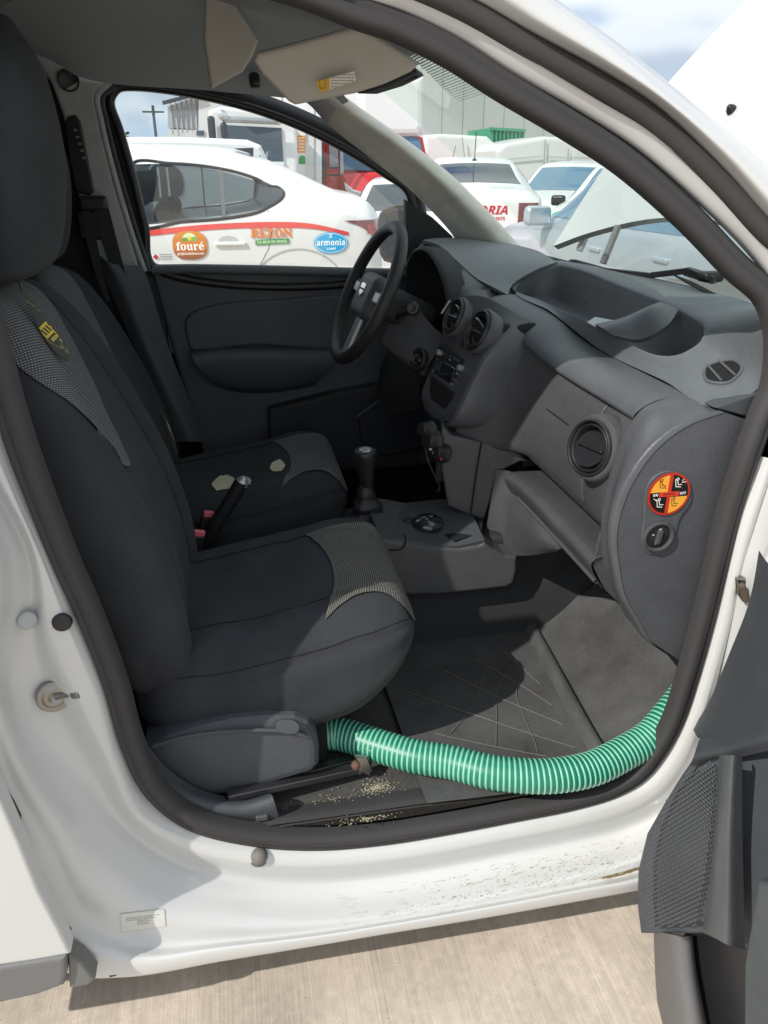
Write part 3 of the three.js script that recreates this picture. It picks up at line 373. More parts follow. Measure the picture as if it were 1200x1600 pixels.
{
  const v = G('sun_visor', van, { label: 'near sun visor with a yellow and white label' });
  const q = [[0.0731, 1.618, -0.62], [0.2595, 1.682, -0.62], [0.3523, 1.616, -0.62], [0.2531, 1.561, -0.62], [0.2227, 1.563, -0.62], [0.1353, 1.545, -0.62], [0.1264, 1.551, -0.62]];
  M('visor_panel', plate([[0.0729, 1.614, -0.62], [0.0803, 1.626, -0.62], [0.1683, 1.649, -0.62], [0.2594, 1.674, -0.62], [0.3701, 1.618, -0.62], [0.3525, 1.603, -0.62], [0.3052, 1.582, -0.62], [0.2532, 1.566, -0.62], [0.1433, 1.544, -0.62], [0.132, 1.549, -0.62], [0.087, 1.593, -0.62]], [-0.08, -0.22, 1], 0.022, { bevel: 0.009 }), mat.visor, v);
  const ln = canvasTex(512, 160, (x, w, h) => { x.fillStyle = '#d9a92c'; x.fillRect(0, 0, 170, h); x.fillStyle = '#6b4d10'; x.fillRect(40, 35, 80, 8); x.strokeStyle = '#6b4d10'; x.lineWidth = 6; x.strokeRect(45, 50, 70, 75); x.fillStyle = '#e4e0d6'; x.fillRect(170, 0, w - 170, h); x.fillStyle = '#77736a'; const r = mulberry(8); for (let j = 0; j < 6; j++) for (let i = 190; i < 480;) { const l = 8 + 26 * r(); if (j < 5 || i < 340) x.fillRect(i, 22 + j * 22, l, 7); i += l + 7; } });
  M('warning_label', flatUV(plate([[0.1794, 1.583, -0.6], [0.2471, 1.601, -0.6], [0.2503, 1.586, -0.6], [0.1856, 1.565, -0.6]], [-0.08, -0.22, 1], 0.001, { bevel: 0 }), [-0.08, -0.22, 1]), print(ln), v);
  const w = G('sun_visor', van, { label: 'far sun visor, its inner edge in view' });
  M('visor_panel', plate([[0.0041, 1.805, -0.98], [0.0319, 1.784, -0.98], [0.0572, 1.758, -0.98], [0.103, 1.69, -0.98], [0.0904, 1.663, -0.98], [0.0664, 1.632, -0.98], [0.0269, 1.612, -0.98], [-0.0042, 1.597, -0.98], [-0.0116, 1.692, -0.98]], [0.05, -0.08, 1], 0.022, { bevel: 0.008 }), mat.visor, w);
  M('visor_pivot', lathe([[0, 0.012], [0.012, 0.01], [0.014, 0], [0.014, -0.02]], [0.102, 1.633, -1.25], [0, -0.8, 0.6], 20), mat.black, w);
  M('mirror_mount', [plate([[0.2841, 1.575, -0.78], [0.3493, 1.598, -0.78], [0.4015, 1.624, -0.78], [0.4175, 1.613, -0.78], [0.3756, 1.592, -0.78], [0.3232, 1.575, -0.78]], [-0.1, -0.3, 1], 0.03, { bevel: 0.008 })], mat.trim, van);
  M('mirror_clip', plate([[0.3113, 1.604, -0.75], [0.3458, 1.609, -0.75], [0.3381, 1.599, -0.75], [0.3228, 1.594, -0.75], [0.31, 1.597, -0.75]], [-0.1, -0.3, 1], 0.008, { bevel: 0.002 }), mat.visor, van);
}
// far B pillar trim, belt and slide
M('pillar_trim', plate([[-0.534, 1.875, -1.4], [-0.4428, 1.827, -1.4], [-0.3934, 1.702, -1.4], [-0.3247, 1.653, -1.4], [-0.267, 1.642, -1.4], [-0.2968, 1.61, -1.4], [-0.2947, 1.536, -1.4], [-0.2796, 1.414, -1.4], [-0.2543, 1.264, -1.4], [-0.2376, 1.165, -1.4], [-0.3612, 1.168, -1.4], [-0.3757, 1.319, -1.4], [-0.3837, 1.476, -1.4], [-0.3851, 1.565, -1.4], [-0.4011, 1.637, -1.4], [-0.4348, 1.707, -1.4], [-0.5578, 1.758, -1.4]], [0, 0, 1], 0.05, { bevel: 0.012 }), mat.greyTrim, van);
M('sill_trim', loft([[[-0.20, 0.372, -0.104], [0.2, 0.368, -0.104], [0.55, 0.372, -0.104], [0.70, 0.40, -0.108]], [[-0.20, 0.374, -0.118], [0.2, 0.370, -0.118], [0.55, 0.374, -0.118], [0.70, 0.402, -0.12]], [[-0.20, 0.364, -0.15], [0.2, 0.3625, -0.15], [0.55, 0.3635, -0.15], [0.69, 0.376, -0.15]]], 30, 8), mat.seal, van);
M('side_lining', [rbox(0.52, 1.35, 0.03, 0.01).translate(-0.55, 1.05, -1.455), rbox(0.62, 0.85, 0.03, 0.01).translate(-0.50, 0.765, -1.452)], mat.blackMatt, van);
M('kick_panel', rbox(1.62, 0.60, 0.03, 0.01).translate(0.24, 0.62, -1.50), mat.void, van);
M('pillar_hole', lathe([[0.030, 0.003], [0.031, 0.008], [0.026, 0.006], [0.0255, 0.001], [0, 0.001]].map(([a, b]) => [a * 0.85, b]), [-0.358, 1.645, -1.398], [0.1, -0.2, 1], 28), mat.black, van);
M('pillar_foot_trim', loft([[[-0.3627, 1.256, -1.36], [-0.3393, 1.189, -1.36], [-0.2915, 1.014, -1.36], [-0.248, 0.8632, -1.36], [-0.2188, 0.6836, -1.36]], [[-0.3141, 1.208, -1.34], [-0.2876, 1.157, -1.34], [-0.2413, 0.9796, -1.34], [-0.1995, 0.8468, -1.34], [-0.1461, 0.6856, -1.34]], [[-0.2326, 1.192, -1.38], [-0.2204, 1.15, -1.38], [-0.1882, 0.969, -1.38], [-0.1513, 0.8336, -1.38], [-0.1104, 0.6697, -1.38]]], 20, 10), mat.trim, van);
{
  const b = G('seat_belt', van, { label: 'far seat belt with its height adjuster' });
  M('adjuster_slide', plate([[-0.3835, 1.55, -1.395], [-0.372, 1.564, -1.395], [-0.3527, 1.567, -1.395], [-0.3427, 1.551, -1.395], [-0.3382, 1.476, -1.395], [-0.3325, 1.383, -1.395], [-0.3503, 1.373, -1.395], [-0.3814, 1.383, -1.395], [-0.3853, 1.46, -1.395]], [0, 0, 1], 0.012, { bevel: 0.005 }), mat.black, b);
  for (const [u, w] of [[0, 0], [1, 0], [2, 0], [3, 0], [4, 0]]) M('slide_stop', rbox(0.008, 0.006, 0.006, 0.001).translate(...V([-0.3591, 1.531, -1.39]).lerp(V([-0.3468, 1.466, -1.39]), u / 4).toArray()), mat.steel, b);
  M('belt_guide', [rbox(0.075, 0.04, 0.03, 0.012).translate(...[-0.3349, 1.355, -1.36]), rbox(0.06, 0.075, 0.02, 0.008).translate(...[-0.3542, 1.301, -1.37])], mat.black, b);
  M('webbing', [loft([[[-0.3351, 1.345, -1.35], [-0.3251, 1.256, -1.35], [-0.3024, 1.156, -1.35], [-0.2642, 1.015, -1.35]], [[-0.2963, 1.344, -1.35], [-0.2855, 1.256, -1.35], [-0.272, 1.155, -1.35], [-0.2415, 1.014, -1.35]]], 24, 4, { th: 0.002 }), loft([[[-0.3645, 1.337, -1.345], [-0.3644, 1.274, -1.345], [-0.3528, 1.175, -1.345], [-0.3374, 1.106, -1.345]], [[-0.3452, 1.337, -1.345], [-0.3384, 1.273, -1.345], [-0.3328, 1.174, -1.345], [-0.3256, 1.106, -1.345]]], 24, 4, { th: 0.002 })], mat.belt, b);
}
// far door: frame, seals, panel
{
  const d = G('far_door', van);
  const w = [[-0.2047, 1.182, -1.43], [-0.2172, 1.295, -1.43], [-0.2347, 1.426, -1.43], [-0.2534, 1.535, -1.43], [-0.267, 1.601, -1.43], [-0.2437, 1.631, -1.43], [-0.2078, 1.636, -1.43], [-0.0722, 1.624, -1.43], [0.1096, 1.586, -1.43], [0.2815, 1.524, -1.43], [0.4626, 1.428, -1.43], [0.5387, 1.37, -1.43], [0.5356, 1.169, -1.43]];
  M('window_seal', tube(w, 0.012, 160, true, 8), mat.black, d);
  M('window_frame', band(w.map((p) => [p[0], p[1], p[2] - 0.012]), [[-0.004, 0.004], [0.004, 0.010], [0.018, 0.012], [0.030, 0.004], [0.045, -0.03]].map(([a, b]) => [-a, b]), 160, true), mat.blackMatt, d);
  M('pillar_weatherstrip', tube([[-0.2581, 1.643, -1.405], [-0.2942, 1.611, -1.405], [-0.2932, 1.552, -1.405], [-0.2769, 1.414, -1.405], [-0.254, 1.284, -1.405], [-0.2299, 1.175, -1.405]], 0.008, 40, false, 8), mat.greyTrim, d);
  M('pillar_weatherstrip', tube([[-0.2474, 1.633, -1.41], [-0.281, 1.608, -1.41], [-0.2789, 1.544, -1.41], [-0.2603, 1.406, -1.41], [-0.2379, 1.28, -1.41], [-0.2164, 1.174, -1.41]], 0.006, 40, false, 8), mat.trim, d);
  M('window_pane', plate(w.map((p) => [p[0], p[1], -1.455]), [0, 0, 1], 0.004, { bevel: 0 }), mat.glass, d);
  M('door_panel', plate([[-0.2168, 1.184, -1.43], [-0.0995, 1.183, -1.43], [0.2693, 1.167, -1.43], [0.5817, 1.153, -1.43], [0.7275, 1.061, -1.43], [0.7292, 0.5288, -1.43], [0.3756, 0.5084, -1.43], [-0.1187, 0.589, -1.43], [-0.1493, 0.7594, -1.43], [-0.1881, 0.9963, -1.43]], [0, 0, 1], 0.06, { bevel: 0.012 }), mat.trim, d);
  M('sill_rail', tube([[-0.2101, 1.177, -1.425], [-0.1, 1.176, -1.425], [0.1184, 1.168, -1.425], [0.345, 1.157, -1.425], [0.5606, 1.147, -1.425]], 0.014, 30, false, 10), mat.dashTop, d);
  M('upper_inlay', plate([[-0.1322, 1.034, -1.418], [-0.1005, 1.059, -1.418], [-0.0179, 1.078, -1.418], [0.1316, 1.083, -1.418], [0.3814, 1.073, -1.418], [0.3795, 0.9359, -1.418], [0.0664, 0.9507, -1.418], [-0.1227, 0.945, -1.418], [-0.1343, 0.9778, -1.418]], [0, 0, 1], 0.02, { bevel: 0.008, smooth: 70 }), mat.trim, d);
  M('armrest', loft([[[-0.1269, 0.9409, -1.42], [-0.0477, 0.9472, -1.42], [0.1045, 0.9429, -1.42], [0.3396, 0.9292, -1.42]], [[-0.1214, 0.9406, -1.36], [-0.0474, 0.9487, -1.36], [0.1011, 0.9443, -1.36], [0.3113, 0.9316, -1.36]], [[-0.1096, 0.9111, -1.355], [-0.0506, 0.9122, -1.355], [0.0982, 0.9016, -1.355], [0.2902, 0.8967, -1.355]], [[-0.0742, 0.8571, -1.38], [-0.0188, 0.8425, -1.38], [0.0953, 0.8288, -1.38], [0.2526, 0.8488, -1.38]], [[-0.0486, 0.8256, -1.42], [-0.0014, 0.8111, -1.42], [0.0959, 0.8019, -1.42], [0.236, 0.8151, -1.42]]], 24, 16), mat.trim, d);
  M('door_pocket', plate([[0.0913, 0.7589, -1.385], [0.2915, 0.799, -1.385], [0.4539, 0.8213, -1.385], [0.557, 0.8161, -1.385], [0.5728, 0.5337, -1.385], [0.0785, 0.5478, -1.385]], [0, 0, 1], 0.05, { bevel: 0.01 }), mat.blackMatt, d);
  const holes = canvasTex(512, 512, (x, w2, h) => { x.fillStyle = '#30333a'; x.fillRect(0, 0, w2, h); x.fillStyle = '#060708'; for (let j = 0; j < 34; j++) for (let i = 0; i < 34; i++) { x.beginPath(); x.arc((i + (j & 1) / 2) * 15.4 + 6, j * 15.4 + 6, 4.6, 0, 7); x.fill(); } });
  M('speaker_grille', flatUV(plate([[0.367, 0.7193, -1.36], [0.51, 0.8291, -1.36], [0.5756, 0.8299, -1.36], [0.5847, 0.6089, -1.36], [0.449, 0.5918, -1.36], [0.3784, 0.6444, -1.36]], [0, 0, 1], 0.012, { bevel: 0.003 }), [0, 0, 1]), std({ map: holes, color: C(0.7, 0.7, 0.7), roughness: 0.6 }), d);
  M('grille_trim', bar([0.3574, 0.7292, -1.35], [0.5118, 0.8356, -1.35], 0.012, 0.01), mat.trim, d);
  M('mirror_sail', plate([[0.5208, 1.357, -1.4], [0.602, 1.308, -1.4], [0.6662, 1.254, -1.4], [0.6485, 1.196, -1.4], [0.527, 1.165, -1.4]], [0, 0, 1], 0.03, { bevel: 0.004 }), mat.blackMatt, d);
  // outside mirror
  M('mirror_housing', loft([[[0.5245, 1.277, -1.62], [0.583, 1.276, -1.62], [0.5836, 1.233, -1.62], [0.5246, 1.234, -1.62], [0.5245, 1.277, -1.62]], [[0.4793, 1.286, -1.6], [0.4998, 1.32, -1.6], [0.5736, 1.329, -1.6], [0.6034, 1.277, -1.6], [0.5902, 1.188, -1.6], [0.504, 1.178, -1.6]], [[0.4863, 1.282, -1.66], [0.5073, 1.321, -1.66], [0.5912, 1.331, -1.66], [0.6305, 1.273, -1.66], [0.6151, 1.174, -1.66], [0.5073, 1.16, -1.66]], [[0.5395, 1.266, -1.78], [0.5526, 1.294, -1.78], [0.6099, 1.298, -1.78], [0.6305, 1.261, -1.78], [0.6203, 1.187, -1.78], [0.5575, 1.179, -1.78]]].slice(1), 24, 8, { closed: true }), mat.black, d);
  M('mirror_glass', plate([[0.4885, 1.284, -1.595], [0.507, 1.309, -1.595], [0.5705, 1.319, -1.595], [0.5939, 1.278, -1.595], [0.5826, 1.197, -1.595], [0.5093, 1.188, -1.595]], [-0.55, 0.05, 0.83], 0.004, { bevel: 0.001, smooth: 48 }), mat.chrome, d);
}
// ---------------------------------------------------------------- seats
function cat1(a, t) { const n = a.length - 1, x = Math.min(Math.max(t, 0), 1) * n, i = Math.min(Math.floor(x), n - 1), f = x - i, p = (k) => a[Math.min(Math.max(k, 0), n)]; const p0 = p(i - 1), p1 = p(i), p2 = p(i + 1), p3 = p(i + 2); return 0.5 * (2 * p1 + (p2 - p0) * f + (2 * p0 - 5 * p1 + 4 * p2 - p3) * f * f + (3 * p1 - p0 - 3 * p2 + p3) * f ** 3); }
const pw = (v, e) => Math.sign(v) * Math.abs(v) ** e;
const creases = (t, w) => { let s = 0; for (const [k, a] of w) s -= a * Math.exp(-(((t - k) / 0.012) ** 2)); return s; };
// cushion: stations front to back [x, top, bottom, half width]
const cushSt = [[-0.22, 0.65, 0.50, 0.19], [-0.17, 0.675, 0.47, 0.225], [-0.05, 0.690, 0.45, 0.24], [0.08, 0.712, 0.455, 0.243], [0.175, 0.730, 0.48, 0.243], [0.233, 0.728, 0.53, 0.234], [0.268, 0.713, 0.585, 0.218], [0.288, 0.686, 0.63, 0.192], [0.294, 0.664, 0.645, 0.15]];
const cushCol = [0, 1, 2, 3].map((k) => cushSt.map((s) => s[k]));
function cushP(t, th) {                                       // th: angle round the section, 0 at the near flank, pi/2 on top
  const [x, a, b, w] = cushCol.map((c) => cat1(c, t)), c = Math.cos(th), s = Math.sin(th), e = 2 / 3.4, tau = pw(c, e);
  let y = (a + b) / 2 + (a - b) / 2 * pw(s, e);
  if (s > 0) y += s * (0.022 * Math.exp(-(((Math.abs(tau) - 0.74) / 0.2) ** 2)) - 0.012 * (1 - tau * tau)) * sstep(t, 0.05, 0.3) * (1 - sstep(t, 0.7, 0.95));
  if (s > 0) y += -0.006 * Math.exp(-(((Math.abs(tau) - 0.56) / 0.035) ** 2)) * (1 - sstep(t, 0.7, 0.9)) + 0.010 * (fbm(x * 9, tau * 4, 3.1, 4) - 0.5) + 0.0016 * Math.sin(34 * (x + 0.5 * fbm(x * 5, tau * 3, 1.2, 2)) + 9 * tau) * Math.exp(-(((t - 0.3) / 0.16) ** 2));
  const side = Math.max(0, Math.abs(c)) ** 2, yy = (y - b) / (a - b);
  const z = w * tau * (1 - 0.03 * side * Math.exp(-(((yy - 0.46) / 0.035) ** 2)) - 0.022 * side * Math.exp(-(((yy - 0.75) / 0.03) ** 2))) + 0.009 * (fbm(x * 12, y * 12, tau, 4) - 0.5);
  return new THREE.Vector3(x, y, z);
}
// backrest: stations upwards [x, y, half width, half thickness]
const backSt = [[-0.175, 0.56, 0.17, 0.05], [-0.185, 0.63, 0.225, 0.075], [-0.200, 0.75, 0.245, 0.085], [-0.228, 0.87, 0.250, 0.088], [-0.268, 0.99, 0.246, 0.085], [-0.310, 1.10, 0.232, 0.078], [-0.345, 1.185, 0.205, 0.068], [-0.368, 1.235, 0.165, 0.055], [-0.380, 1.262, 0.10, 0.035], [-0.384, 1.270, 0.03, 0.01]];
const backCol = [0, 1, 2, 3].map((k) => backSt.map((s) => s[k]));
function backP(t, th) {
  const [x, y, w, d] = backCol.map((c) => cat1(c, t)), x2 = cat1(backCol[0], t + 0.01) - cat1(backCol[0], t - 0.01), y2 = cat1(backCol[1], t + 0.01) - cat1(backCol[1], t - 0.01), l = Math.hypot(x2, y2) || 1, fx = y2 / l, fy = -x2 / l;
  const c = Math.cos(th), s = Math.sin(th), tau = pw(c, 2 / 3), full = 1 - sstep(t, 0.55, 0.95);
  let o = d * pw(s, 2 / 3);
  if (s > 0) o += s * full * (0.050 * Math.abs(tau) ** 3 - 0.018 * (1 - tau * tau) - 0.008 * Math.exp(-(((Math.abs(tau) - 0.5) / 0.05) ** 2))) + 0.010 * s * (fbm(y * 8, tau * 4, 7, 4) - 0.5);
  return new THREE.Vector3(x + fx * o, y + fy * o, w * tau * (1 + 0.03 * full * Math.max(0, s)));
}
function blob(P, nt, nth) { const rows = []; for (let i = 0; i <= nt; i++) { const r = []; for (let j = 0; j <= nth; j++) r.push(P(i / nt, 2 * Math.PI * j / nth)); rows.push(r); } const cap = (r) => { const c = r.reduce((s, p) => s.add(p), new THREE.Vector3()).multiplyScalar(1 / r.length); return r.map(() => c.clone()); }; rows.unshift(cap(rows[0])); rows.push(cap(rows.at(-1))); return gridGeo(rows.map((r) => r.reverse()), true); }
const topAngle = (tau, p) => { const c = pw(tau, p / 2); return Math.acos(Math.max(-1, Math.min(1, c))); };
function cover(P, p, rows, off = 0.003, nu = 40, nv = 40, flip = false) {   // a cloth panel lying on P; rows of [t, tau0, tau1]
  const g = [];
  for (let i = 0; i <= nv; i++) {
    const q = i / nv, c = (k) => cat1(rows.map((r) => r[k]), q), r = [];
    for (let j = 0; j <= nu; j++) { const f = j / nu, bow = rows.bow ? rows.bow(q, f) : 0; r.push(P(c(0) + bow, topAngle(lerp(c(1), c(2), f), p))); }
    g.push(r);
  }
  const o = gridGeo(g), n = o.attributes.normal, a = o.attributes.position, out = P(0.6, Math.PI / 2).sub(P(0.6, -Math.PI / 2)), mid = Math.floor(a.count / 2);
  const s = new THREE.Vector3().fromBufferAttribute(n, mid).dot(out) > 0 ? 1 : -1;
  for (let i = 0; i < a.count; i++) a.setXYZ(i, a.getX(i) + s * off * n.getX(i), a.getY(i) + s * off * n.getY(i), a.getZ(i) + s * off * n.getZ(i));
  if (s < 0) { const ix = o.index.array; for (let i = 0; i < ix.length; i += 3) { const t = ix[i]; ix[i] = ix[i + 1]; ix[i + 1] = t; } o.computeVertexNormals(); }
  return o;
}
function makeSeat(meshMat) {
  const s = G('seat', van);
  M('cushion', blob(cushP, 70, 96), mat.cloth, s);
  M('backrest', blob(backP, 70, 96), mat.cloth, s);
  const cr = [[0.43, -0.58, 0.82], [0.52, -0.60, 0.70], [0.62, -0.63, 0.72], [0.74, -0.68, 0.84], [0.86, -0.76, 0.955], [0.998, -0.9, 0.998]];
  cr.bow = (q, f) => (1 - q) * 0.05 * (4 * f * (1 - f) - 0.1);
  M('cushion_panel', cover(cushP, 3.4, cr, 0.004, 40, 44, true), meshMat, s);
  const br = [[0.42, 0.22, 0.60], [0.48, 0.0, 0.80], [0.57, -0.20, 0.95], [0.67, -0.33, 0.99], [0.78, -0.45, 0.997], [0.88, -0.55, 0.997], [0.955, -0.6, 0.985]];
  br.bow = (q, f) => (1 - q) * 0.05 * (1 - 4 * f * (1 - f));
  M('backrest_panel', cover(backP, 3, br, 0.004, 40, 50, true), mat.meshDark, s);
  const hs = [[-0.340, 1.305, 0.11, 0.03], [-0.338, 1.325, 0.15, 0.06], [-0.328, 1.40, 0.165, 0.075], [-0.316, 1.50, 0.160, 0.075], [-0.312, 1.60, 0.135, 0.06], [-0.310, 1.66, 0.06, 0.03]].map((q, i, a) => q);
  const hc = [0, 1, 2, 3].map((k) => hs.map((q) => q[k]));
  M('headrest', blob((t, th) => { const [x, y, w, d] = hc.map((c) => cat1(c, t)); return new THREE.Vector3(x + d * pw(Math.sin(th), 0.75), y - 0.018, w * pw(Math.cos(th), 0.7)); }, 40, 48), mat.cloth, s);
  for (const k of [-1, 1]) M('headrest_post', lathe([[0.006, -0.03], [0.006, 0.10]], [-0.372, 1.25, 0.06 * k], [0.03, 1, 0], 12), mat.chrome, s);
  for (const k of [-1, 1]) M('post_collar', lathe([[0.013, 0], [0.013, 0.012], [0.006, 0.014]], [-0.374, 1.262, 0.06 * k], [0.03, 1, 0], 16), mat.black, s);
  return s;
}
const nearSeat = makeSeat(mat.mesh); nearSeat.position.set(0, 0, -0.43); nearSeat.userData.label = 'near passenger seat with its tidy black and grey cover';
const farSeat = nearSeat.clone(); van.add(farSeat); farSeat.position.set(-0.03, -0.005, -1.08); farSeat.userData.label = 'far driver seat, its worn cover torn open over pale foam';
farSeat.children.forEach((m) => { if (m.name === 'cushion_panel') m.material = mat.meshDark; if (/back|head|post/.test(m.name)) { m.position.x -= /head|post/.test(m.name) ? 0.075 : 0.04; m.position.y -= 0.045; } });
{ // tears in the far seat's cover, foam showing
  const tear = (t, tau, rt, ru, P, p) => { const rows = []; for (let i = 0; i <= 8; i++) { const q = -1 + i / 4, w = ru * Math.pow(Math.max(0.02, 1 - q * q), 0.7) * (0.85 + 0.3 * hash3(i, Math.round(t * 100), 4)); rows.push([t + rt * q, tau - w, tau + w]); } M('foam_tear', cover(P, p, rows, 0.003, 8, 16), mat.foam, farSeat); };
  tear(0.275, 0.36, 0.030, 0.26, cushP, 3.4); tear(0.325, 0.46, 0.018, 0.17, cushP, 3.4); tear(0.425, 0.22, 0.026, 0.18, cushP, 3.4); tear(0.30, 0.55, 0.05, 0.10, backP, 3);
  const seam = (y, r) => { const pts = []; for (let i = 0; i <= 30; i++) { const t = lerp(0.16, 0.93, i / 30), th = y + r * i / 30, p = cushP(t, th); p.z += 0.0004; pts.push(p); } return tube(pts, 0.0009, 90, false, 5); };
  for (const s of [nearSeat, farSeat]) { M('seam', seam(0.36, 0.16), mat.void, s); for (const u of [0.58, -0.58]) { M('seam', tube(Array.from({ length: 24 }, (_, i) => cushP(lerp(0.12, 0.50, i / 23), topAngle(u, 3.4)).add(new THREE.Vector3(0, 0.0008, 0))), 0.0012, 60, false, 5), mat.void, s); if (s === nearSeat) M('seam', tube(Array.from({ length: 30 }, (_, i) => backP(lerp(0.10, 0.9, i / 29), topAngle(u * 0.9, 3)).add(new THREE.Vector3(0.0008, 0, 0))), 0.0012, 60, false, 5), mat.void, s); }  }
}
// valance, runner and lever beside the near seat
{
  const v = G('seat_valance', van);
  M('side_cover', plate([[-0.2075, 0.523, -0.165], [-0.1677, 0.5417, -0.165], [-0.1234, 0.5514, -0.165], [-0.057, 0.5604, -0.165], [0.0096, 0.5585, -0.165], [0.0565, 0.5498, -0.165], [0.081, 0.5331, -0.165], [0.0938, 0.5049, -0.165], [0.0974, 0.4719, -0.165], [0.0961, 0.4359, -0.165], [0.0813, 0.4202, -0.165], [0.024, 0.409, -0.165], [-0.0588, 0.3933, -0.165], [-0.1385, 0.399, -0.165], [-0.1923, 0.4212, -0.165], [-0.2149, 0.4624, -0.165]], [0, 0.06, 1], 0.10, { bevel: 0.02 }), mat.trim, v);
  M('cover_ledge', tube([[-0.1899, 0.5328, -0.16], [-0.1347, 0.5448, -0.16], [-0.0692, 0.5454, -0.16], [-0.0032, 0.5377, -0.16], [0.0526, 0.5244, -0.16], [0.0749, 0.5093, -0.16]], 0.004, 40, false, 8), mat.trim, v);
  M('cover_cap', plate([[0.0232, 0.5493, -0.158], [0.0335, 0.5533, -0.158], [0.0514, 0.5505, -0.158], [0.0612, 0.5419, -0.158], [0.0607, 0.5291, -0.158], [0.0501, 0.5236, -0.158], [0.0278, 0.5301, -0.158], [0.0214, 0.5368, -0.158]], [0, 0.3, 1], 0.006, { bevel: 0.002, smooth: 40 }), mat.trim, v);
  const r = G('seat_runner', van);
  M('rail', [bar([-0.0744, 0.4172, -0.14], [0.1983, 0.3869, -0.2], 0.020, 0.014), bar([0.062, 0.3917, -0.2], [0.195, 0.3746, -0.24], 0.018, 0.012)], std({ color: C(0.10, 0.10, 0.105), roughness: 0.35, metalness: 0.8 }), r);
  M('rail_end', [plate([[0.1663, 0.4246, -0.185], [0.1908, 0.4172, -0.185], [0.1981, 0.3877, -0.185], [0.1905, 0.3763, -0.185], [0.1781, 0.388, -0.185], [0.1706, 0.383, -0.185]], [0.2, 0.2, 1], 0.01, { bevel: 0.002 })], mat.steel, r);
  M('rail_bolt', lathe([[0, 0.008], [0.007, 0.007], [0.009, 0], [0.009, -0.004]], [0.1645, 0.4151, -0.175], [0.1, 0.4, 1], 8), std({ color: C(0.16, 0.08, 0.06), roughness: 0.8, metalness: 0.3 }), r);
  M('pillar_foot_trim', loft([[[-0.2544, 0.7094, -0.125], [-0.242, 0.5727, -0.125], [-0.2034, 0.4686, -0.125], [-0.137, 0.4016, -0.125], [-0.0593, 0.3681, -0.125], [0.0142, 0.366, -0.125]], [[-0.2367, 0.7059, -0.118], [-0.2217, 0.582, -0.118], [-0.1818, 0.4856, -0.118], [-0.121, 0.4293, -0.118], [-0.0475, 0.4064, -0.118], [0.0072, 0.414, -0.118]], [[-0.2213, 0.6867, -0.15], [-0.211, 0.5696, -0.15], [-0.1714, 0.4815, -0.15], [-0.1179, 0.4217, -0.15], [-0.0478, 0.3903, -0.15], [-0.0012, 0.3939, -0.15]]], 40, 10, { th: 0.006 }), mat.trim, van, { label: 'curved black trim at the near pillar foot' });
  M('trim_clip', rbox(0.022, 0.012, 0.012, 0.003).translate(...[-0.0165, 0.3821, -0.115]), mat.dash, van);
}
// hand brake and belt buckles between the seats
{
  const h = G('hand_brake', van);
  M('lever', tube([[-0.1088, 0.6107, -0.76], [-0.0699, 0.6766, -0.76], [-0.0327, 0.7314, -0.76], [-0.0057, 0.7748, -0.76]], 0.017, 30, false, 14), mat.black, h);
  M('release_button', lathe([[0, 0.008], [0.007, 0.006], [0.009, 0], [0.014, -0.002], [0.0175, -0.012]], [-0.0024, 0.7793, -0.76], [0.45, 0.9, 0.1], 18), mat.silver, h);
  for (const [p, n] of [[[-0.1114, 0.6785, -0.7], [0.3, 0.9, 0.4]], [[-0.0898, 0.6895, -0.78], [0.3, 0.9, 0.4]]]) { const b = G('belt_buckle', van); M('buckle_body', at(rbox(0.03, 0.055, 0.018, 0.005), V(p).add(new THREE.Vector3(-0.01, -0.032, 0)).toArray(), [0.3, 0, 1], [0.3, 1, 0]), mat.black, b); M('buckle_button', at(rbox(0.026, 0.014, 0.014, 0.003), p, [0.3, 0, 1], [0.3, 1, 0]), mat.buckle, b); }
}
// ---------------------------------------------------------------- floor, carpet
M('carpet', loft([
  [[-0.64, 0.362, -0.104], [-0.64, 0.362, -0.5], [-0.64, 0.362, -0.9], [-0.64, 0.362, -1.4]],
  [[0.2, 0.362, -0.104], [0.2, 0.362, -0.5], [0.2, 0.362, -0.9], [0.2, 0.362, -1.4]],
  [[0.66, 0.362, -0.104], [0.66, 0.364, -0.5], [0.66, 0.364, -0.9], [0.66, 0.362, -1.4]],
  [[0.80, 0.44, -0.09], [0.80, 0.44, -0.5], [0.80, 0.44, -0.9], [0.80, 0.44, -1.4]],
  [[0.98, 0.66, -0.11], [0.98, 0.66, -0.5], [0.98, 0.66, -0.9], [0.98, 0.66, -1.4]]], 40, 60), mat.carpet, van);
M('tunnel', loft([[[-0.6, 0.36, -0.60], [0.2, 0.36, -0.60], [0.72, 0.36, -0.60], [0.95, 0.5, -0.60]], [[-0.6, 0.50, -0.66], [0.2, 0.50, -0.66], [0.72, 0.52, -0.66], [0.95, 0.62, -0.66]], [[-0.6, 0.52, -0.77], [0.2, 0.52, -0.77], [0.72, 0.54, -0.77], [0.95, 0.64, -0.77]], [[-0.6, 0.50, -0.88], [0.2, 0.50, -0.88], [0.72, 0.52, -0.88], [0.95, 0.62, -0.88]], [[-0.6, 0.36, -0.94], [0.2, 0.36, -0.94], [0.72, 0.36, -0.94], [0.95, 0.5, -0.94]]], 30, 30), mat.blackMatt, van);
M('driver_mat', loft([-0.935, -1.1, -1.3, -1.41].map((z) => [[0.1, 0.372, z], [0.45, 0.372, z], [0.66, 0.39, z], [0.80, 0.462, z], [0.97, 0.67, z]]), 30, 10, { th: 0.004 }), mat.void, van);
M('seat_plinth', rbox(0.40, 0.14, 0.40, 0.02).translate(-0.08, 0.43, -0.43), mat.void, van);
M('seat_plinth', rbox(0.40, 0.14, 0.40, 0.02).translate(-0.08, 0.43, -1.08), mat.void, van);
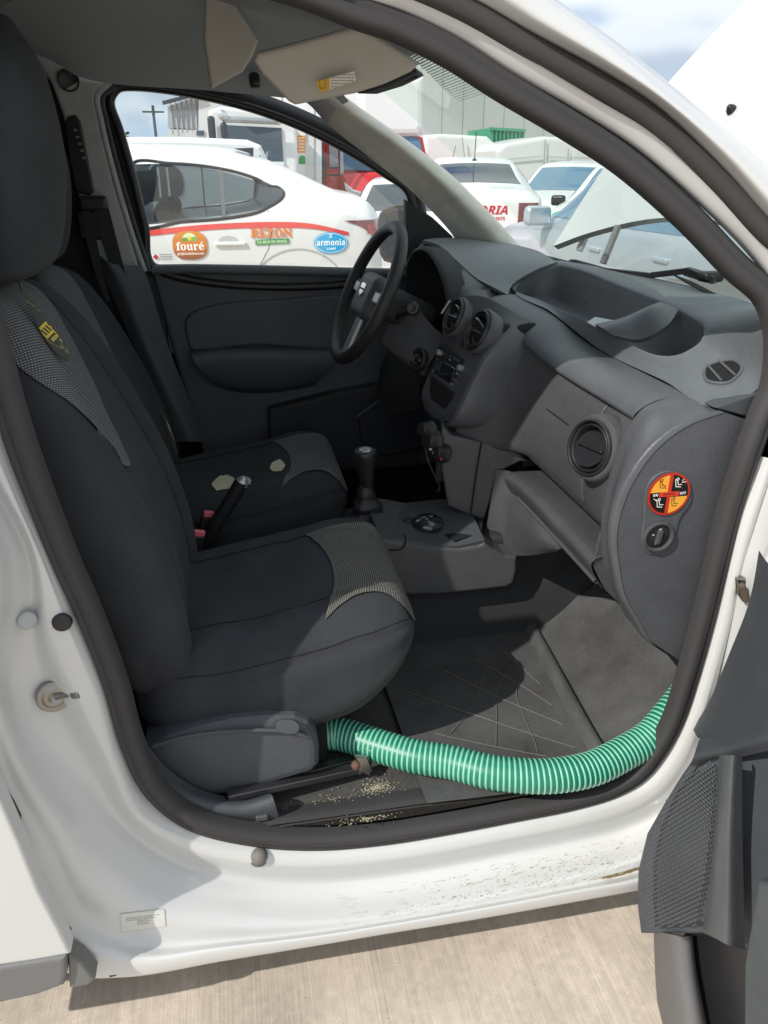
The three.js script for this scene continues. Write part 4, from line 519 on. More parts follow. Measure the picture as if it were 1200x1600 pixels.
// ---------------------------------------------------------------- dashboard
const dash = G('dashboard', van);
const zs = (prof, list) => list.map(([z, dx = 0, dy = 0]) => prof.map(([x, y]) => [x + dx, y + dy, z]));
const rim = [[0.758, 1.089], [0.698, 1.07], [0.655, 1.039], [0.625, 0.997], [0.605, 0.943], [0.600, 0.882], [0.613, 0.82], [0.633, 0.76], [0.673, 0.695], [0.701, 0.653], [0.779, 0.593]];
const rim2 = [[0.758, 1.090], [0.712, 1.0885], [0.668, 1.071], [0.643, 1.030], [0.627, 0.972], [0.619, 0.905], [0.622, 0.845], [0.634, 0.782], [0.670, 0.705], [0.701, 0.655], [0.779, 0.593]];
M('end_strip', loft([...zs(rim, [[-0.128, 0.010, -0.004], [-0.132, 0.002], [-0.142, -0.001]]), ...zs(rim2, [[-0.180, -0.001], [-0.204, 0], [-0.211, 0.003]]), ...zs(rim2, [[-0.214, 0.016, -0.004]])], 90, 24), mat.dash, dash);
M('end_cap', plate([...rim.map(([x, y]) => [x + 0.004, y, -0.130]), ...[[0.7968, 0.6447, -0.13], [0.8014, 0.8054, -0.13], [0.8216, 0.939, -0.13], [0.8284, 1.064, -0.13]]], [0, 0, 1], 0.02, { bevel: 0.004 }), mat.dash, dash);
M('end_trim', plate([[0.7493, 1.094, -0.126], [0.8235, 1.116, -0.126], [0.8481, 1.139, -0.126], [0.8511, 1.085, -0.126], [0.8215, 1.072, -0.126]], [0, 0, 1], 0.03, { bevel: 0.004 }), mat.trim, dash);
// pad with its undercut, then the two face panels
const pad = [[0.758, 1.090], [0.715, 1.0885], [0.684, 1.080], [0.664, 1.067], [0.658, 1.058], [0.661, 1.052], [0.672, 1.049]];
M('pad_edge', loft(zs(pad, [[-0.212], [-0.26], [-0.32], [-0.50], [-0.58, -0.001, 0.003], [-0.65, -0.006, 0.012], [-0.72, -0.018, 0.030], [-0.79, -0.028, 0.045], [-0.93, -0.058, 0.065]]), 50, 40), mat.dash, dash);
const face = [[0.676, 1.051], [0.663, 1.036], [0.648, 0.992], [0.637, 0.94], [0.636, 0.885], [0.646, 0.846], [0.668, 0.834], [0.70, 0.834]];
const faceAt = (z, dx, dy) => face.map(([x, y]) => { const k = (y - 0.834) / 0.2; return [x + dx * (dx > 0 ? 1 : lerp(1, 0.22, Math.min(1, k))), y + dy * k, z]; });
M('vent_surround', loft(zs(face, [[-0.200, 0.02], [-0.206, 0.004], [-0.215, -0.004], [-0.26, -0.006], [-0.318], [-0.326, 0.002], [-0.328, 0.008]]), 50, 24), mat.dashLow, dash);
M('airbag_panel', loft([faceAt(-0.331, 0.008, 0), faceAt(-0.333, 0.002, 0), faceAt(-0.345, 0, 0), faceAt(-0.42, 0, 0), faceAt(-0.50, 0, 0), faceAt(-0.57, -0.002, 0.004), faceAt(-0.62, -0.010, 0.012), faceAt(-0.66, -0.03, 0.026), faceAt(-0.682, -0.055, 0.032), faceAt(-0.705, -0.09, 0.036), faceAt(-0.728, -0.12, 0.04), faceAt(-0.75, -0.15, 0.042)], 50, 50), mat.dashLow, dash);
M('panel_groove', tube([[0.6435, 0.975, -0.43], [0.6435, 0.975, -0.55], [0.647, 0.975, -0.66], [0.6475, 0.976, -0.74]].map((p) => [p[0] + 0.0012, p[1], p[2]]), 0.0022, 20, false, 6), mat.void, dash);
// glove shelf
const lip = [[0.80, 0.80], [0.70, 0.798], [0.635, 0.800], [0.616, 0.797], [0.608, 0.788], [0.612, 0.772], [0.634, 0.737], [0.64, 0.728], [0.668, 0.700], [0.725, 0.655], [0.86, 0.60]];
M('glove_shelf', loft(zs(lip, [[-0.20], [-0.35], [-0.50], [-0.62, -0.002, -0.006], [-0.665, -0.004, -0.012], [-0.672, 0.01, -0.02]]), 80, 24), mat.dashLow, dash);
M('shelf_end', plate([[0.622, 0.845, -0.2125], [0.80, 0.845, -0.2125], [0.80, 0.62, -0.2125], [0.715, 0.655, -0.2125], [0.645, 0.725, -0.2125], [0.614, 0.78, -0.2125]], [0, 0, -1], 0.006, { bevel: 0.001 }), mat.dashLow, dash);
M('shelf_ridge', tube([[0.631, 0.744, -0.21], [0.630, 0.744, -0.4], [0.628, 0.742, -0.62]].map((p) => [p[0] - 0.004, p[1] - 0.002, p[2]]), 0.0045, 20, false, 8), mat.dash, dash);
M('shelf_back', [rbox(0.02, 0.12, 0.56, 0.004).translate(0.80, 0.83, -0.45), rbox(0.2, 0.012, 0.56, 0.004).translate(0.74, 0.845, -0.45), rbox(0.18, 0.09, 0.012, 0.004).translate(0.75, 0.83, -0.70)], mat.blackMatt, dash);
// knee panel at the shelf's inner end and stack side
M('knee_panel', loft([[[0.5906, 0.7878, -0.69], [0.6238, 0.7832, -0.67], [0.6335, 0.7559, -0.58], [0.6281, 0.7424, -0.47], [0.6322, 0.7254, -0.385]], [[0.5835, 0.7189, -0.69], [0.6103, 0.6999, -0.67], [0.6161, 0.7028, -0.58], [0.6128, 0.7162, -0.47], [0.6321, 0.72, -0.39]], [[0.5754, 0.634, -0.69], [0.6023, 0.6235, -0.67], [0.6108, 0.6473, -0.58], [0.6163, 0.6861, -0.48], [0.6318, 0.7153, -0.395]], [[0.5737, 0.5759, -0.69], [0.5989, 0.5728, -0.67], [0.6176, 0.6046, -0.59], [0.6269, 0.6511, -0.5], [0.6437, 0.6993, -0.42]]], 40, 20, { th: 0.006 }), mat.dashLow, dash);
M('stack_side', plate([[0.456, 0.8965, -0.7], [0.4814, 0.8701, -0.7], [0.5537, 0.8528, -0.7], [0.6237, 0.8449, -0.7], [0.6748, 0.8059, -0.7], [0.652, 0.8075, -0.7], [0.6211, 0.79, -0.7], [0.5963, 0.7754, -0.7], [0.5843, 0.7062, -0.7], [0.571, 0.6524, -0.7], [0.5279, 0.6665, -0.7], [0.4786, 0.6878, -0.7], [0.4596, 0.7823, -0.7]], [-0.25, 0, 1], 0.03, { bevel: 0.006 }), mat.dashLow, dash);
M('stack_groove', tube([[0.5524, 0.8542, -0.696], [0.5438, 0.7776, -0.696], [0.5347, 0.6677, -0.696]], 0.0018, 20, false, 6), mat.void, dash);
// top moulding with the open tray
const trayTop = [[0.7125, 1.162, -1], [0.7429, 1.147, -0.85], [0.7524, 1.141, -0.68], [0.7652, 1.13, -0.5], [0.7846, 1.122, -0.38], [0.803, 1.134, -0.34], [0.8317, 1.156, -0.33], [0.851, 1.173, -0.35], [0.8753, 1.181, -0.45], [0.8853, 1.187, -0.56], [0.8965, 1.191, -0.78], [0.8797, 1.204, -1], [0.8511, 1.205, -1.05], [0.7938, 1.188, -1.05]];
const trayOut = [[0.700, 1.157, -0.93], [0.730, 1.137, -0.79], [0.740, 1.1215, -0.72], [0.757, 1.0915, -0.55], [0.758, 1.0915, -0.30], [0.758, 1.0905, -0.135]].concat([[0.8319, 1.127, -0.135], [0.8507, 1.22, -0.18], [0.9499, 1.215, -0.36], [1.002, 1.205, -0.6], [0.9851, 1.204, -0.85], [0.9288, 1.206, -1.1], [0.8837, 1.21, -1.13], [0.7902, 1.191, -1.06]]);
M('top_moulding', loft([trayTop.map((p) => [p[0], p[1] - 0.010, p[2]]), trayTop.map((p, i) => { const q = trayOut[i]; return [lerp(p[0], q[0], 0.04), lerp(p[1], q[1], 0.04) + 0.001, lerp(p[2], q[2], 0.04)]; }), trayTop.map((p, i) => { const q = trayOut[i], k = i > 7 && i < 13 ? 0.006 : 0; return [lerp(p[0], q[0], 0.45), lerp(p[1], q[1], 0.45) + k, lerp(p[2], q[2], 0.45)]; }), trayOut.map((p, i) => [p[0], p[1] + (i > 0 && i < 6 ? 0.002 : 0), p[2]])], 160, 24, { closed: true }), mat.dashTop, dash);
M('pad_underlay', loft([[[0.6027, 1.169, -1], [0.6808, 1.132, -0.9], [0.7473, 1.092, -0.8]], [[0.6634, 1.189, -1.06], [0.7213, 1.158, -0.99], [0.7615, 1.113, -0.8]]].map((r) => r.map((p) => [p[0] + 0.004, p[1] - 0.010, p[2]])), 16, 4, { th: 0.005 }), mat.dashTop, dash);
const trayLow = trayTop.map((p, i) => [p[0] + (i < 6 ? 0.035 : i < 8 ? -0.01 : -0.035), p[1] - 0.085, p[2] + (i > 3 && i < 8 ? -0.035 : i > 11 || i < 1 ? 0.02 : 0)]);
{
  const cen = trayLow.reduce((s, p) => s.add(V(p)), new THREE.Vector3()).multiplyScalar(1 / trayLow.length).toArray();
  M('tray_well', loft([trayTop.map((p) => [p[0], p[1] - 0.004, p[2]]), trayTop.map((p, i) => [lerp(p[0], trayLow[i][0], 0.5), p[1] - 0.05, lerp(p[2], trayLow[i][2], 0.5)]), trayLow, trayLow.map((p) => [lerp(p[0], cen[0], 0.3), lerp(p[1], cen[1], 0.3) - 0.004, lerp(p[2], cen[2], 0.3)]), trayLow.map((p) => [lerp(p[0], cen[0], 0.98), cen[1] - 0.005, lerp(p[2], cen[2], 0.98)])], 140, 26, { closed: true }), mat.dash, dash);
  M('tray_saddle', loft([[[0.7594, 1.14, -0.6], [0.7956, 1.158, -0.56], [0.8278, 1.186, -0.52], [0.8805, 1.189, -0.56]], [[0.745, 1.144, -0.54], [0.7854, 1.165, -0.5], [0.819, 1.193, -0.48], [0.8781, 1.189, -0.52]], [[0.7519, 1.136, -0.5], [0.7784, 1.139, -0.44], [0.8111, 1.168, -0.41], [0.8693, 1.188, -0.47]]], 24, 12, { th: 0.01 }), mat.dash, dash);
}
const topMesh = dash.children.find((m) => m.name === 'top_moulding'); topMesh.updateWorldMatrix(true, false);
const drop = (p, h = 0.002) => { const from = new THREE.Vector3(0, 1.45, 0.95), r = new THREE.Raycaster(from, V(p).sub(from).normalize()); topMesh.material.side = THREE.DoubleSide; const k = r.intersectObject(topMesh, false)[0]; topMesh.material.side = THREE.FrontSide; return k ? [k.point.x, k.point.y + h, k.point.z] : p; };
M('demister_slot', plate([[0.9888, 1.211, -0.71], [0.9904, 1.211, -0.62], [0.9817, 1.212, -0.5], [0.9716, 1.212, -0.45], [0.9683, 1.208, -0.5], [0.9779, 1.204, -0.61]].map((p) => drop(p, 0.0025)), [-0.25, 1, 0.1], 0.003, { bevel: 0.0005, up: [0, 0, -1] }), mat.void, dash);
M('cowl', loft([[[0.8612, 1.203, -0.16], [0.9543, 1.216, -0.32], [1, 1.213, -0.6], [0.9837, 1.213, -0.85], [0.914, 1.216, -1.2], [0.8443, 1.234, -1.38]], [[0.8558, 1.195, -0.15], [0.9513, 1.204, -0.33], [0.9908, 1.2, -0.6], [0.969, 1.198, -0.85], [0.8882, 1.202, -1.18], [0.8213, 1.216, -1.34]]].map((r, k) => r.map((p) => [p[0], p[1] - 0.012, p[2]])), 40, 4, { th: 0.006 }), mat.blackMatt, dash);
M('wiper_arm', [bar([0.9084, 1.191, -1.05], [0.959, 1.202, -0.8], 0.014, 0.01), bar([0.959, 1.202, -0.8], [0.9963, 1.22, -0.72], 0.016, 0.014), bar([0.9963, 1.22, -0.72], [1.036, 1.207, -0.66], 0.022, 0.018), rbox(0.05, 0.022, 0.04, 0.008).translate(...[1.034, 1.212, -0.68])].map((g) => g.translate(0.03, 0.008, 0)), mat.black, dash);
{ // grille on the right of the top, laid to the moulding's curve
  const o = crv([[0.7923, 1.122, -0.235], [0.829, 1.127, -0.27], [0.8635, 1.133, -0.265], [0.8597, 1.129, -0.23], [0.836, 1.121, -0.205], [0.8062, 1.114, -0.19], [0.7857, 1.113, -0.21]], 48, true).map((p) => V(drop(p.toArray(), 0.0015))), c = o.reduce((s, p) => s.add(p), new THREE.Vector3()).multiplyScalar(1 / o.length);
  M('demister_grille', tube(o.slice(0, -1).map((p) => p.toArray()), 0.0028, 96, true, 8), mat.dashTop, dash);
  M('grille_void', gridGeo([1, 0.66, 0.33, 0.01].map((k) => o.map((p) => V(drop(c.clone().lerp(p, k).toArray(), 0.0012))))), mat.void, dash);
  for (const [i, j] of [[4, 36], [9, 29]]) M('grille_slat', tube([o[i], o[i].clone().lerp(o[j], 0.5), o[j]].map((p) => drop(p.toArray(), 0.0035)), 0.0022, 20, false, 8), mat.dashTop, dash);
}
// left part: pad rising to the instrument hood
M('hood_pad', loft([[[0.5288, 1.253, -1.22], [0.5575, 1.246, -1.17], [0.5884, 1.212, -1.08], [0.6192, 1.178, -1], [0.6458, 1.164, -0.97], [0.677, 1.147, -0.93]], [[0.5581, 1.251, -1.28], [0.5977, 1.249, -1.22], [0.6422, 1.229, -1.14], [0.6714, 1.201, -1.06], [0.692, 1.184, -1.03], [0.7123, 1.164, -0.995]], [[0.596, 1.248, -1.34], [0.6488, 1.247, -1.29], [0.7156, 1.236, -1.23], [0.7637, 1.215, -1.16], [0.7793, 1.203, -1.1], [0.7952, 1.191, -1.045]], [[0.6285, 1.245, -1.39], [0.721, 1.241, -1.37], [0.8269, 1.228, -1.33], [0.8743, 1.217, -1.27], [0.87, 1.212, -1.17], [0.8587, 1.207, -1.06]]], 50, 30, { th: 0.008 }), mat.dashTop, dash);
M('hood_side', loft([[[0.7715, 1.097, -0.95], [0.7221, 1.124, -1], [0.6561, 1.161, -0.98], [0.6204, 1.176, -0.95], [0.5883, 1.215, -1.08], [0.5575, 1.247, -1.17], [0.5336, 1.253, -1.24]], [[0.6906, 1.094, -0.92], [0.6381, 1.13, -0.92], [0.5955, 1.156, -0.92], [0.5733, 1.165, -0.94], [0.564, 1.198, -1.04], [0.5473, 1.238, -1.15], [0.5199, 1.247, -1.22]], [[0.577, 1.154, -0.86], [0.5592, 1.154, -0.88], [0.543, 1.145, -0.9], [0.5299, 1.113, -0.93], [0.5351, 1.181, -1], [0.5302, 1.231, -1.11], [0.5099, 1.24, -1.2]]], 30, 12), mat.dash, dash);
{
  const arch = [[0.5077, 1.001, -1.27], [0.5031, 1.091, -1.28], [0.4997, 1.181, -1.27], [0.5041, 1.227, -1.22], [0.5145, 1.243, -1.16], [0.5226, 1.231, -1.08], [0.5263, 1.196, -1], [0.5302, 1.152, -0.96], [0.5361, 1.094, -0.95]];
  const back = arch.map((p) => [p[0] + 0.12, lerp(p[1], 1.10, 0.12), lerp(p[2], -1.11, 0.15)]);
  M('instrument_hood', loft([back, arch.map((p) => [p[0] + 0.004, p[1] - 0.004, lerp(p[2], -1.11, 0.03)]), arch.map((p) => [p[0] - 0.004, p[1], p[2]]), arch.map((p) => [p[0] + 0.002, p[1] + 0.006, lerp(p[2], -1.11, -0.05)]), arch.map((p) => [p[0] + 0.05, p[1] + 0.004, lerp(p[2], -1.11, -0.07)])], 60, 20), mat.blackMatt, dash);
  M('instrument_face', plate(back, [-1, 0.15, 0], 0.01, { bevel: 0.001 }), mat.black, dash);
  M('column_panel', loft([[[0.4458, 1.137, -1.08], [0.4711, 1.116, -1.04], [0.4995, 1.078, -1], [0.5277, 1.049, -0.95]], [[0.4132, 1.077, -1.07], [0.4459, 1.058, -1.03], [0.4776, 1.04, -0.99], [0.5086, 1.018, -0.95]], [[0.3855, 1.02, -1.06], [0.417, 0.9998, -1.02], [0.4508, 0.9939, -0.98], [0.4827, 0.9795, -0.95]], [[0.4028, 0.9984, -1.06], [0.4309, 0.9772, -1.02], [0.4512, 0.9672, -0.98], [0.4697, 0.9568, -0.95]]], 24, 24, { th: 0.02 }), mat.dashLow, dash);
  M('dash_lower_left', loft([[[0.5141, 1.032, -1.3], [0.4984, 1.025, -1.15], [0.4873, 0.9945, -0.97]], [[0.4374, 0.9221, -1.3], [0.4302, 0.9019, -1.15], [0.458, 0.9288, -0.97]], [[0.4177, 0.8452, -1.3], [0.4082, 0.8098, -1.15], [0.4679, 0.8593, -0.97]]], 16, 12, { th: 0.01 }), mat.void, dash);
  M('ignition_lock', lathe([[0.030, -0.01], [0.030, 0.002], [0.026, 0.005], [0.018, 0.003], [0.016, -0.004], [0.010, -0.003], [0.009, 0.004], [0, 0.005]], [0.4608, 0.9935, -0.965], [-0.9, 0.3, 0.35], 28), mat.black, dash);
  M('key_slot', rbox(0.003, 0.010, 0.003, 0.001).translate(...[0.4702, 0.9904, -0.955]), mat.steel, dash);
}
// centre stack
const stack = [[[0.5306, 1.141, -0.93], [0.5556, 1.163, -0.88], [0.589, 1.165, -0.84], [0.6397, 1.139, -0.76]], [[0.5176, 1.09, -0.93], [0.5336, 1.095, -0.86], [0.5565, 1.099, -0.8], [0.605, 1.109, -0.725]], [[0.5096, 1.03, -0.93], [0.5204, 1.033, -0.85], [0.5316, 1.039, -0.78], [0.5506, 1.061, -0.702]], [[0.4846, 0.971, -0.93], [0.4968, 0.9708, -0.85], [0.5092, 0.9755, -0.78], [0.5229, 1.005, -0.705]], [[0.4616, 0.9166, -0.92], [0.4726, 0.9074, -0.85], [0.4831, 0.9142, -0.78], [0.4954, 0.9417, -0.705]], [[0.4649, 0.8839, -0.91], [0.4667, 0.8847, -0.85], [0.4738, 0.8878, -0.79], [0.4826, 0.901, -0.725]]];
M('stack_bezel', loft(stack, 40, 40, { th: 0.03 }), mat.dash, dash);
M('stack_edge', loft([[...stack.map((r) => r[3]), stack[5][2], stack[5][1], stack[5][0]].map((p) => [p[0] - 0.001, p[1], p[2]]), [...stack.map((r) => [r[3][0] + 0.006, r[3][1] - 0.004, r[3][2] + 0.010]), ...[2, 1, 0].map((k) => [stack[5][k][0] + 0.006, stack[5][k][1] - 0.012, stack[5][k][2] + 0.002])], [...stack.map((r, i) => [r[3][0] + [0.12, 0.10, 0.10, 0.13, 0.16, 0.17][i], r[3][1] - [0.05, 0.045, 0.02, 0.02, 0.02, 0.02][i], r[3][2] + 0.006]), ...[2, 1, 0].map((k) => [stack[5][k][0] + 0.08, stack[5][k][1] - 0.03, stack[5][k][2]])]], 60, 10), mat.dash, dash);
M('stack_core', rbox(0.30, 0.52, 0.20, 0.02).translate(0.70, 0.80, -0.82), mat.void, dash);
M('radio_core', rbox(0.16, 0.2, 0.20, 0.02).translate(0.63, 1.02, -0.82), mat.void, dash);
function roundVent(p, n, r, flap) {
  M('air_vent', lathe([[r * 1.0, -0.03], [r * 1.06, 0.004], [r * 1.0, 0.012], [r * 0.94, 0.010], [r * 0.93, 0.003], [r * 0.88, 0.003], [r * 0.86, 0.008], [r * 0.80, 0.009], [r * 0.76, 0.002], [r * 0.72, -0.02]], p, n, 48), mat.black, dash);
  const fr = frame(n), g = new THREE.CylinderGeometry(r * 0.73, r * 0.73, 0.004, 40); g.rotateX(Math.PI / 2); g.rotateX(flap);
  M('vent_flap', [at(g, p, n), at(rbox(r * 1.3, 0.004, 0.012, 0.0015).rotateX(flap), V(p).addScaledVector(V(n).normalize(), 0.005).toArray(), n)], phy({ color: C(0.02, 0.021, 0.024), roughness: 0.22, clearcoat: 0.6 }), dash);
}
roundVent([0.5307, 1.115, -0.875], [-0.9, 0.42, 0.12], 0.041, 0.5);
roundVent([0.5564, 1.1, -0.765], [-0.9, 0.42, 0.12], 0.046, 0.75);
M('vent_bulge', lathe([[0.045, -0.03], [0.049, 0], [0.046, 0.005], [0.041, 0.004]], [0.5298, 1.115, -0.872], [-0.9, 0.42, 0.12], 40), mat.dash, dash);
M('vent_bulge', lathe([[0.050, -0.03], [0.054, 0], [0.051, 0.005], [0.046, 0.004]], [0.5554, 1.101, -0.762], [-0.9, 0.42, 0.12], 40), mat.dash, dash);
roundVent([0.617, 0.9857, -0.268], [-0.93, 0.20, 0.30], 0.050, -0.35);
M('vent_bulge', lathe([[0.064, -0.03], [0.061, -0.004], [0.057, 0.004], [0.051, 0.004]], [0.616, 0.9864, -0.266], [-0.93, 0.20, 0.30], 48), mat.dashLow, dash);
M('hazard_button', plate([[0.5141, 1.067, -0.81], [0.5216, 1.076, -0.81], [0.5312, 1.071, -0.81], [0.53, 1.061, -0.81], [0.5208, 1.057, -0.81]], [-0.9, 0.42, 0.1], 0.01, { bevel: 0.002, smooth: 30 }), mat.black, dash);
{
  const q = [[0.5087, 1.038, -0.915], [0.5431, 1.029, -0.755], [0.5103, 0.9651, -0.755], [0.4891, 0.9744, -0.915]];
  M('radio', quadPlate(q, 0, 0, 1, 1, 0.02, 0.006), mat.black, dash);
  M('radio_display', quadPlate(q, 0.30, 0.42, 0.70, 0.95, 0.004, 0.0085), phy({ color: C(0.012, 0.014, 0.02), roughness: 0.12, clearcoat: 1 }), dash);
  for (const [u, v] of [[0.14, 0.22], [0.86, 0.30]]) M('radio_knob', lathe([[0, 0.014], [0.006, 0.014], [0.0075, 0.012], [0.008, 0]], quad(q, u, v, 0.006).toArray(), qn(q), 20), mat.silver, dash);
  for (const [u, v] of [[0.10, 0.5], [0.10, 0.68], [0.10, 0.86], [0.22, 0.55], [0.22, 0.75], [0.80, 0.55], [0.80, 0.75], [0.90, 0.55], [0.90, 0.75], [0.44, 0.14], [0.56, 0.14], [0.68, 0.14]]) M('radio_button', quadPlate(q, u - 0.04, v - 0.055, u + 0.04, v + 0.055, 0.004, 0.0085, 0.001), mat.dash, dash);
  for (const [u, v] of [[0.84, 0.5], [0.84, 0.9], [0.12, 0.94], [0.5, 0.25]]) M('radio_legend', quadPlate(q, u - 0.03, v - 0.012, u + 0.03, v + 0.012, 0.0006, 0.0128, 0), mat.whiteLetters, dash);
  const k = [[0.4886, 0.9637, -0.912], [0.5075, 0.9591, -0.755], [0.4873, 0.9026, -0.765], [0.4734, 0.9, -0.905]];
  M('stack_pocket', quadPlate(k, 0, 0, 1, 1, 0.004, 0.006), mat.blackMatt, dash);
  M('pocket_void', quadPlate(k, 0.10, 0.06, 0.94, 0.80, 0.004, 0.0085), mat.void, dash);
  // heater controls
  M('heater_panel', plate([[0.4261, 0.9107, -0.74], [0.4668, 0.8926, -0.74], [0.4901, 0.853, -0.74], [0.4889, 0.7979, -0.74], [0.4811, 0.7453, -0.74], [0.4678, 0.7597, -0.74], [0.4473, 0.8074, -0.74], [0.4305, 0.8505, -0.74]], [-0.85, 0.2, 0.45], 0.02, { bevel: 0.003 }), mat.blackMatt, dash);
  for (const [p, r] of [[[0.4361, 0.8787, -0.74], 0.018], [[0.448, 0.851, -0.735], 0.022], [[0.4667, 0.8261, -0.72], 0.018]]) M('heater_knob', lathe([[0, 0.026], [r * 0.75, 0.026], [r * 0.85, 0.022], [r, 0.004], [r * 1.25, 0.002], [r * 1.3, -0.006]], p, [-0.85, 0.3, 0.4], 24), mat.black, dash);
  M('heater_mark', rbox(0.004, 0.003, 0.014, 0.001).translate(...[0.4555, 0.8215, -0.695]), mat.redTape, dash);
  M('heater_switch', [rbox(0.008, 0.010, 0.012, 0.002).translate(...[0.4432, 0.8278, -0.72]), rbox(0.008, 0.010, 0.012, 0.002).translate(...[0.4351, 0.8411, -0.72])], mat.silver, dash);
  M('cable', tube([[0.4446, 0.8127, -0.8], [0.4536, 0.7751, -0.8], [0.4711, 0.7345, -0.8], [0.4837, 0.7039, -0.8], [0.4789, 0.6938, -0.8]], 0.0025, 24, false, 6), mat.trim, dash);
}
{
  const font = await new FontLoader().loadAsync('fonts/droid/droid_sans_bold.typeface.json');
  const g = new TextGeometry('AIRBAG', { font, size: 0.011, depth: 0.0008, curveSegments: 4, bevelEnabled: false });
  M('panel_lettering', at(g, [0.6395, 0.948, -0.435], [-1, 0.12, 0]), mat.dash, dash);
}
// passenger airbag switch and its round notice on the end cap
{
  M('switch_surround', plate([[0.652, 0.9657, -0.126], [0.6631, 0.983, -0.126], [0.686, 0.9903, -0.126], [0.714, 0.9814, -0.126], [0.7314, 0.9618, -0.126], [0.7369, 0.9311, -0.126], [0.7211, 0.8992, -0.126], [0.7176, 0.8631, -0.126], [0.7027, 0.8375, -0.126], [0.6762, 0.8376, -0.126], [0.6587, 0.8589, -0.126], [0.6548, 0.9014, -0.126]], [0, 0, 1], 0.005, { bevel: 0.0015, smooth: 90 }), mat.dash, dash);
  const note = canvasTex(512, 512, (x, w, h) => {
    x.fillStyle = '#b8301e'; x.fillRect(0, 0, w, h); const c = 256, R = 232;
    x.save(); x.beginPath(); x.arc(c, c, R, 0, 7); x.clip(); x.fillStyle = '#1b1717'; x.fillRect(0, 0, w, h);
    x.fillStyle = '#eda73a'; x.fillRect(0, 0, c, 236); x.fillRect(c, 292, c, c);
    x.fillStyle = '#1b1717'; x.fillRect(0, 226, w, 60); x.fillStyle = '#c5341f'; x.fillRect(c - 22, 0, 44, h); x.fillStyle = '#d8402a'; x.fillRect(138, 228, 240, 54);
    x.lineWidth = 9; x.lineCap = 'round';
    const seat = (ox, oy, col, s) => { x.strokeStyle = col; x.beginPath(); x.moveTo(ox - 42 * s, oy - 60); x.lineTo(ox - 24 * s, oy + 30); x.lineTo(ox + 34 * s, oy + 36); x.moveTo(ox - 14 * s, oy - 42); x.lineTo(ox + 2 * s, oy + 8); x.lineTo(ox + 42 * s, oy + 6); x.stroke(); x.beginPath(); x.arc(ox - 14 * s, oy - 60, 13, 0, 7); x.stroke(); };
    seat(160, 140, '#4a2d0c', 1); seat(350, 140, '#f2f0ea', 1); seat(160, 372, '#f2f0ea', 1); seat(340, 372, '#4a2d0c', 1);
    x.strokeStyle = '#f2f0ea'; x.beginPath(); x.moveTo(395, 100); x.lineTo(440, 60); x.moveTo(395, 120); x.lineTo(450, 120); x.moveTo(120, 330); x.lineTo(80, 300); x.stroke();
    x.strokeStyle = '#c5341f'; x.beginPath(); x.moveTo(110, 70); x.lineTo(215, 190); x.stroke();
    x.fillStyle = '#fff'; x.font = 'bold 42px sans-serif'; x.textAlign = 'center'; x.fillText('ON', 92, 271); x.fillText('OFF', 425, 271);
    x.fillStyle = '#2a1210'; x.font = 'bold 40px sans-serif'; x.fillText('AIRBAG', 258, 269); x.restore();
  });
  const cpt = [0.6912, 0.9498, -0.1235], g = new THREE.CylinderGeometry(0.0380, 0.0380, 0.0015, 64); g.rotateX(Math.PI / 2); g.rotateZ(0.06);
  M('airbag_notice', flatUV(g.translate(...cpt), [0, 0, 1]), print(note, { roughness: 0.35 }), dash);
  const k = [0.6847, 0.8716, -0.125];
  M('switch_ring', lathe([[0.0275, -0.004], [0.0285, 0.003], [0.0262, 0.006], [0.0225, 0.004], [0.0212, -0.003]], k, [0, 0, 1], 40), mat.dashLow, dash);
  M('switch_dial', [lathe([[0, 0.001], [0.021, 0.001], [0.0216, -0.004]], k, [0, 0, 1], 30)], mat.black, dash);
  M('switch_key_slot', at(rbox(0.009, 0.025, 0.008, 0.002).rotateZ(-0.15), [k[0], k[1], k[2] + 0.003], [0, 0, 1]), mat.trim, dash);
  M('switch_legend', [at(rbox(0.005, 0.0025, 0.0006, 0.0002), [k[0] - 0.002, k[1] - 0.013, k[2] + 0.0016]), at(rbox(0.004, 0.0018, 0.0006, 0.0002), [k[0] - 0.010, k[1] + 0.004, k[2] + 0.0016]), at(rbox(0.005, 0.0022, 0.0006, 0.0002), [k[0] + 0.002, k[1] + 0.0135, k[2] + 0.0016])], mat.whiteLetters, dash);
}
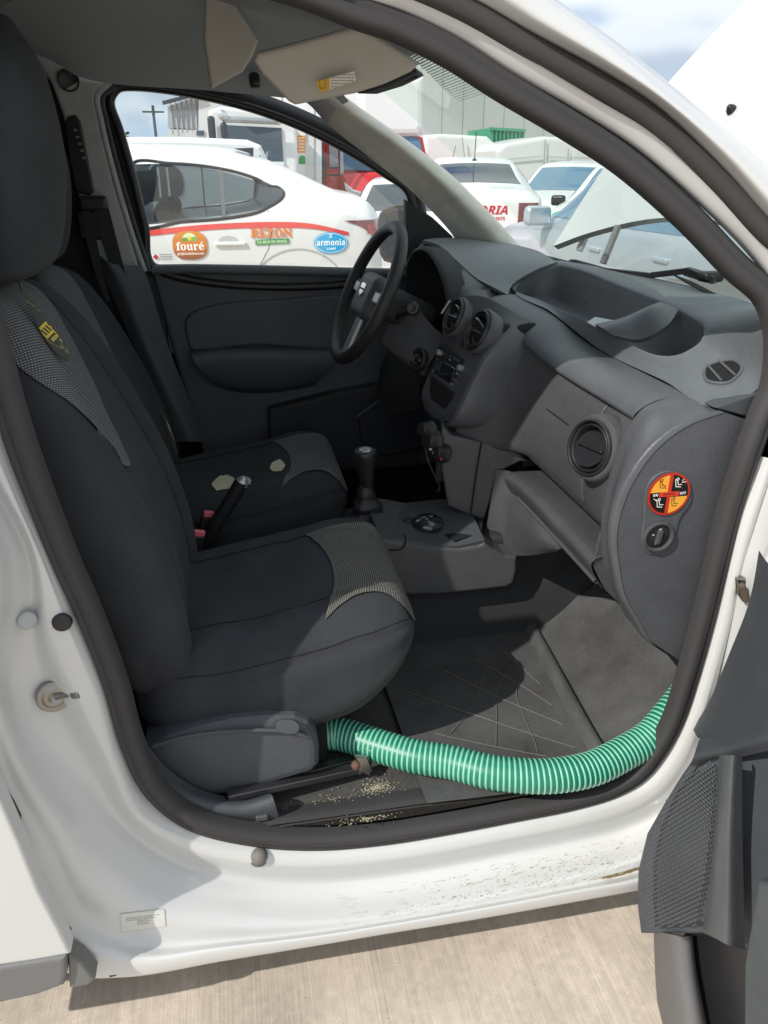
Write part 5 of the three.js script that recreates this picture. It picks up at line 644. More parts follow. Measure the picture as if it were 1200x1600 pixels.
// ---------------------------------------------------------------- console and gear lever
{
  const c = G('centre_console', van);
  const sideP = [[0.2925, 0.6814, -0.585], [0.3576, 0.6656, -0.585], [0.4181, 0.6484, -0.585], [0.4794, 0.6391, -0.585], [0.5224, 0.6433, -0.585], [0.5376, 0.6485, -0.585], [0.5574, 0.6299, -0.585], [0.5901, 0.6099, -0.585], [0.619, 0.6036, -0.585], [0.6219, 0.5655, -0.585], [0.6147, 0.5314, -0.585], [0.5992, 0.5225, -0.585], [0.5161, 0.521, -0.585], [0.4373, 0.521, -0.585], [0.3136, 0.5314, -0.585], [0.2834, 0.5873, -0.585]];
  M('console_body', plate(sideP, [0, 0, 1], 0.25, { bevel: 0.008 }), mat.dashLow, c);
  M('console_front', [rbox(0.42, 0.16, 0.26, 0.02).translate(0.74, 0.55, -0.78), rbox(0.05, 0.5, 0.7, 0.01).translate(0.93, 0.62, -1.1), rbox(0.5, 0.02, 0.26, 0.008).translate(0.40, 0.60, -0.80)], mat.blackMatt, c);
  M('console_top', loft([[[0.281, 0.6362, -0.84], [0.3563, 0.6442, -0.84], [0.4495, 0.6491, -0.84], [0.539, 0.6508, -0.84]], [[0.2931, 0.6576, -0.72], [0.3643, 0.6615, -0.72], [0.4525, 0.6641, -0.72], [0.5422, 0.6633, -0.72]], [[0.2931, 0.6783, -0.588], [0.3733, 0.6626, -0.588], [0.4587, 0.6413, -0.588], [0.5369, 0.6504, -0.588]]].map((r) => r.map((p) => [p[0], p[1] + 0.004, p[2]])), 24, 16, { th: 0.01 }), mat.trim, c);
  M('console_recess', plate([[0.4666, 0.6616, -0.7], [0.5518, 0.6451, -0.8], [0.5912, 0.6342, -0.76], [0.5394, 0.6481, -0.62], [0.4679, 0.6511, -0.6], [0.4477, 0.6538, -0.64]].map((p) => [p[0], p[1] + 0.006, p[2]]), [0, 1, 0], 0.004, { bevel: 0.001, up: [0, 0, -1] }), mat.void, c);
  M('lid_groove', tube([[0.3599, 0.6542, -0.8], [0.356, 0.6628, -0.66], [0.3482, 0.6707, -0.583], [0.3388, 0.6536, -0.58], [0.3092, 0.6532, -0.58]], 0.0016, 30, false, 6), mat.void, c);
  const a = [0.421, 0.6522, -0.67];
  M('ash_cup', lathe([[0.030, -0.03], [0.034, 0.006], [0.0355, 0.016]], a, [0, 1, 0], 36), mat.black, c);
  M('ash_lid', lathe([[0.037, 0.014], [0.038, 0.019], [0.034, 0.027], [0.022, 0.034], [0.008, 0.037], [0, 0.0375]], a, [0, 1, 0], 36), phy({ color: C(0.02, 0.02, 0.022), roughness: 0.18, clearcoat: 0.8 }), c);
  M('lighter', [lathe([[0.013, -0.01], [0.013, 0.004], [0.010, 0.005], [0.010, 0.018], [0.0125, 0.020], [0.0125, 0.026], [0.010, 0.028], [0, 0.027]], [0.3807, 0.6453, -0.7], [0, 1, 0], 24)], mat.black, c);
  M('socket', lathe([[0.012, -0.004], [0.013, 0.002], [0.010, 0.002], [0.009, -0.006], [0, -0.006]], [0.4946, 0.6471, -0.7], [-0.7, 0.5, 0.3], 20), mat.steel, c);
  const gl = G('gear_lever', van);
  M('knob', lathe([[0.011, -0.02], [0.0125, 0.0], [0.0155, 0.03], [0.0195, 0.055], [0.0215, 0.072], [0.0205, 0.080], [0.017, 0.083], [0, 0.083]].map(([a, b]) => [a * 1.3, b]), [0.2899, 0.7521, -0.76], [-0.05, 1, 0.06], 28), mat.black, gl);
  M('knob_cap', lathe([[0, 0.003], [0.012, 0.003], [0.0155, 0.0005], [0.016, -0.002]], V([0.2899, 0.7521, -0.76]).addScaledVector(V([-0.05, 1, 0.06]).normalize(), 0.083).toArray(), [-0.05, 1, 0.06], 28), mat.silver, gl);
  const bp = [0.2907, 0.6707, -0.76];
  M('boot', blob((t, th) => { const r = lerp(0.052, 0.015, t ** 0.8) * (1 + 0.16 * (1 - t) * Math.sin(3 * th + 2 * t) + 0.12 * Math.sin(t * 17) * (1 - t * 0.6)); return new THREE.Vector3(bp[0] - 0.004 * t + r * Math.cos(th), bp[1] - 0.02 + t * 0.09, bp[2] + r * Math.sin(th)); }, 40, 40), phy({ color: C(0.022, 0.022, 0.024), roughness: 0.38, bumpMap: grainTex, bumpScale: 0.0012 }), gl);
}
// steering wheel
{
  const s = G('steering_wheel', van), o = [0.3507, 1.144, -1.09], ax = new THREE.Vector3(-0.895, 0.43, 0.06).normalize(), m = frame(ax); m.setPosition(V(o));
  const R = 0.178;
  M('wheel_rim', new THREE.TorusGeometry(R, 0.0165, 16, 72).applyMatrix4(m), plastic(0.024, 0.024, 0.026, 0.42, 0.0005), s);
  M('hub', [new RoundedBoxGeometry(0.15, 0.12, 0.05, 5, 0.024).translate(0, -0.005, -0.012).applyMatrix4(m)], mat.dash, s);
  M('column_shroud', bar(o, V(o).addScaledVector(ax, -0.20).toArray(), 0.10, 0.09, 0.03), mat.blackMatt, s);
  for (const a of [Math.PI * 0.98, Math.PI * 0.02]) M('spoke', [new RoundedBoxGeometry(0.13, 0.032, 0.018, 3, 0.008).translate(0.10, 0, -0.012).rotateZ(a).applyMatrix4(m)], mat.dash, s);
  for (const a of [-Math.PI * 0.5]) M('spoke', [new RoundedBoxGeometry(0.12, 0.04, 0.016, 3, 0.007).translate(0.11, 0, -0.012).rotateZ(a).applyMatrix4(m)], mat.silver, s);
  M('spoke_trim', [new RoundedBoxGeometry(0.05, 0.026, 0.008, 3, 0.003).translate(0.105, 0, 0.0).rotateZ(Math.PI * 0.99).applyMatrix4(m), new RoundedBoxGeometry(0.05, 0.026, 0.008, 3, 0.003).translate(0.105, 0, 0.0).rotateZ(0.03).applyMatrix4(m)], mat.silver, s);
  const sh = new THREE.Shape(); sh.moveTo(-0.021, 0.014); sh.quadraticCurveTo(0, 0.018, 0.021, 0.014); sh.lineTo(0.016, -0.008); sh.quadraticCurveTo(0.009, -0.016, 0, -0.018); sh.quadraticCurveTo(-0.009, -0.016, -0.016, -0.008); sh.closePath();
  M('emblem', [new THREE.ExtrudeGeometry(sh, { depth: 0.003, bevelSize: 0.001, bevelThickness: 0.001, bevelSegments: 2 }).translate(0, 0.005, 0.013).applyMatrix4(m)], mat.chrome, s);
  M('emblem_band', new RoundedBoxGeometry(0.026, 0.005, 0.003, 2, 0.001).translate(0, 0.006, 0.018).applyMatrix4(m), mat.black, s);
  const k = G('wiper_stalk', van);
  M('stalk', [bar([0.4153, 1.075, -1.08], [0.4407, 1.111, -0.98], 0.014, 0.012, 0.005), lathe([[0.015, -0.03], [0.017, 0.0], [0.0165, 0.012], [0.013, 0.015], [0.007, 0.0145], [0.006, 0.012], [0, 0.012]], [0.443, 1.124, -0.955], [-0.3, 0.25, 0.9], 24)], mat.black, k);
  M('stalk', bar([0.5157, 1.11, -0.95], [0.5333, 1.143, -0.94], 0.006, 0.006), mat.silver, k);
}
// ---------------------------------------------------------------- open passenger door at the right
{
  const d = G('open_door', van, { label: 'open passenger door standing at the right, grey speaker grille low on its trim' });
  M('door_trim_upper', loft([[[0.8, 0.8864, -0.0194], [0.8, 0.7999, -0.0154], [0.8, 0.68, -0.0352], [0.8, 0.5499, -0.0622], [0.8, 0.4714, -0.09]], [[0.775, 0.8945, 0.0358], [0.775, 0.807, 0.0417], [0.775, 0.7032, 0.0313], [0.775, 0.5912, 0.0006], [0.775, 0.4982, -0.0478]], [[0.74, 0.9057, 0.164], [0.74, 0.8404, 0.1591], [0.74, 0.7541, 0.1301], [0.74, 0.6446, 0.0849], [0.74, 0.5398, 0.0057]], [[0.7, 0.96, 0.3076], [0.7, 0.8934, 0.2891], [0.7, 0.8133, 0.2466], [0.7, 0.7049, 0.173], [0.7, 0.5952, 0.0737]]], 30, 20), mat.trim, d);
  M('door_trim_middle', loft([[[0.7, 0.9589, 0.3459], [0.7, 0.8782, 0.2942], [0.7, 0.7895, 0.2292], [0.7, 0.6913, 0.1621], [0.7, 0.5873, 0.0611]], [[0.685, 0.9355, 0.3706], [0.685, 0.8605, 0.3183], [0.685, 0.7828, 0.2578], [0.685, 0.6892, 0.1848], [0.685, 0.5738, 0.0766]], [[0.7, 0.8934, 0.3866], [0.7, 0.8237, 0.3233], [0.7, 0.747, 0.2559], [0.7, 0.6536, 0.174], [0.7, 0.5182, 0.0506]]], 24, 16), mat.trim, d);
  M('door_trim_lower', plate([[0.7, 0.7946, 0.3001], [0.7, 0.6621, 0.1557], [0.7, 0.5581, 0.0584], [0.7, 0.4871, 0.0396], [0.7, 0.4141, 0.0229], [0.7, 0.3323, 0.006], [0.7, 0.2478, 0.0089], [0.7, 0.1843, 0.027], [0.7, 0.1335, 0.0559], [0.7, 0.2695, 0.1721], [0.7, 0.2971, 0.219], [0.7, 0.3502, 0.2697], [0.7, 0.5296, 0.4117]], [-1, 0.1, 0.2], 0.05, { bevel: 0.008, up: [0, 1, 0] }), mat.trim, d);
  M('grille_bezel', plate([[0.672, 0.6355, 0.1449], [0.672, 0.5678, 0.0943], [0.672, 0.4888, 0.0708], [0.672, 0.4014, 0.0587], [0.672, 0.3248, 0.0654], [0.672, 0.2612, 0.0859], [0.672, 0.2141, 0.1083], [0.672, 0.3343, 0.2052], [0.672, 0.4187, 0.1939], [0.672, 0.5194, 0.1737]], [-1, 0.1, 0.2], 0.012, { bevel: 0.003 }), mat.black, d);
  {
    const fr = frame([-1, 0.1, 0.2]), inv = fr.clone().invert(), poly = [[0.669, 0.6278, 0.1469], [0.669, 0.5728, 0.1053], [0.669, 0.4962, 0.0839], [0.669, 0.4139, 0.0731], [0.669, 0.3397, 0.0797], [0.669, 0.2783, 0.0996], [0.669, 0.2369, 0.118], [0.669, 0.339, 0.2014], [0.669, 0.4173, 0.1921], [0.669, 0.5195, 0.1732]], q = poly.map((p) => V(p).applyMatrix4(inv));
    M('speaker_grille', plate(poly, [-1, 0.1, 0.2], 0.004, { bevel: 0.001 }), mat.trim, d);
    const stud = new THREE.ConeGeometry(0.0026, 0.0022, 6, 1, true); stud.rotateX(Math.PI / 2);
    const list = [], xs = q.map((p) => p.x), ys = q.map((p) => p.y), inside = (x, y) => { let c = false; for (let i = 0, j = q.length - 1; i < q.length; j = i++) if ((q[i].y > y) !== (q[j].y > y) && x < (q[j].x - q[i].x) * (y - q[i].y) / (q[j].y - q[i].y) + q[i].x) c = !c; return c; };
    let row = 0; for (let y = Math.min(...ys) + 0.004; y < Math.max(...ys); y += 0.0062, row++) for (let x = Math.min(...xs) + 0.003 + (row & 1) * 0.0034; x < Math.max(...xs); x += 0.0068) if (inside(x, y)) list.push(stud.clone().translate(x, y, q[0].z + 0.002).applyMatrix4(fr));
    M('grille_studs', list, mat.dash, d, { kind: 'stuff' });
  }
  M('trim_rib', loft([[[0.665, 0.6443, 0.1565], [0.665, 0.5164, 0.1822], [0.665, 0.4234, 0.1966], [0.665, 0.3316, 0.2064]], [[0.64, 0.6832, 0.1963], [0.64, 0.5618, 0.221], [0.64, 0.4666, 0.2403], [0.64, 0.3859, 0.2549]], [[0.64, 0.6979, 0.2131], [0.64, 0.5817, 0.2401], [0.64, 0.485, 0.2669], [0.64, 0.4089, 0.2873]], [[0.685, 0.6602, 0.1786], [0.685, 0.5459, 0.2145], [0.685, 0.4512, 0.2474], [0.685, 0.3708, 0.2758]]], 24, 16), mat.dash, d);
  M('door_edge', loft([[[0.7, 0.1325, 0.0633], [0.7, 0.0549, 0.0902], [0.7, -0.0344, 0.1301], [0.7, -0.1292, 0.1669]], [[0.685, 0.1821, 0.0989], [0.685, 0.112, 0.1281], [0.685, 0.0264, 0.1663], [0.685, -0.0593, 0.2046]], [[0.685, 0.23, 0.141], [0.685, 0.1716, 0.1706], [0.685, 0.1027, 0.2155], [0.685, 0.035, 0.2595]], [[0.74, 0.1461, 0.0896], [0.74, 0.0906, 0.1235], [0.74, 0.0259, 0.1767], [0.74, -0.0459, 0.2231]]], 20, 12, { th: 0.01 }), std({ color: C(0.13, 0.125, 0.125), roughness: 0.6, bumpMap: grainTex, bumpScale: 0.0004 }), d);
  M('door_inner', plate([[0.74, 0.1669, 0.0964], [0.74, 0.4965, 0.3861], [0.74, 0.2949, 0.4543], [0.74, -0.0955, 0.2382], [0.74, 0.0215, 0.1739]], [-1, 0, 0.1], 0.04, { bevel: 0.005 }), mat.black, d);
  M('door_pocket', plate([[0.62, 0.6115, 0.3397], [0.62, 0.6811, 0.4271], [0.62, 0.4356, 0.5089], [0.62, 0.2509, 0.4066], [0.62, 0.3701, 0.375], [0.62, 0.4696, 0.3522]], [-1, 0, 0.3], 0.05, { bevel: 0.008 }), mat.trim, d);
  M('door_card', plate([[0.868, 0.16, 0.06], [0.862, 0.95, 0.07], [0.875, 1.02, 0.16], [0.985, 1.04, 0.90], [1.0, 0.16, 0.92]], [-1, 0, 0.16], 0.02, { bevel: 0.006 }), mat.trim, d);
  M('card_pocket', plate([[0.83, 0.22, 0.22], [0.83, 0.40, 0.24], [0.92, 0.42, 0.80], [0.92, 0.22, 0.82]], [-1, 0, 0.16], 0.05, { bevel: 0.012 }), mat.trim, d);
  M('door_skin', plate([[0.90, 0.10, 0.02], [0.90, 1.1, 0.02], [1.05, 1.1, 0.95], [1.05, 0.10, 0.95]], [1, 0, -0.16], 0.03, { bevel: 0.006 }), mat.paint, d);
}
// ---------------------------------------------------------------- loose things in the cabin
{
  const m = thing('floor_mat', 'black rubber floor mat with worn diagonal ridges in the near footwell', 'floor mat', [0.48, 0.37, -0.38]);
  const w = (p) => [p[0] - 0.48, p[1] - 0.37, p[2] + 0.38];
  M('tray', loft([[[0.285, 0.371, -0.10], [0.45, 0.371, -0.095], [0.60, 0.372, -0.10], [0.672, 0.374, -0.11], [0.72, 0.395, -0.11], [0.86, 0.50, -0.12]], [[0.28, 0.371, -0.3], [0.45, 0.371, -0.3], [0.62, 0.372, -0.3], [0.676, 0.374, -0.3], [0.725, 0.395, -0.3], [0.87, 0.51, -0.3]], [[0.275, 0.371, -0.5], [0.45, 0.371, -0.5], [0.62, 0.372, -0.5], [0.680, 0.374, -0.5], [0.73, 0.395, -0.5], [0.875, 0.515, -0.5]], [[0.27, 0.371, -0.66], [0.45, 0.371, -0.665], [0.62, 0.372, -0.665], [0.684, 0.374, -0.655], [0.735, 0.395, -0.64], [0.87, 0.515, -0.60]]].map((r) => r.map(w)), 60, 30, { th: 0.004 }), mat.matRubber, m);
  const rimPts = [...[[0.3781, 0.382, -0.6581], [0.5287, 0.382, -0.6591], [0.6576, 0.382, -0.6557], [0.6823, 0.382, -0.6292], [0.681, 0.382, -0.5554], [0.6682, 0.382, -0.3749], [0.6555, 0.382, -0.1645]], [0.66, 0.382, -0.12]].map(w);
  M('rim', band(rimPts, [[-0.016, -0.008], [-0.011, 0.006], [-0.005, 0.011], [0.005, 0.011], [0.012, 0.005], [0.020, -0.008]], 80, false, [0, 1, 0]), mat.matRubber, m);
  const worn = std({ color: C(0.17, 0.16, 0.145), roughness: 0.9 });
  for (const l of [[[0.5745, 0.3775, -0.566], [0.5989, 0.3775, -0.4744], [0.6208, 0.3775, -0.3926]], [[0.5031, 0.3775, -0.5194], [0.564, 0.3775, -0.4207], [0.6189, 0.3775, -0.3167]], [[0.4201, 0.3775, -0.486], [0.5142, 0.3775, -0.3641], [0.617, 0.3775, -0.2527]], [[0.4319, 0.3775, -0.3289], [0.5242, 0.3775, -0.2502], [0.6131, 0.3775, -0.1818]], [[0.3449, 0.3775, -0.277], [0.4508, 0.3775, -0.2171], [0.5475, 0.3775, -0.1682]], [[0.3122, 0.3775, -0.4312], [0.4188, 0.3775, -0.338], [0.4864, 0.3775, -0.2822]], [[0.5807, 0.3775, -0.4676], [0.5196, 0.3775, -0.3932], [0.4878, 0.3775, -0.303], [0.4578, 0.3775, -0.2177]], [[0.596, 0.3775, -0.4367], [0.5571, 0.3775, -0.3719], [0.5451, 0.3775, -0.2876], [0.5388, 0.3775, -0.2117], [0.5328, 0.3775, -0.1822]], [[0.5104, 0.3775, -0.4483], [0.445, 0.3775, -0.3438], [0.3774, 0.3775, -0.2707]]]) M('ridge', tube(l.map(w), 0.0009, 24, false, 5), worn, m);
}
{
  const path = [[0.03, 0.425, -0.34], ...[[0.1054, 0.41, -0.2844], [0.1467, 0.41, -0.2744], [0.2272, 0.41, -0.2189], [0.2829, 0.41, -0.1825], [0.344, 0.41, -0.1546], [0.4145, 0.41, -0.1131], [0.4932, 0.41, -0.0877], [0.5545, 0.41, -0.0825], [0.6088, 0.41, -0.0891]], ...[[0.6822, 0.42, -0.1078]], ...[[0.7337, 0.435, -0.1207]], ...[[0.7816, 0.465, -0.1399]], ...[[0.8322, 0.505, -0.1629]], ...[[0.872, 0.56, -0.1854]], [0.84, 0.68, -0.19]];
  const h = thing('ribbed_hose', 'green ribbed suction hose lying across the near footwell floor', 'hose');
  const c = new THREE.CatmullRomCurve3(path.map(V), false, 'centripetal'), R = 0.0315;
  M('hose_wall', new THREE.TubeGeometry(c, 220, R, 32, false), mat.hoseWall, h);
  const turns = 112, per = 28, N = turns * per, fr = c.computeFrenetFrames(N, false), rows = [[-0.0024, -0.0006], [-0.0017, 0.0007], [0, 0.0012], [0.0017, 0.0007], [0.0024, -0.0006]].map(([b, a]) => { const r = []; for (let i = 0; i <= N; i++) { const t = i / N, w = 2 * Math.PI * i / per; r.push(c.getPointAt(t).addScaledVector(fr.normals[i], (R + a) * Math.cos(w)).addScaledVector(fr.binormals[i], (R + a) * Math.sin(w)).addScaledVector(fr.tangents[i], b)); } return r; });
  M('hose_rib', gridGeo(rows), mat.hoseRib, h);
}
{
  const t = thing('air_freshener', 'yellow and black leaf shaped tag hanging on the near seat back', 'air freshener');
  const art = canvasTex(256, 512, (x, w, h) => { x.fillStyle = '#2b2c1c'; x.fillRect(0, 0, w, h); x.strokeStyle = '#6d6a3c'; x.lineWidth = 10; x.beginPath(); x.ellipse(w / 2, h / 2, 98, 236, 0, 0, 7); x.stroke(); x.lineWidth = 7; for (let i = 0; i < 5; i++) { x.beginPath(); x.arc(w / 2, 110 + i * 12, 60 - i * 12, 3.4, 6); x.stroke(); } x.fillStyle = '#d9c21e'; x.fillRect(52, 262, 152, 88); x.fillStyle = '#3a3512'; for (let i = 0; i < 4; i++) x.fillRect(68 + i * 32, 280, 20, 52); x.fillStyle = '#b8a524'; x.fillRect(70, 366, 110, 26); x.strokeStyle = '#8d8848'; for (let i = 0; i < 3; i++) { x.beginPath(); x.arc(w / 2, 430, 20 + i * 14, 0.2, 2.9); x.stroke(); } });
  const o = [[-0.308, 1.282, -0.33], [-0.2945, 1.261, -0.33], [-0.2839, 1.238, -0.33], [-0.2696, 1.212, -0.33], [-0.2598, 1.185, -0.33], [-0.2637, 1.173, -0.33], [-0.2731, 1.18, -0.33], [-0.2846, 1.201, -0.33], [-0.2945, 1.23, -0.33], [-0.3025, 1.258, -0.33]], n = [0.25, 0.25, 0.94];
  const up = [-0.55, 0.75, 0.2];
  M('tag_card', flatUV(plate(o, n, 0.002, { bevel: 0.0004, smooth: 60, up }), n, up), print(art, { roughness: 0.4 }), t);
  M('tag_card', flatUV(plate(o.map((p) => [p[0] + 0.004, p[1] - 0.008, p[2] - 0.007]), n, 0.002, { bevel: 0.0004, smooth: 60, up }), n, up), print(art, { roughness: 0.4 }), t);
  M('cord', tube([[-0.3069, 1.279, -0.33], [-0.3177, 1.3, -0.36], [-0.3244, 1.306, -0.37]], 0.0012, 12, false, 5), mat.black, t);
}
{
  const p = thing('paper_sheets', 'folded white papers lying in the open dash tray', 'papers');
  M('sheet', plate([[0.7492, 1.145, -0.66], [0.8289, 1.142, -0.7], [0.8735, 1.145, -0.66], [0.7906, 1.142, -0.62]].map((q) => [q[0], 1.112, q[2]]), [0.05, 1, 0.1], 0.004, { bevel: 0.0008, up: [1, 0, 0] }), std({ color: C(0.62, 0.62, 0.62), roughness: 0.8 }), p);
  M('sheet', plate([[0.7504, 1.146, -0.68], [0.8197, 1.142, -0.73], [0.8522, 1.143, -0.7], [0.7753, 1.139, -0.65]].map((q) => [q[0] + 0.006, 1.118, q[2] - 0.01]), [-0.1, 1, 0.25], 0.002, { bevel: 0.0005, up: [1, 0, 0] }), std({ color: C(0.55, 0.56, 0.58), roughness: 0.8 }), p);
}
{
  const g = [], r = mulberry(77), tri = new THREE.TetrahedronGeometry(0.0011);
  const put = (c, sx, sz, n) => { for (let i = 0; i < n; i++) { const a = r() * 6.28, q = Math.sqrt(r()) * r(); g.push(tri.clone().rotateX(r() * 6).rotateY(r() * 6).scale(1 + r(), 0.5, 1 + r()).translate(c[0] + sx * q * Math.cos(a), c[1] + 0.002, c[2] + sz * q * Math.sin(a))); } };
  put([0.2012, 0.364, -0.1618], 0.05, 0.03, 300); put([0.1725, 0.364, -0.0901], 0.09, 0.012, 110); put([0.1158, 0.364, -0.1486], 0.25, 0.07, 70);
  M('sawdust', g, std({ color: C(0.36, 0.33, 0.22), roughness: 1 }), scene, { kind: 'stuff', label: 'pale sawdust scattered on the carpet beside the seat runner', category: 'sawdust' });
}

// ---------------------------------------------------------------- vehicles outside
function ringShell(st, nx = 60) {                           // closed body: stations [x, low, belt, roof, half at belt, half at roof], front at -x
  const half = ([x, lo, be, ro, wb, wr]) => [[x, lo, 0.01], [x, lo, wb * 0.55], [x, lo + 0.02, wb * 0.9], [x, lo + 0.12, wb], [x, lerp(lo, be, 0.62), wb * 1.015], [x, be, wb], [x, lerp(be, ro, 0.45), lerp(wb, wr, 0.42)], [x, lerp(be, ro, 0.86), wr], [x, lerp(be, ro, 0.975), wr * 0.88], [x, ro + 0.012, wr * 0.5], [x, ro + 0.018, 0.01]];
  const rows = st.map((s) => { const h = half(s), m = h.map(([x, y, z]) => [x, y, -z]).reverse(); return [...h, ...m]; });
  const g = loftGrid(rows, 88, nx, true), cap = (r) => { const c = r.reduce((s, p) => s.add(p), new THREE.Vector3()).multiplyScalar(1 / r.length); return r.map(() => c.clone()); };
  return [cap(g[0]), ...g, cap(g.at(-1))];
}
const sedanSt = (s = 1) => [[-2.22, 0.42, 0.62, 0.66, 0.55, 0.5], [-2.16, 0.28, 0.76, 0.82, 0.72, 0.60], [-1.9, 0.22, 0.88, 0.93, 0.82, 0.66], [-1.3, 0.2, 0.96, 1.03, 0.85, 0.68], [-1.0, 0.2, 0.98, 1.07, 0.86, 0.66], [-0.45, 0.2, 1.0, 1.42, 0.86, 0.62], [-0.1, 0.2, 1.01, 1.51, 0.86, 0.60], [0.5, 0.2, 1.02, 1.53, 0.86, 0.60], [1.0, 0.2, 1.04, 1.47, 0.86, 0.59], [1.35, 0.22, 1.06, 1.28, 0.85, 0.62], [1.65, 0.24, 1.06, 1.17, 0.83, 0.66], [2.0, 0.30, 1.03, 1.14, 0.80, 0.66], [2.12, 0.38, 0.96, 1.08, 0.75, 0.62], [2.16, 0.48, 0.9, 1.0, 0.66, 0.5]];
const hatchSt = () => [[-2.0, 0.42, 0.66, 0.70, 0.55, 0.5], [-1.94, 0.28, 0.80, 0.86, 0.72, 0.60], [-1.7, 0.22, 0.92, 0.97, 0.82, 0.66], [-1.2, 0.2, 1.0, 1.07, 0.85, 0.68], [-0.95, 0.2, 1.02, 1.12, 0.86, 0.66], [-0.35, 0.2, 1.04, 1.50, 0.86, 0.62], [0.1, 0.2, 1.05, 1.56, 0.86, 0.60], [0.9, 0.2, 1.07, 1.56, 0.86, 0.60], [1.45, 0.22, 1.09, 1.50, 0.85, 0.58], [1.75, 0.24, 1.08, 1.36, 0.82, 0.60], [1.92, 0.32, 1.0, 1.14, 0.78, 0.62], [1.97, 0.46, 0.9, 1.0, 0.66, 0.5]];
const ray = new THREE.Raycaster();
function wrap(target, fn, nu, nv, from, dir, off = 0.006) {   // a sheet laid on a body: fn(a, b) gives the point the ray starts from
  const rows = [], d = V(dir).normalize();
  for (let j = 0; j <= nv; j++) { const r = []; for (let i = 0; i <= nu; i++) { const o = V(fn(i / nu, j / nv)).addScaledVector(d, -6); ray.set(o, d); const h = ray.intersectObject(target, false)[0]; r.push(h ? h.point.clone().addScaledVector(d, -off) : V(fn(i / nu, j / nv))); } rows.push(r); }
  const g = gridGeo(rows), uv = g.attributes.uv; for (let j = 0; j <= nv; j++) for (let i = 0; i <= nu; i++) uv.setXY(j * (nu + 1) + i, i / nu, 1 - j / nv);
  return g;
}
const paintWhite = phy({ color: C(0.76, 0.76, 0.75), roughness: 0.4, clearcoat: 0.6, clearcoatRoughness: 0.1 });
const tyre = std({ color: C(0.02, 0.02, 0.02), roughness: 0.85 });
function wheel(parent, x, z, r = 0.31) { const w = G('wheel', parent); const s = Math.sign(z); M('tyre', lathe([[r * 0.62, -0.1], [r * 0.9, -0.1], [r, -0.07], [r, 0.07], [r * 0.9, 0.1], [r * 0.62, 0.1]], [x, r, z], [0, 0, s], 32), tyre, w); M('rim', lathe([[0, 0.06], [0.05, 0.07], [0.12, 0.05], [r * 0.55, 0.08], [r * 0.64, 0.09], [r * 0.64, -0.05]], [x, r, z], [0, 0, s], 32), mat.silver, w); }
function makeCar(label, kind, paint, glass, group, name = 'parked_car') {
  const c = thing(name, label, 'car', [0, 0, 0], group), st = kind === 'hatch' ? hatchSt() : sedanSt();
  const geo = gridGeo(ringShell(st), true); const b = M('body', geo, paint, c);
  const probe = new THREE.Mesh(geo, new THREE.MeshBasicMaterial({ side: THREE.DoubleSide })); probe.updateMatrixWorld();
  const H = kind === 'hatch', top = H ? 1.50 : 1.44, bel = H ? 1.09 : 1.05, back = H ? 1.45 : 1.05;
  for (const s of [1, -1]) {
    const side = (x0, x1, x2, x3) => wrap(probe, (a, v) => [lerp(lerp(x0, x1, v), lerp(x3, x2, v), a), lerp(top - 0.03, bel + 0.01 * a, v) - (v < 0.5 ? 0.03 * Math.abs(2 * a - 1) * (1 - 2 * v) : 0), s * 2], 14, 10, null, [0, 0, -s], 0.005);
    M('side_window', side(-0.33, -0.80, 0.28, 0.28), glass, c);
    M('side_window', side(0.34, 0.34, H ? 1.12 : 1.22, H ? 1.05 : 0.96), glass, c);
    M('door_handle', rbox(0.16, 0.03, 0.03, 0.01).translate(0.10, 0.90, s * 0.878), paint, c); M('door_handle', rbox(0.16, 0.03, 0.03, 0.01).translate(0.95, 0.92, s * 0.878), paint, c);
    M('side_mirror', new RoundedBoxGeometry(0.10, 0.14, 0.20, 3, 0.04).translate(-0.72, 1.06, s * 0.97), mat.black, c);
    M('headlamp', wrap(probe, (a, v) => [-3, lerp(0.82, 0.66, v), s * lerp(0.36, 0.70, a)], 8, 5, null, [1, 0, 0], 0.006), phy({ color: C(0.6, 0.62, 0.64), roughness: 0.1, metalness: 0.4, clearcoat: 1 }), c);
    M('tail_lamp', wrap(probe, (a, v) => [3, lerp(1.0, 0.72, v), s * lerp(0.50, 0.76, a)], 8, 6, null, [-1, 0, 0], 0.008), mat.tailLamp, c);
    wheel(c, -1.32, s * 0.76); wheel(c, 1.28, s * 0.76);
  }
  M('windscreen', wrap(probe, (a, v) => [lerp(-0.42, -0.98, v), 3, lerp(-1, 1, a) * lerp(0.50, 0.66, v)], 16, 10, null, [0, -1, 0], 0.006), glass, c);
  M('rear_window', H ? wrap(probe, (a, v) => [3, lerp(1.46, 1.14, v), lerp(-1, 1, a) * lerp(0.46, 0.6, v)], 14, 8, null, [-1, 0, 0], 0.006) : wrap(probe, (a, v) => [lerp(1.06, 1.52, v), 3, lerp(-1, 1, a) * lerp(0.48, 0.60, v)], 14, 8, null, [0, -1, 0], 0.006), glass, c);
  return { c, probe };
}
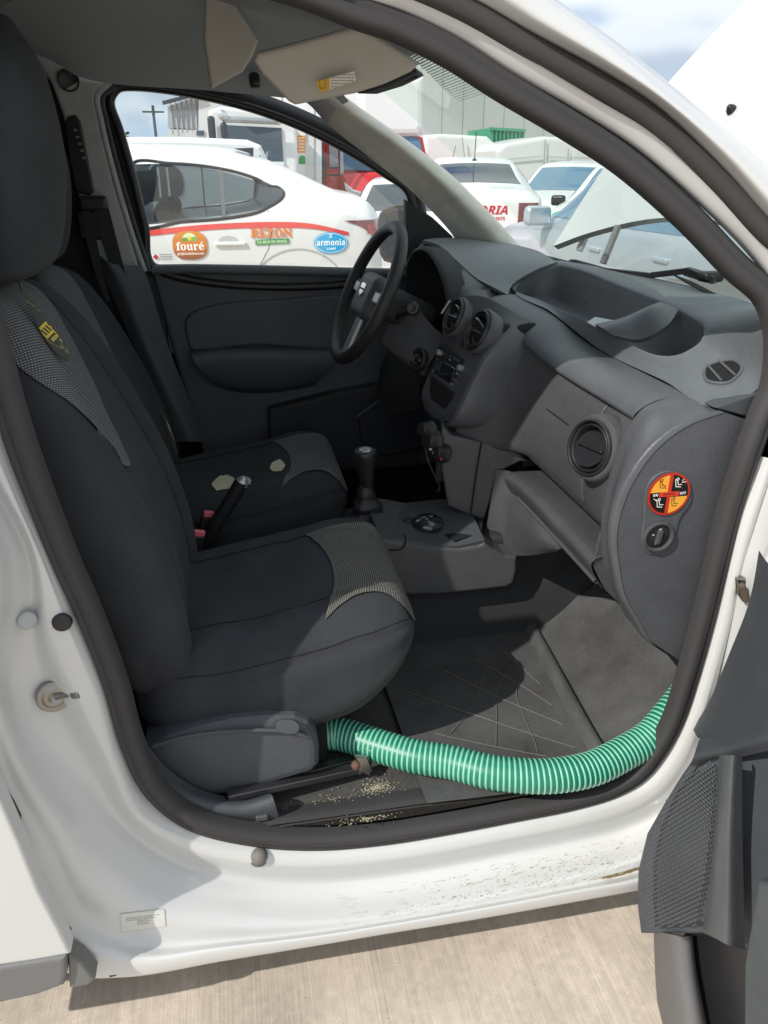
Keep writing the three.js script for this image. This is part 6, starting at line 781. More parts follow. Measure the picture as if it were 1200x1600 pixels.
// nearest car beyond the far door: white saloon with the red stripe, its side at z = -4.4
{
  const car = thing('delivery_saloon', 'white saloon with red side stripe and bakery stickers, beyond the far door window', 'car', [0, 0, -5.25]);
  const st = [[-3.4, 0.42, 0.66, 0.70, 0.55, 0.5], [-3.3, 0.28, 0.82, 0.88, 0.74, 0.60], [-2.9, 0.22, 0.95, 1.0, 0.82, 0.66], [-2.1, 0.2, 1.04, 1.12, 0.85, 0.68], [-1.5, 0.2, 1.07, 1.46, 0.86, 0.62], [-0.9, 0.2, 1.09, 1.555, 0.86, 0.62], [-0.3, 0.2, 1.10, 1.56, 0.86, 0.62], [0.12, 0.2, 1.12, 1.53, 0.86, 0.62], [0.40, 0.2, 1.14, 1.44, 0.86, 0.62], [0.62, 0.22, 1.15, 1.345, 0.855, 0.66], [0.80, 0.24, 1.14, 1.27, 0.85, 0.70], [0.95, 0.3, 1.10, 1.235, 0.82, 0.70], [1.03, 0.4, 1.02, 1.16, 0.76, 0.64], [1.06, 0.5, 0.95, 1.05, 0.66, 0.5]];
  const geo = gridGeo(ringShell(st, 70), true), probe = new THREE.Mesh(geo, new THREE.MeshBasicMaterial({ side: THREE.DoubleSide })); probe.updateMatrixWorld();
  const ext = (pts, z0, z1) => { const s = new THREE.Shape(pts.map((p) => new THREE.Vector2(...p))); return new THREE.ExtrudeGeometry(s, { depth: z1 - z0, bevelEnabled: false }).translate(0, 0, z0); };
  const win = [[-0.545, 1.10], [-0.54, 1.45], [-0.30, 1.455], [-0.10, 1.44], [0.10, 1.405], [0.25, 1.355], [0.30, 1.32], [0.27, 1.19], [0.20, 1.165], [0.0, 1.135], [-0.25, 1.12]];
  const winF = [[-0.63, 1.10], [-0.62, 1.45], [-0.9, 1.45], [-1.15, 1.40], [-1.62, 1.12]];
  const ev = new Evaluator(); ev.useGroups = false; ev.attributes = ['position', 'normal', 'uv'];
  let b = new Brush(geo); b.updateMatrixWorld();
  const inner = new Brush(gridGeo(ringShell(st.slice(2, -2).map(([x, lo, be, ro, wb, wr]) => [x * 0.985, lo + 0.06, be, ro - 0.035, wb - 0.05, wr - 0.05]), 50), true)); inner.updateMatrixWorld();
  b = ev.evaluate(b, inner, SUBTRACTION);
  for (const w of [win, winF]) { const k = new Brush(ext(w, -2, 2)); k.updateMatrixWorld(); b = ev.evaluate(b, k, SUBTRACTION); }
  M('body', b.geometry, paintWhite, car);
  const on = (fn, nu, nv, off = 0.006, s = 1) => wrap(probe, (a, v) => { const q = fn(a, v); return [q[0], q[1], 2 * s]; }, nu, nv, null, [0, 0, -s], off);
  for (const s of [1, -1]) {
    M('side_window', on((a, v) => [lerp(-0.545, lerp(0.28, 0.29, v), a), lerp(lerp(1.47, 1.33, a * a), lerp(1.09, 1.19, a), v)], 16, 8, -0.012, s), mat.tintGlass, car);
    M('side_window', on((a, v) => [lerp(lerp(-1.0, -1.6, v), -0.62, a), lerp(1.46, 1.09, v)], 10, 8, -0.012, s), mat.tintGlass, car);
    const o = win.map((p) => [p[0], p[1], 2 * s]);
    const edge = (pts, r) => { const c = crv(pts.map((p) => [p[0], p[1], 0]), 60, true).map((p) => { ray.set(new THREE.Vector3(p.x, p.y, 6 * s), new THREE.Vector3(0, 0, -s)); const h = ray.intersectObject(probe, false)[0]; return h ? h.point : new THREE.Vector3(p.x, p.y, 0.7 * s); }).slice(0, -1); return tube(c, r, 160, true, 6); };
    M('window_trim', edge([...win.slice(0, 7), [0.36, 1.315], [0.395, 1.285], [0.38, 1.25], ...win.slice(7)], 0.011), mat.black, car);
    M('window_bar', on((a, v) => [lerp(-0.012, 0.012, a) + 0.005, lerp(1.43, 1.135, v)], 2, 8, 0.004, s), std({ color: C(0.12, 0.13, 0.13), roughness: 0.5 }), car);
    M('quarter_panel', on((a, v) => [lerp(lerp(0.275, 0.255, v), lerp(0.37, 0.375, v), a) + 0.02 * a * Math.sin(v * Math.PI), lerp(lerp(1.35, 1.31, a), lerp(1.175, 1.24, a), v)], 6, 8, 0.006, s), mat.darkGlass, car);
    M('door_pillar', on((a, v) => [lerp(-0.63, -0.55, a), lerp(1.47, 1.1, v)], 2, 8, 0.004, s), std({ color: C(0.3, 0.3, 0.3), roughness: 0.5 }), car);
    const path = [[-3.0, 0.96], [-2.0, 1.02], [-0.9, 1.045], [-0.46, 1.075], [-0.1, 1.103], [0.28, 1.113], [0.55, 1.10], [0.80, 1.045]];
    const px = path.map((p) => p[0]), py = path.map((p) => p[1]);
    M('side_stripe', on((a, v) => [cat1(px, a), cat1(py, a) - 0.034 * v * (1 - 0.35 * Math.max(0, a - 0.8) * 5)], 60, 2, 0.004, s), mat.redTape, car);
    M('tail_lamp', on((a, v) => [lerp(lerp(0.77, 0.92, v), 1.035, a), lerp(1.115, lerp(1.07, 0.985, Math.min(1, a * 1.6)), v)], 10, 6, 0.008, s), mat.tailLamp, car);
    M('tail_lamp_glow', on((a, v) => [lerp(0.93, 1.02, a), lerp(1.085, 1.03, v)], 6, 4, 0.011, s), phy({ color: C(0.40, 0.06, 0.05), roughness: 0.2, clearcoat: 1 }), car);
    M('door_handle', at(rbox(0.20, 0.026, 0.03, 0.012), on((a, v) => [0.03, 0.985], 1, 1, 0.006, s).attributes.position.array.slice(0, 3), [0, 0, s]), paintWhite, car);
    M('handle_recess', on((a, v) => [0.02 + 0.062 * (2 * a - 1) * Math.sqrt(Math.max(0, 1 - (2 * v - 1) ** 2)), 1.0 - 0.034 * (2 * v - 1)], 10, 10, 0.002, s), std({ color: C(0.5, 0.5, 0.5), roughness: 0.5 }), car);
    M('panel_gap', on((a, v) => [lerp(0.262, [0.285, 0.30, 0.27, 0.20, 0.10][Math.round(a * 4)], 1) + 0.004 * v, lerp(1.18, 0.72, a)], 4, 1, 0.002, s), mat.rubber, car);
    M('arch_line', on((a, v) => [0.46 + (0.34 + 0.01 * v) * Math.cos(Math.PI * a), 0.60 + (0.34 + 0.01 * v) * Math.sin(Math.PI * a)], 24, 1, 0.003, s), std({ color: C(0.45, 0.45, 0.45), roughness: 0.6 }), car);
    wheel(car, 0.46, s * 0.78, 0.31); wheel(car, -2.2, s * 0.78, 0.31);
  }
  // stickers on the near side
  const disc = (cx, cy, rx, ry, p = 2.6) => on((a, v) => { const X = 2 * a - 1, Y = 2 * v - 1, k = Math.max(Math.abs(X), Math.abs(Y)), l = Math.hypot(X, Y) || 1, d = k < 1e-6 ? 0 : k / (Math.pow(Math.abs(X / l) ** p + Math.abs(Y / l) ** p, 1 / p)); return [cx + rx * X / l * d, cy - ry * Y / l * d]; }, 16, 16, 0.007);
  const uvDisc = (g, cx, cy, rx, ry) => { const p = g.attributes.position, uv = g.attributes.uv; for (let i = 0; i < p.count; i++) uv.setXY(i, (p.getX(i) - cx + rx) / (2 * rx), (p.getY(i) - cy + ry) / (2 * ry)); return g; };
  const foure = canvasTex(512, 400, (x, w, h) => {
    const g = x.createLinearGradient(0, 0, 0, h); g.addColorStop(0, '#d8862a'); g.addColorStop(0.5, '#cf7a22'); g.addColorStop(1, '#8a3f16'); x.fillStyle = g; x.fillRect(0, 0, w, h);
    x.save(); x.beginPath(); x.arc(256, 138, 112, Math.PI, 0); x.clip(); x.fillStyle = '#cfe3b4'; x.fillRect(120, 0, 280, 150); x.fillStyle = '#4f9a36'; x.beginPath(); x.ellipse(190, 150, 90, 60, 0, 0, 7); x.fill(); x.fillStyle = '#76b347'; x.beginPath(); x.ellipse(330, 150, 100, 70, 0, 0, 7); x.fill(); x.fillStyle = '#e8c93a'; x.beginPath(); x.arc(256, 100, 30, 0, 7); x.fill(); x.restore();
    x.fillStyle = '#fff'; x.textAlign = 'center'; x.font = 'bold 150px serif'; x.fillText('fouré', 256, 265); x.font = 'bold 44px serif'; x.fillText('prăjituri&fursecuri', 256, 330, 400);
  });
  M('sticker', uvDisc(disc(-0.222, 0.98, 0.107, 0.086, 2.8), -0.222, 0.98, 0.107, 0.086), print(foure), car, { label: 'round orange bakery sticker' });
  const rez = canvasTex(768, 384, (x, w, h) => {
    x.clearRect(0, 0, w, h); x.textAlign = 'center'; x.font = 'bold 218px serif'; x.lineJoin = 'round'; x.lineWidth = 9; x.strokeStyle = '#b5561c'; x.strokeText('REZON', 384, 212, 730); x.fillStyle = '#ee7d20'; x.fillText('REZON', 384, 212, 730);
    x.fillStyle = '#3f8f3a'; x.beginPath(); x.moveTo(90, 270); x.quadraticCurveTo(384, 235, 700, 245); x.lineTo(690, 330); x.quadraticCurveTo(384, 335, 100, 358); x.closePath(); x.fill(); x.fillStyle = '#e8f0dc'; x.font = 'bold 62px serif'; x.save(); x.translate(390, 318); x.rotate(-0.03); x.fillText('CE BUN ÎN MASĂ', 0, 0, 540); x.restore();
  });
  M('sticker', on((a, v) => [lerp(0.155, 0.435, a), lerp(1.092, 0.965, v)], 12, 6, 0.007), print(rez, { transparent: true }), car, { label: 'orange lettered sticker with a green banner' });
  const arm = canvasTex(512, 300, (x, w, h) => { x.fillStyle = '#2fa6dc'; x.fillRect(0, 0, w, h); x.fillStyle = '#fff'; x.textAlign = 'center'; x.font = 'bold 118px sans-serif'; x.fillText('armonia', 256, 186, 440); x.font = 'bold 58px sans-serif'; x.fillText('casei', 256, 248); x.strokeStyle = '#fff'; x.lineWidth = 9; x.beginPath(); x.moveTo(232, 28); x.quadraticCurveTo(256, 56, 280, 28); x.moveTo(232, 78); x.quadraticCurveTo(256, 48, 280, 78); x.moveTo(256, 40); x.lineTo(256, 68); x.stroke(); x.lineWidth = 6; x.beginPath(); x.ellipse(256, 150, 238, 134, 0, 0, 7); x.stroke(); });
  M('sticker', uvDisc(disc(0.68, 0.98, 0.112, 0.066, 2), 0.68, 0.98, 0.112, 0.066), print(arm), car, { label: 'blue oval sticker' });
  const small = canvasTex(256, 128, (x, w, h) => { x.clearRect(0, 0, w, h); x.fillStyle = '#c03038'; x.beginPath(); x.moveTo(5, 60); x.lineTo(40, 20); x.lineTo(70, 60); x.lineTo(40, 100); x.fill(); x.fillStyle = '#666'; for (let j = 0; j < 3; j++) for (let i = 0; i < 5; i++) x.fillRect(90 + i * 30, 24 + j * 32, 22, 10); });
  M('sticker', on((a, v) => [lerp(-0.46, -0.33, a), lerp(0.94, 0.885, v)], 4, 3, 0.006), print(small, { transparent: true }), car);
  M('roof_fin', plate([[0.10, 1.545, 0.55], [0.23, 1.55, 0.55], [0.225, 1.50, 0.55], [0.19, 1.52, 0.55]], [0, 0, 1], 0.05, { bevel: 0.008 }), mat.black, car);
  const seat = (x, z) => [new RoundedBoxGeometry(0.13, 0.50, 0.46, 3, 0.06).rotateZ(-0.22).translate(x, 0.98, z), new RoundedBoxGeometry(0.10, 0.22, 0.26, 3, 0.05).rotateZ(-0.15).translate(x - 0.10, 1.30, z)];
  for (const z of [0.36, -0.36]) { const s = seat(-0.42, z); M('front_seat', s, std({ color: C(0.03, 0.03, 0.035), roughness: 1 }), car); }
  M('rear_seat', new RoundedBoxGeometry(0.16, 0.50, 1.3, 3, 0.06).rotateZ(-0.25).translate(0.40, 0.92, 0), std({ color: C(0.03, 0.03, 0.035), roughness: 1 }), car);
  M('cabin_floor', rbox(2.6, 0.5, 1.55, 0.02).translate(-0.6, 0.62, 0), std({ color: C(0.03, 0.03, 0.03), roughness: 1 }), car);
}
// white van standing behind that saloon
{
  const v = thing('white_van', 'white high roofed van standing directly behind the striped saloon', 'van', [0, 0, -7.7]);
  const side = [[-2.6, 0.3], [-2.6, 1.0], [-1.9, 1.1], [-1.45, 1.57], [-1.2, 1.62], [-0.3, 1.625], [0.26, 1.605], [0.35, 1.57], [0.40, 1.46], [0.44, 1.0], [0.44, 0.3]];
  const s = new THREE.Shape(side.map((p) => new THREE.Vector2(...p)));
  M('body', new THREE.ExtrudeGeometry(s, { depth: 1.5, bevelEnabled: true, bevelSize: 0.05, bevelThickness: 0.09, bevelSegments: 4 }).translate(0, 0, -0.75), paintWhite, v);
  for (const z of [1, -1]) { M('side_window', plate([[-0.62, 1.16, 0.85 * z], [-0.60, 1.42, 0.85 * z], [-0.48, 1.455, 0.85 * z], [-0.36, 1.41, 0.85 * z], [-0.33, 1.29, 0.85 * z], [-0.37, 1.19, 0.85 * z]], [0, 0, z], 0.01, { smooth: 40, bevel: 0.002 }), mat.darkGlass, v); for (const x of [-0.54, -0.46]) M('window_bar', rbox(0.018, 0.25, 0.012, 0.003).translate(x, 1.30, 0.857 * z), paintWhite, v); M('door_gap', rbox(0.008, 1.0, 0.004, 0.001).translate(-0.16, 0.95, 0.842 * z), mat.rubber, v); wheel(v, -0.2, z * 0.76); wheel(v, -2.0, z * 0.76); }
  M('rear_window', rbox(0.02, 0.30, 0.9, 0.008).rotateZ(0.06).translate(0.48, 1.42, 0.10), mat.darkGlass, v);
  M('rear_quarter_glass', plate([[0.37, 1.53, 0.845], [0.42, 1.42, 0.845], [0.43, 1.32, 0.845], [0.36, 1.36, 0.845], [0.345, 1.47, 0.845]], [0.3, 0, 1], 0.01, { bevel: 0.002 }), mat.darkGlass, v);
}
// white lorry with sun bar, and the box body beside it
{
  const t = thing('white_lorry', 'white lorry cab with a dark windscreen and a round lamp on its sun bar', 'lorry', [0, 0, 0]);
  M('cab', plate([[-0.0817, 2.116, -11], [0.083, 2.164, -11], [0.9995, 2.097, -11], [1.101, 2.019, -11], [1.077, 1.09, -11], [0.9911, 0.0398, -11], [-0.3225, 0.0695, -11], [-0.2095, 1.098, -11]], [0, 0, 1], 2.0, { bevel: 0.05 }), paintWhite, t);
  M('windscreen', plate([[0.1236, 1.939, -10.97], [0.8823, 1.906, -10.97], [0.8847, 1.457, -10.97], [0.5918, 1.456, -10.97], [0.0877, 1.505, -10.97]], [0, 0, 1], 0.02, { bevel: 0.006 }), mat.darkGlass, t);
  M('sun_bar', bar([0.0772, 2.001, -10.8], [0.8739, 1.977, -10.8], 0.10, 0.08, 0.04), mat.silver, t);
  for (const p of [[0.0974, 2.044, -10.75], [0.8119, 2.005, -10.75]]) M('round_lamp', lathe([[0, 0.03], [0.055, 0.025], [0.065, 0], [0.05, -0.06], [0, -0.07]], p, [0, 0, 1], 24), mat.chrome, t);
  M('roof_unit', rbox(0.34, 0.10, 0.4, 0.03).translate(...[0.4167, 2.222, -11.5]), mat.silver, t);
  M('cab_mirror', [new RoundedBoxGeometry(0.10, 0.34, 0.10, 3, 0.04).translate(...[-0.0604, 1.873, -10.9]), new RoundedBoxGeometry(0.09, 0.20, 0.10, 3, 0.04).translate(...[0.0992, 1.863, -10.8])], mat.black, t);
  M('lower_panel', plate([[0.611, 1.489, -10.96], [0.8942, 1.481, -10.96], [0.8737, 1.093, -10.96], [0.5861, 1.094, -10.96]], [0, 0, 1], 0.03, { bevel: 0.008 }), paintWhite, t);
  const b = thing('box_lorry', 'white box lorry with orange food pictures on its corner, left of the red van', 'lorry', [0, 0, 0]);
  M('box_body', plate([[1.029, 2.634, -12.2], [1.611, 2.644, -12.2], [1.52, -0.1114, -12.2], [0.8832, -0.0971, -12.2]], [0, 0, 1], 4, { bevel: 0.02 }), paintWhite, b);
  const art = canvasTex(256, 768, (x, w, h) => { x.fillStyle = '#eceae4'; x.fillRect(0, 0, w, h); const r = mulberry(12); for (let i = 0; i < 130; i++) { x.fillStyle = ['#b5541f', '#c9822d', '#8a3d1e', '#e0a84a', '#7c4a30', '#cdb9a0'][Math.floor(r() * 6)]; x.globalAlpha = 0.7; x.beginPath(); x.ellipse(40 + 110 * r(), 20 + 420 * r(), 8 + 16 * r(), 20 + 50 * r(), 0.2 * r(), 0, 7); x.fill(); } x.globalAlpha = 1; x.fillStyle = '#e8933a'; x.fillRect(166, 180, 84, 160); x.fillStyle = '#f4e3c6'; for (let i = 0; i < 5; i++) x.fillRect(178, 196 + i * 28, 60, 12); x.fillStyle = '#3c9a44'; x.beginPath(); x.arc(210, 400, 38, 0, 7); x.fill(); x.fillRect(172, 400, 76, 44); x.strokeStyle = '#d98a7c'; x.lineWidth = 16; x.beginPath(); x.arc(90, 560, 70, 3.3, 6); x.stroke(); });
  M('picture_panel', flatUV(plate([[1.009, 2.125, -12.17], [1.335, 2.076, -12.17], [1.288, 0.9614, -12.17], [0.9496, 1.001, -12.17]], [0, 0, 1], 0.01, { bevel: 0 }), [0, 0, 1]), print(art), b);
  M('corner_post', bar([0.9983, 2.375, -12.1], [0.8663, -0.0851, -12.1], 0.03, 0.03), mat.silver, b);
  M('corner_post', bar([1.484, 2.382, -12.1], [1.393, -0.097, -12.1], 0.03, 0.03), mat.silver, b);
}
// red van
{
  const r = thing('red_van', 'red van facing the camera with a black door mirror on a long arm', 'van', [0, 0, 0]);
  M('cab', plate([[1.737, 1.989, -13], [2.127, 2.067, -13], [3.144, 1.942, -13], [3.386, 1.867, -13], [3.508, 1.399, -13], [3.617, 0.7085, -13], [3.591, -0.033, -13], [1.652, 0.0052, -13]], [0, 0, 1], 4.2, { bevel: 0.08 }), mat.red, r);
  M('roof_box', plate([[2.281, 2.894, -12.9], [3.364, 2.754, -12.9], [3.381, 1.997, -12.9], [3.286, 1.864, -12.9], [2.266, 1.858, -12.9]], [0, 0, 1], 3.5, { bevel: 0.12 }), paintWhite, r);
  M('windscreen', plate([[2.001, 1.839, -12.96], [3.136, 1.883, -12.96], [3.311, 1.846, -12.96], [3.408, 1.419, -12.96], [2.704, 1.34, -12.96], [2.011, 1.361, -12.96]], [0, 0.1, 1], 0.03, { bevel: 0.006 }), mat.blueGlass, r);
  M('bonnet', plate([[1.923, 1.345, -12.5], [2.404, 1.382, -12.5], [3.34, 1.362, -12.5], [3.394, 0.9343, -12.5], [2.188, 0.9235, -12.5], [1.982, 1.136, -12.5]], [0, 0.4, 1], 0.5, { bevel: 0.06 }), mat.red, r);
  M('side_pillar', plate([[1.955, 1.876, -12.93], [2.018, 1.876, -12.93], [2.023, 1.107, -12.93], [1.96, 1.166, -12.93]], [0, 0, 1], 0.03, { bevel: 0.005 }), mat.silver, r);
  M('side_window', plate([[1.784, 1.753, -12.93], [1.933, 1.819, -12.93], [1.933, 1.4, -12.93], [1.784, 1.4, -12.93]], [0, 0, 1], 0.03, { bevel: 0.005 }), phy({ color: C(0.35, 0.36, 0.37), roughness: 0.1, clearcoat: 1 }), r);
  M('headlamp', plate([[1.937, 1.196, -12.4], [2.091, 1.081, -12.4], [2.236, 1.042, -12.4], [2.236, 0.9655, -12.4], [2.027, 1.005, -12.4], [1.955, 1.082, -12.4]], [-0.2, 0, 1], 0.1, { bevel: 0.02 }), mat.chrome, r);
  const m = [1.573, 1.402, -12.4];
  M('mirror_arm', [bar([1.614, 1.402, -12.4], [1.911, 1.401, -12.7], 0.05, 0.03), bar([1.61, 1.29, -12.4], [1.909, 1.296, -12.7], 0.05, 0.03)], mat.black, r);
  M('door_mirror', new RoundedBoxGeometry(0.165, 0.36, 0.16, 4, 0.05).translate(...m), mat.black, r);
  M('grille_lines', [0, 1, 2, 3].map((k) => rbox(0.09, 0.02, 0.02, 0.005).translate(...[1.841, 1.186, -12.92]).translate(0, -0.05 * k, 0)), mat.redTape, r, { kind: 'stuff' });
}
// lorry front with slotted white grille above the red van
{
  const t = thing('tall_white_lorry', 'tall white lorry with a slotted white grille panel, above the red van', 'lorry', [0, 0, 0]);
  M('front_body', plate([[2.991, 3.525, -19], [4.63, 3.454, -19], [4.855, 2.91, -19], [4.73, 2.169, -19], [4.501, 1.824, -19], [2.956, 1.819, -19]], [0, 0, 1], 5, { bevel: 0.15 }), std({ color: C(0.66, 0.68, 0.68), roughness: 0.6 }), t);
  const q = [[3.125, 2.872, -18.8], [4.124, 2.938, -18.8], [4.171, 2.677, -18.8], [3.182, 2.731, -18.8]];
  M('grille_panel', quadPlate(q, 0, 0, 1, 1, 0.06, 0), paintWhite, t);
  for (let j = 0; j < 4; j++) for (let i = 0; i < 6; i++) { if (j === 2 && i === 2) continue; const u = (i + 0.2 + (j & 1) * 0.3) / 6.4; M('grille_slot', quadPlate(q, u, j / 4 + 0.06, u + 0.10, j / 4 + 0.18, 0.02, 0.004, 0.002), mat.black, t); }
  M('badge', at(new THREE.SphereGeometry(1, 20, 10).scale(0.10, 0.04, 0.012), quad(q, 0.45, 0.56, 0.012), [0, 0, 1]), std({ color: C(0.08, 0.18, 0.55), roughness: 0.3 }), t);
}
// white vans parked behind
{
  const a = thing('white_van', 'white panel van seen from the front behind the lettered white saloon', 'van', [0, 0, 0]);
  M('body', plate([[4.385, 2.024, -17], [4.752, 2.051, -17], [5.79, 2.007, -17], [5.942, 1.895, -17], [6.081, 1.563, -17], [6.222, 1.226, -17], [6.299, 0.0689, -17], [4.368, 0.0959, -17]], [0, 0, 1], 4.8, { bevel: 0.08 }), paintWhite, a);
  M('windscreen', plate([[4.986, 1.537, -16.95], [5.332, 1.575, -16.95], [5.992, 1.538, -16.95], [6.143, 1.253, -16.95], [5.026, 1.23, -16.95]], [0, 0, 1], 0.03, { bevel: 0.006 }), mat.darkGlass, a);
  M('side_glass', plate([[5.899, 1.512, -16.93], [6.002, 1.512, -16.93], [6.121, 1.266, -16.93], [5.957, 1.267, -16.93]], [0, 0, 1], 0.03, { bevel: 0.004 }), mat.blueGlass, a);
  M('door_mirror', new RoundedBoxGeometry(0.16, 0.12, 0.12, 3, 0.03).translate(...[4.775, 1.448, -16.8]), mat.black, a);
  M('roof_rib', [676, 0].slice(0, 1).map(() => bar([5.183, 1.988, -16.9], [5.258, 1.587, -16.9], 0.02, 0.02)), mat.silver, a);
  M('aerial', bar([4.962, 1.807, -16.6], [4.865, 1.385, -16.6], 0.012, 0.012), mat.black, a);
  const b = thing('white_van', 'long white panel van side on, below the green container', 'van', [0, 0, 0]);
  M('body', plate([[5.51, 1.695, -15.5], [5.689, 1.835, -15.5], [6.495, 1.967, -15.5], [8.75, 1.896, -15.5], [9.167, 0.1368, -15.5], [5.604, 0.1867, -15.5]], [0, 0, 1], 2, { bevel: 0.08 }), paintWhite, b);
  M('panel_crease', [bar([5.557, 1.53, -15.45], [6.439, 1.602, -15.45], 0.02, 0.02), bar([6.577, 1.591, -15.45], [8.055, 1.557, -15.45], 0.02, 0.02)], std({ color: C(0.5, 0.5, 0.5), roughness: 0.6 }), b);
  M('door_gap', bar([6.507, 1.908, -15.45], [6.54, 0.9272, -15.45], 0.02, 0.02), std({ color: C(0.35, 0.35, 0.34), roughness: 0.6 }), b);
  M('door_gap', bar([7.019, 1.745, -15.45], [7.076, 0.9242, -15.45], 0.012, 0.02), std({ color: C(0.35, 0.35, 0.34), roughness: 0.6 }), b);
  M('cab_glass', plate([[7.154, 1.266, -15.45], [7.353, 1.508, -15.45], [7.615, 1.435, -15.45], [7.527, 1.217, -15.45]], [0, 0, 1], 0.03, { bevel: 0.005 }), mat.blueGlass, b);
  M('door_mirror', new RoundedBoxGeometry(0.14, 0.10, 0.1, 3, 0.03).translate(...[7.013, 1.305, -15.2]), mat.black, b);
}
const put = (o, x, z, hx, hz, s = 1) => { o.position.set(x, 0, z); o.rotation.y = Math.atan2(hz, -hx); if (s !== 1) o.scale.setScalar(s); };   // heading (hx, hz)
{
  const silver = phy({ color: C(0.50, 0.55, 0.62), roughness: 0.3, metalness: 0.35, clearcoat: 0.8 });
  const a = makeCar('silver blue car parked across the front of the van, beyond the windscreen', 'sedan', silver, mat.blueGlass); put(a.c, 3.36, -4.3, 0, -1, 1.03);
  a.c.children.filter((m) => m.name === 'side_mirror').forEach((m) => { m.material = silver; });
  M('mirror_face', rbox(0.012, 0.11, 0.15, 0.005).translate(-0.665, 1.065, 0.97), mat.chrome, a.c);
  const b = makeCar('white saloon seen from behind with red lettering across its boot', 'sedan', paintWhite, mat.darkGlass); put(b.c, 3.72, -11.4, 0.22, -0.97, 1.0);
  const txt = canvasTex(768, 320, (x, w, h) => { x.clearRect(0, 0, w, h); x.fillStyle = '#c02a3a'; x.textAlign = 'center'; x.font = 'bold italic 190px sans-serif'; x.fillText('ADRIA', 384, 180, 700); x.font = 'bold 76px sans-serif'; x.fillText('RESTAURANTS', 384, 275, 640); });
  M('boot_lettering', wrap(b.probe, (u, v) => [3, lerp(1.0, 0.76, v), lerp(0.20, -0.44, u)], 12, 5, null, [-1, 0, 0], 0.008), print(txt, { transparent: true }), b.c);
  M('roof_aerial', [bar([0.95, 1.48, 0], [1.05, 1.85, 0], 0.012, 0.012), lathe([[0, 0.05], [0.03, 0.02], [0.05, 0]], [0.93, 1.49, 0], [0, 1, 0], 12)], mat.black, b.c);
  const c = makeCar('white hatchback with a blue tinted windscreen, just right of the lettered saloon', 'hatch', paintWhite, mat.blueGlass); put(c.c, 5.9, -12.4, -0.62, 0.78, 0.95);
  const d = makeCar('white hatchback nearest the raised bonnet, its windscreen showing blue', 'hatch', paintWhite, mat.blueGlass); put(d.c, 5.6, -9.6, -0.62, 0.78, 0.95);
  const e = makeCar('white car with dark side windows between the red van and the far pillar', 'hatch', paintWhite, mat.darkGlass); put(e.c, 2.40, -9.9, -0.25, 0.97, 0.82);
  const g = thing('green_cover', 'small green plastic cover behind the silver door mirror', 'plastic cover', [3.17, 1.008, -6.5]);
  M('cover_shell', new THREE.SphereGeometry(0.065, 20, 10, 0, Math.PI * 2, 0, Math.PI / 2).scale(1.2, 0.55, 0.8), std({ color: C(0.05, 0.42, 0.22), roughness: 0.5 }), g);
  M('cover_rim', new THREE.TorusGeometry(0.07, 0.008, 8, 24).rotateX(Math.PI / 2).scale(1.15, 1, 0.8), std({ color: C(0.04, 0.3, 0.16), roughness: 0.5 }), g);
  M('post', new THREE.CylinderGeometry(0.02, 0.025, g.position.y, 10).translate(0, -g.position.y / 2, 0), mat.black, g);
}
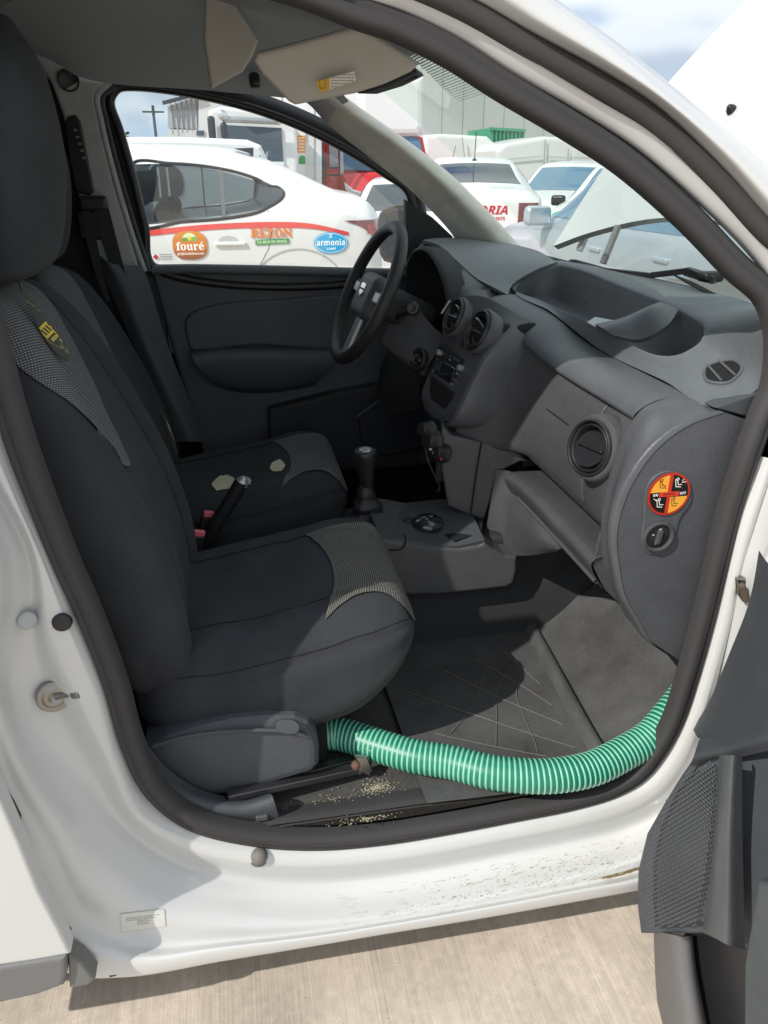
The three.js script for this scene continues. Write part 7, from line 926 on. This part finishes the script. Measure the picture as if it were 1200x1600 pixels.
// buildings
{
  const w = thing('grey_warehouse', 'long pale grey metal clad warehouse behind the parked vans', 'warehouse', [0, 0, 0]);
  const clad = std({ color: C(0.46, 0.48, 0.485), roughness: 0.7, metalness: 0.1 });
  M('wall', rbox(10.4, 5.5, 14, 0.05).translate(11.4, 2.75, -41), clad, w);
  for (let i = 0; i < 12; i++) M('cladding_rib', rbox(0.05, 5.4, 0.02, 0.008).translate(6.5 + i * 0.9, 2.7, -33.98), clad, w);
  M('roof_edge', rbox(10.6, 0.25, 14.2, 0.05).translate(11.4, 5.6, -41), mat.silver, w);
  const b = thing('grey_building', 'low grey building with a sloping roof edge, far left beyond the lorry', 'building', [0, 0, 0]);
  const wall = std({ color: C(0.36, 0.37, 0.38), roughness: 0.8 });
  M('wall', plate([...[[-1.432, 3.101, -27], [-0.4885, 3.396, -27], [-0.5784, 2.464, -27], [-1.461, 2.494, -27]], [-1.492, 2.565, -27]], [0, 0, 1], 6, { bevel: 0 }), wall, b);
  M('lower_wall', plate([...[[-1.462, 2.455, -26.95], [-0.5197, 2.444, -26.95]], ...[[0.2, 0, -26.95], [-2.9, 0, -26.95]]].map((p, i) => i === 2 ? [0.5, 0, -26.95] : p), [0, 0, 1], 6, { bevel: 0 }), std({ color: C(0.55, 0.55, 0.55), roughness: 0.8 }), b);
  M('end_wall', plate([...[[-0.4673, 3.389, -26.9], [0.2327, 3.575, -26.9], [0.0599, 1.54, -26.9], [-0.645, 1.54, -26.9]]], [0, 0, 1], 6, { bevel: 0 }), std({ color: C(0.62, 0.62, 0.62), roughness: 0.8 }), b);
  for (let i = 0; i < 7; i++) M('cladding_rib', rbox(0.04, 1.0, 0.04, 0.01).translate(...[-1.348, 2.799, -26.97]).translate(i * 0.15, 0.02 * i, 0), wall, b);
  M('roof_edge', bar([-1.566, 3.175, -26.8], [-0.4201, 3.453, -26.8], 0.14, 0.10), mat.trim, b);
  M('downpipe', bar([-1.166, 2.416, -26.8], [-1.255, 1.576, -26.8], 0.06, 0.06), mat.silver, b);
  M('window', plate([[-0.6182, 2.422, -26.85], [-0.3812, 2.423, -26.85], [-0.3948, 2.278, -26.85], [-0.6323, 2.276, -26.85]], [0, 0, 1], 0.04, { bevel: 0.005 }), mat.darkGlass, b);
  const g = thing('green_container', 'green corrugated container standing above the white panel van', 'container', [0, 0, 0]);
  const green = std({ color: C(0.06, 0.33, 0.20), roughness: 0.6 });
  M('shell', plate([[8.116, 2.451, -24], [9.217, 2.406, -24], [9.317, 1.392, -24], [8.221, 1.357, -24]], [0, 0, 1], 2.4, { bevel: 0.02 }), green, g);
  for (let i = 0; i < 9; i++) M('rib', bar(V([8.166, 2.397, -23.96]).lerp(V([9.164, 2.369, -23.96]), i / 8), V([8.245, 1.429, -23.96]).lerp(V([9.257, 1.446, -23.96]), i / 8), 0.05, 0.04), green, g);
  M('top_rail', bar([8.08, 2.431, -23.95], [9.22, 2.387, -23.95], 0.08, 0.08), green, g);
  const p = thing('utility_pole', 'thin utility pole with a crossarm on the horizon, seen at far left', 'pole', [-3.1, 0, -45]);
  M('pole', new THREE.CylinderGeometry(0.07, 0.1, 4.2, 10).translate(0, 2.1, 0), mat.trim, p); M('crossarm', rbox(1.1, 0.08, 0.08, 0.02).translate(0, 3.9, 0), mat.trim, p);
  const t = thing('distant_tree', 'small green tree on the horizon at the left of the far window', 'tree', [-6.4, 0, -48]);
  M('trunk', new THREE.CylinderGeometry(0.08, 0.14, 2, 8).translate(0, 1, 0), std({ color: C(0.1, 0.07, 0.05), roughness: 1 }), t);
  const lv = [], r = mulberry(31), leaf = new THREE.CircleGeometry(0.13, 5);
  for (let i = 0; i < 700; i++) { const a = r() * 6.28, u = 2 * r() - 1, q = 0.6 + 0.5 * r(), s = Math.sqrt(1 - u * u), k = 1 + 0.3 * Math.sin(a * 3 + u * 4); lv.push(leaf.clone().rotateX(r() * 6).rotateY(r() * 6).translate(1.5 * q * k * s * Math.cos(a), 2.5 + 0.75 * q * u, 1.5 * q * k * s * Math.sin(a))); }
  M('crown', lv, std({ color: C(0.07, 0.11, 0.035), roughness: 0.9, side: THREE.DoubleSide }), t);
}
renderer.render(scene, camera);
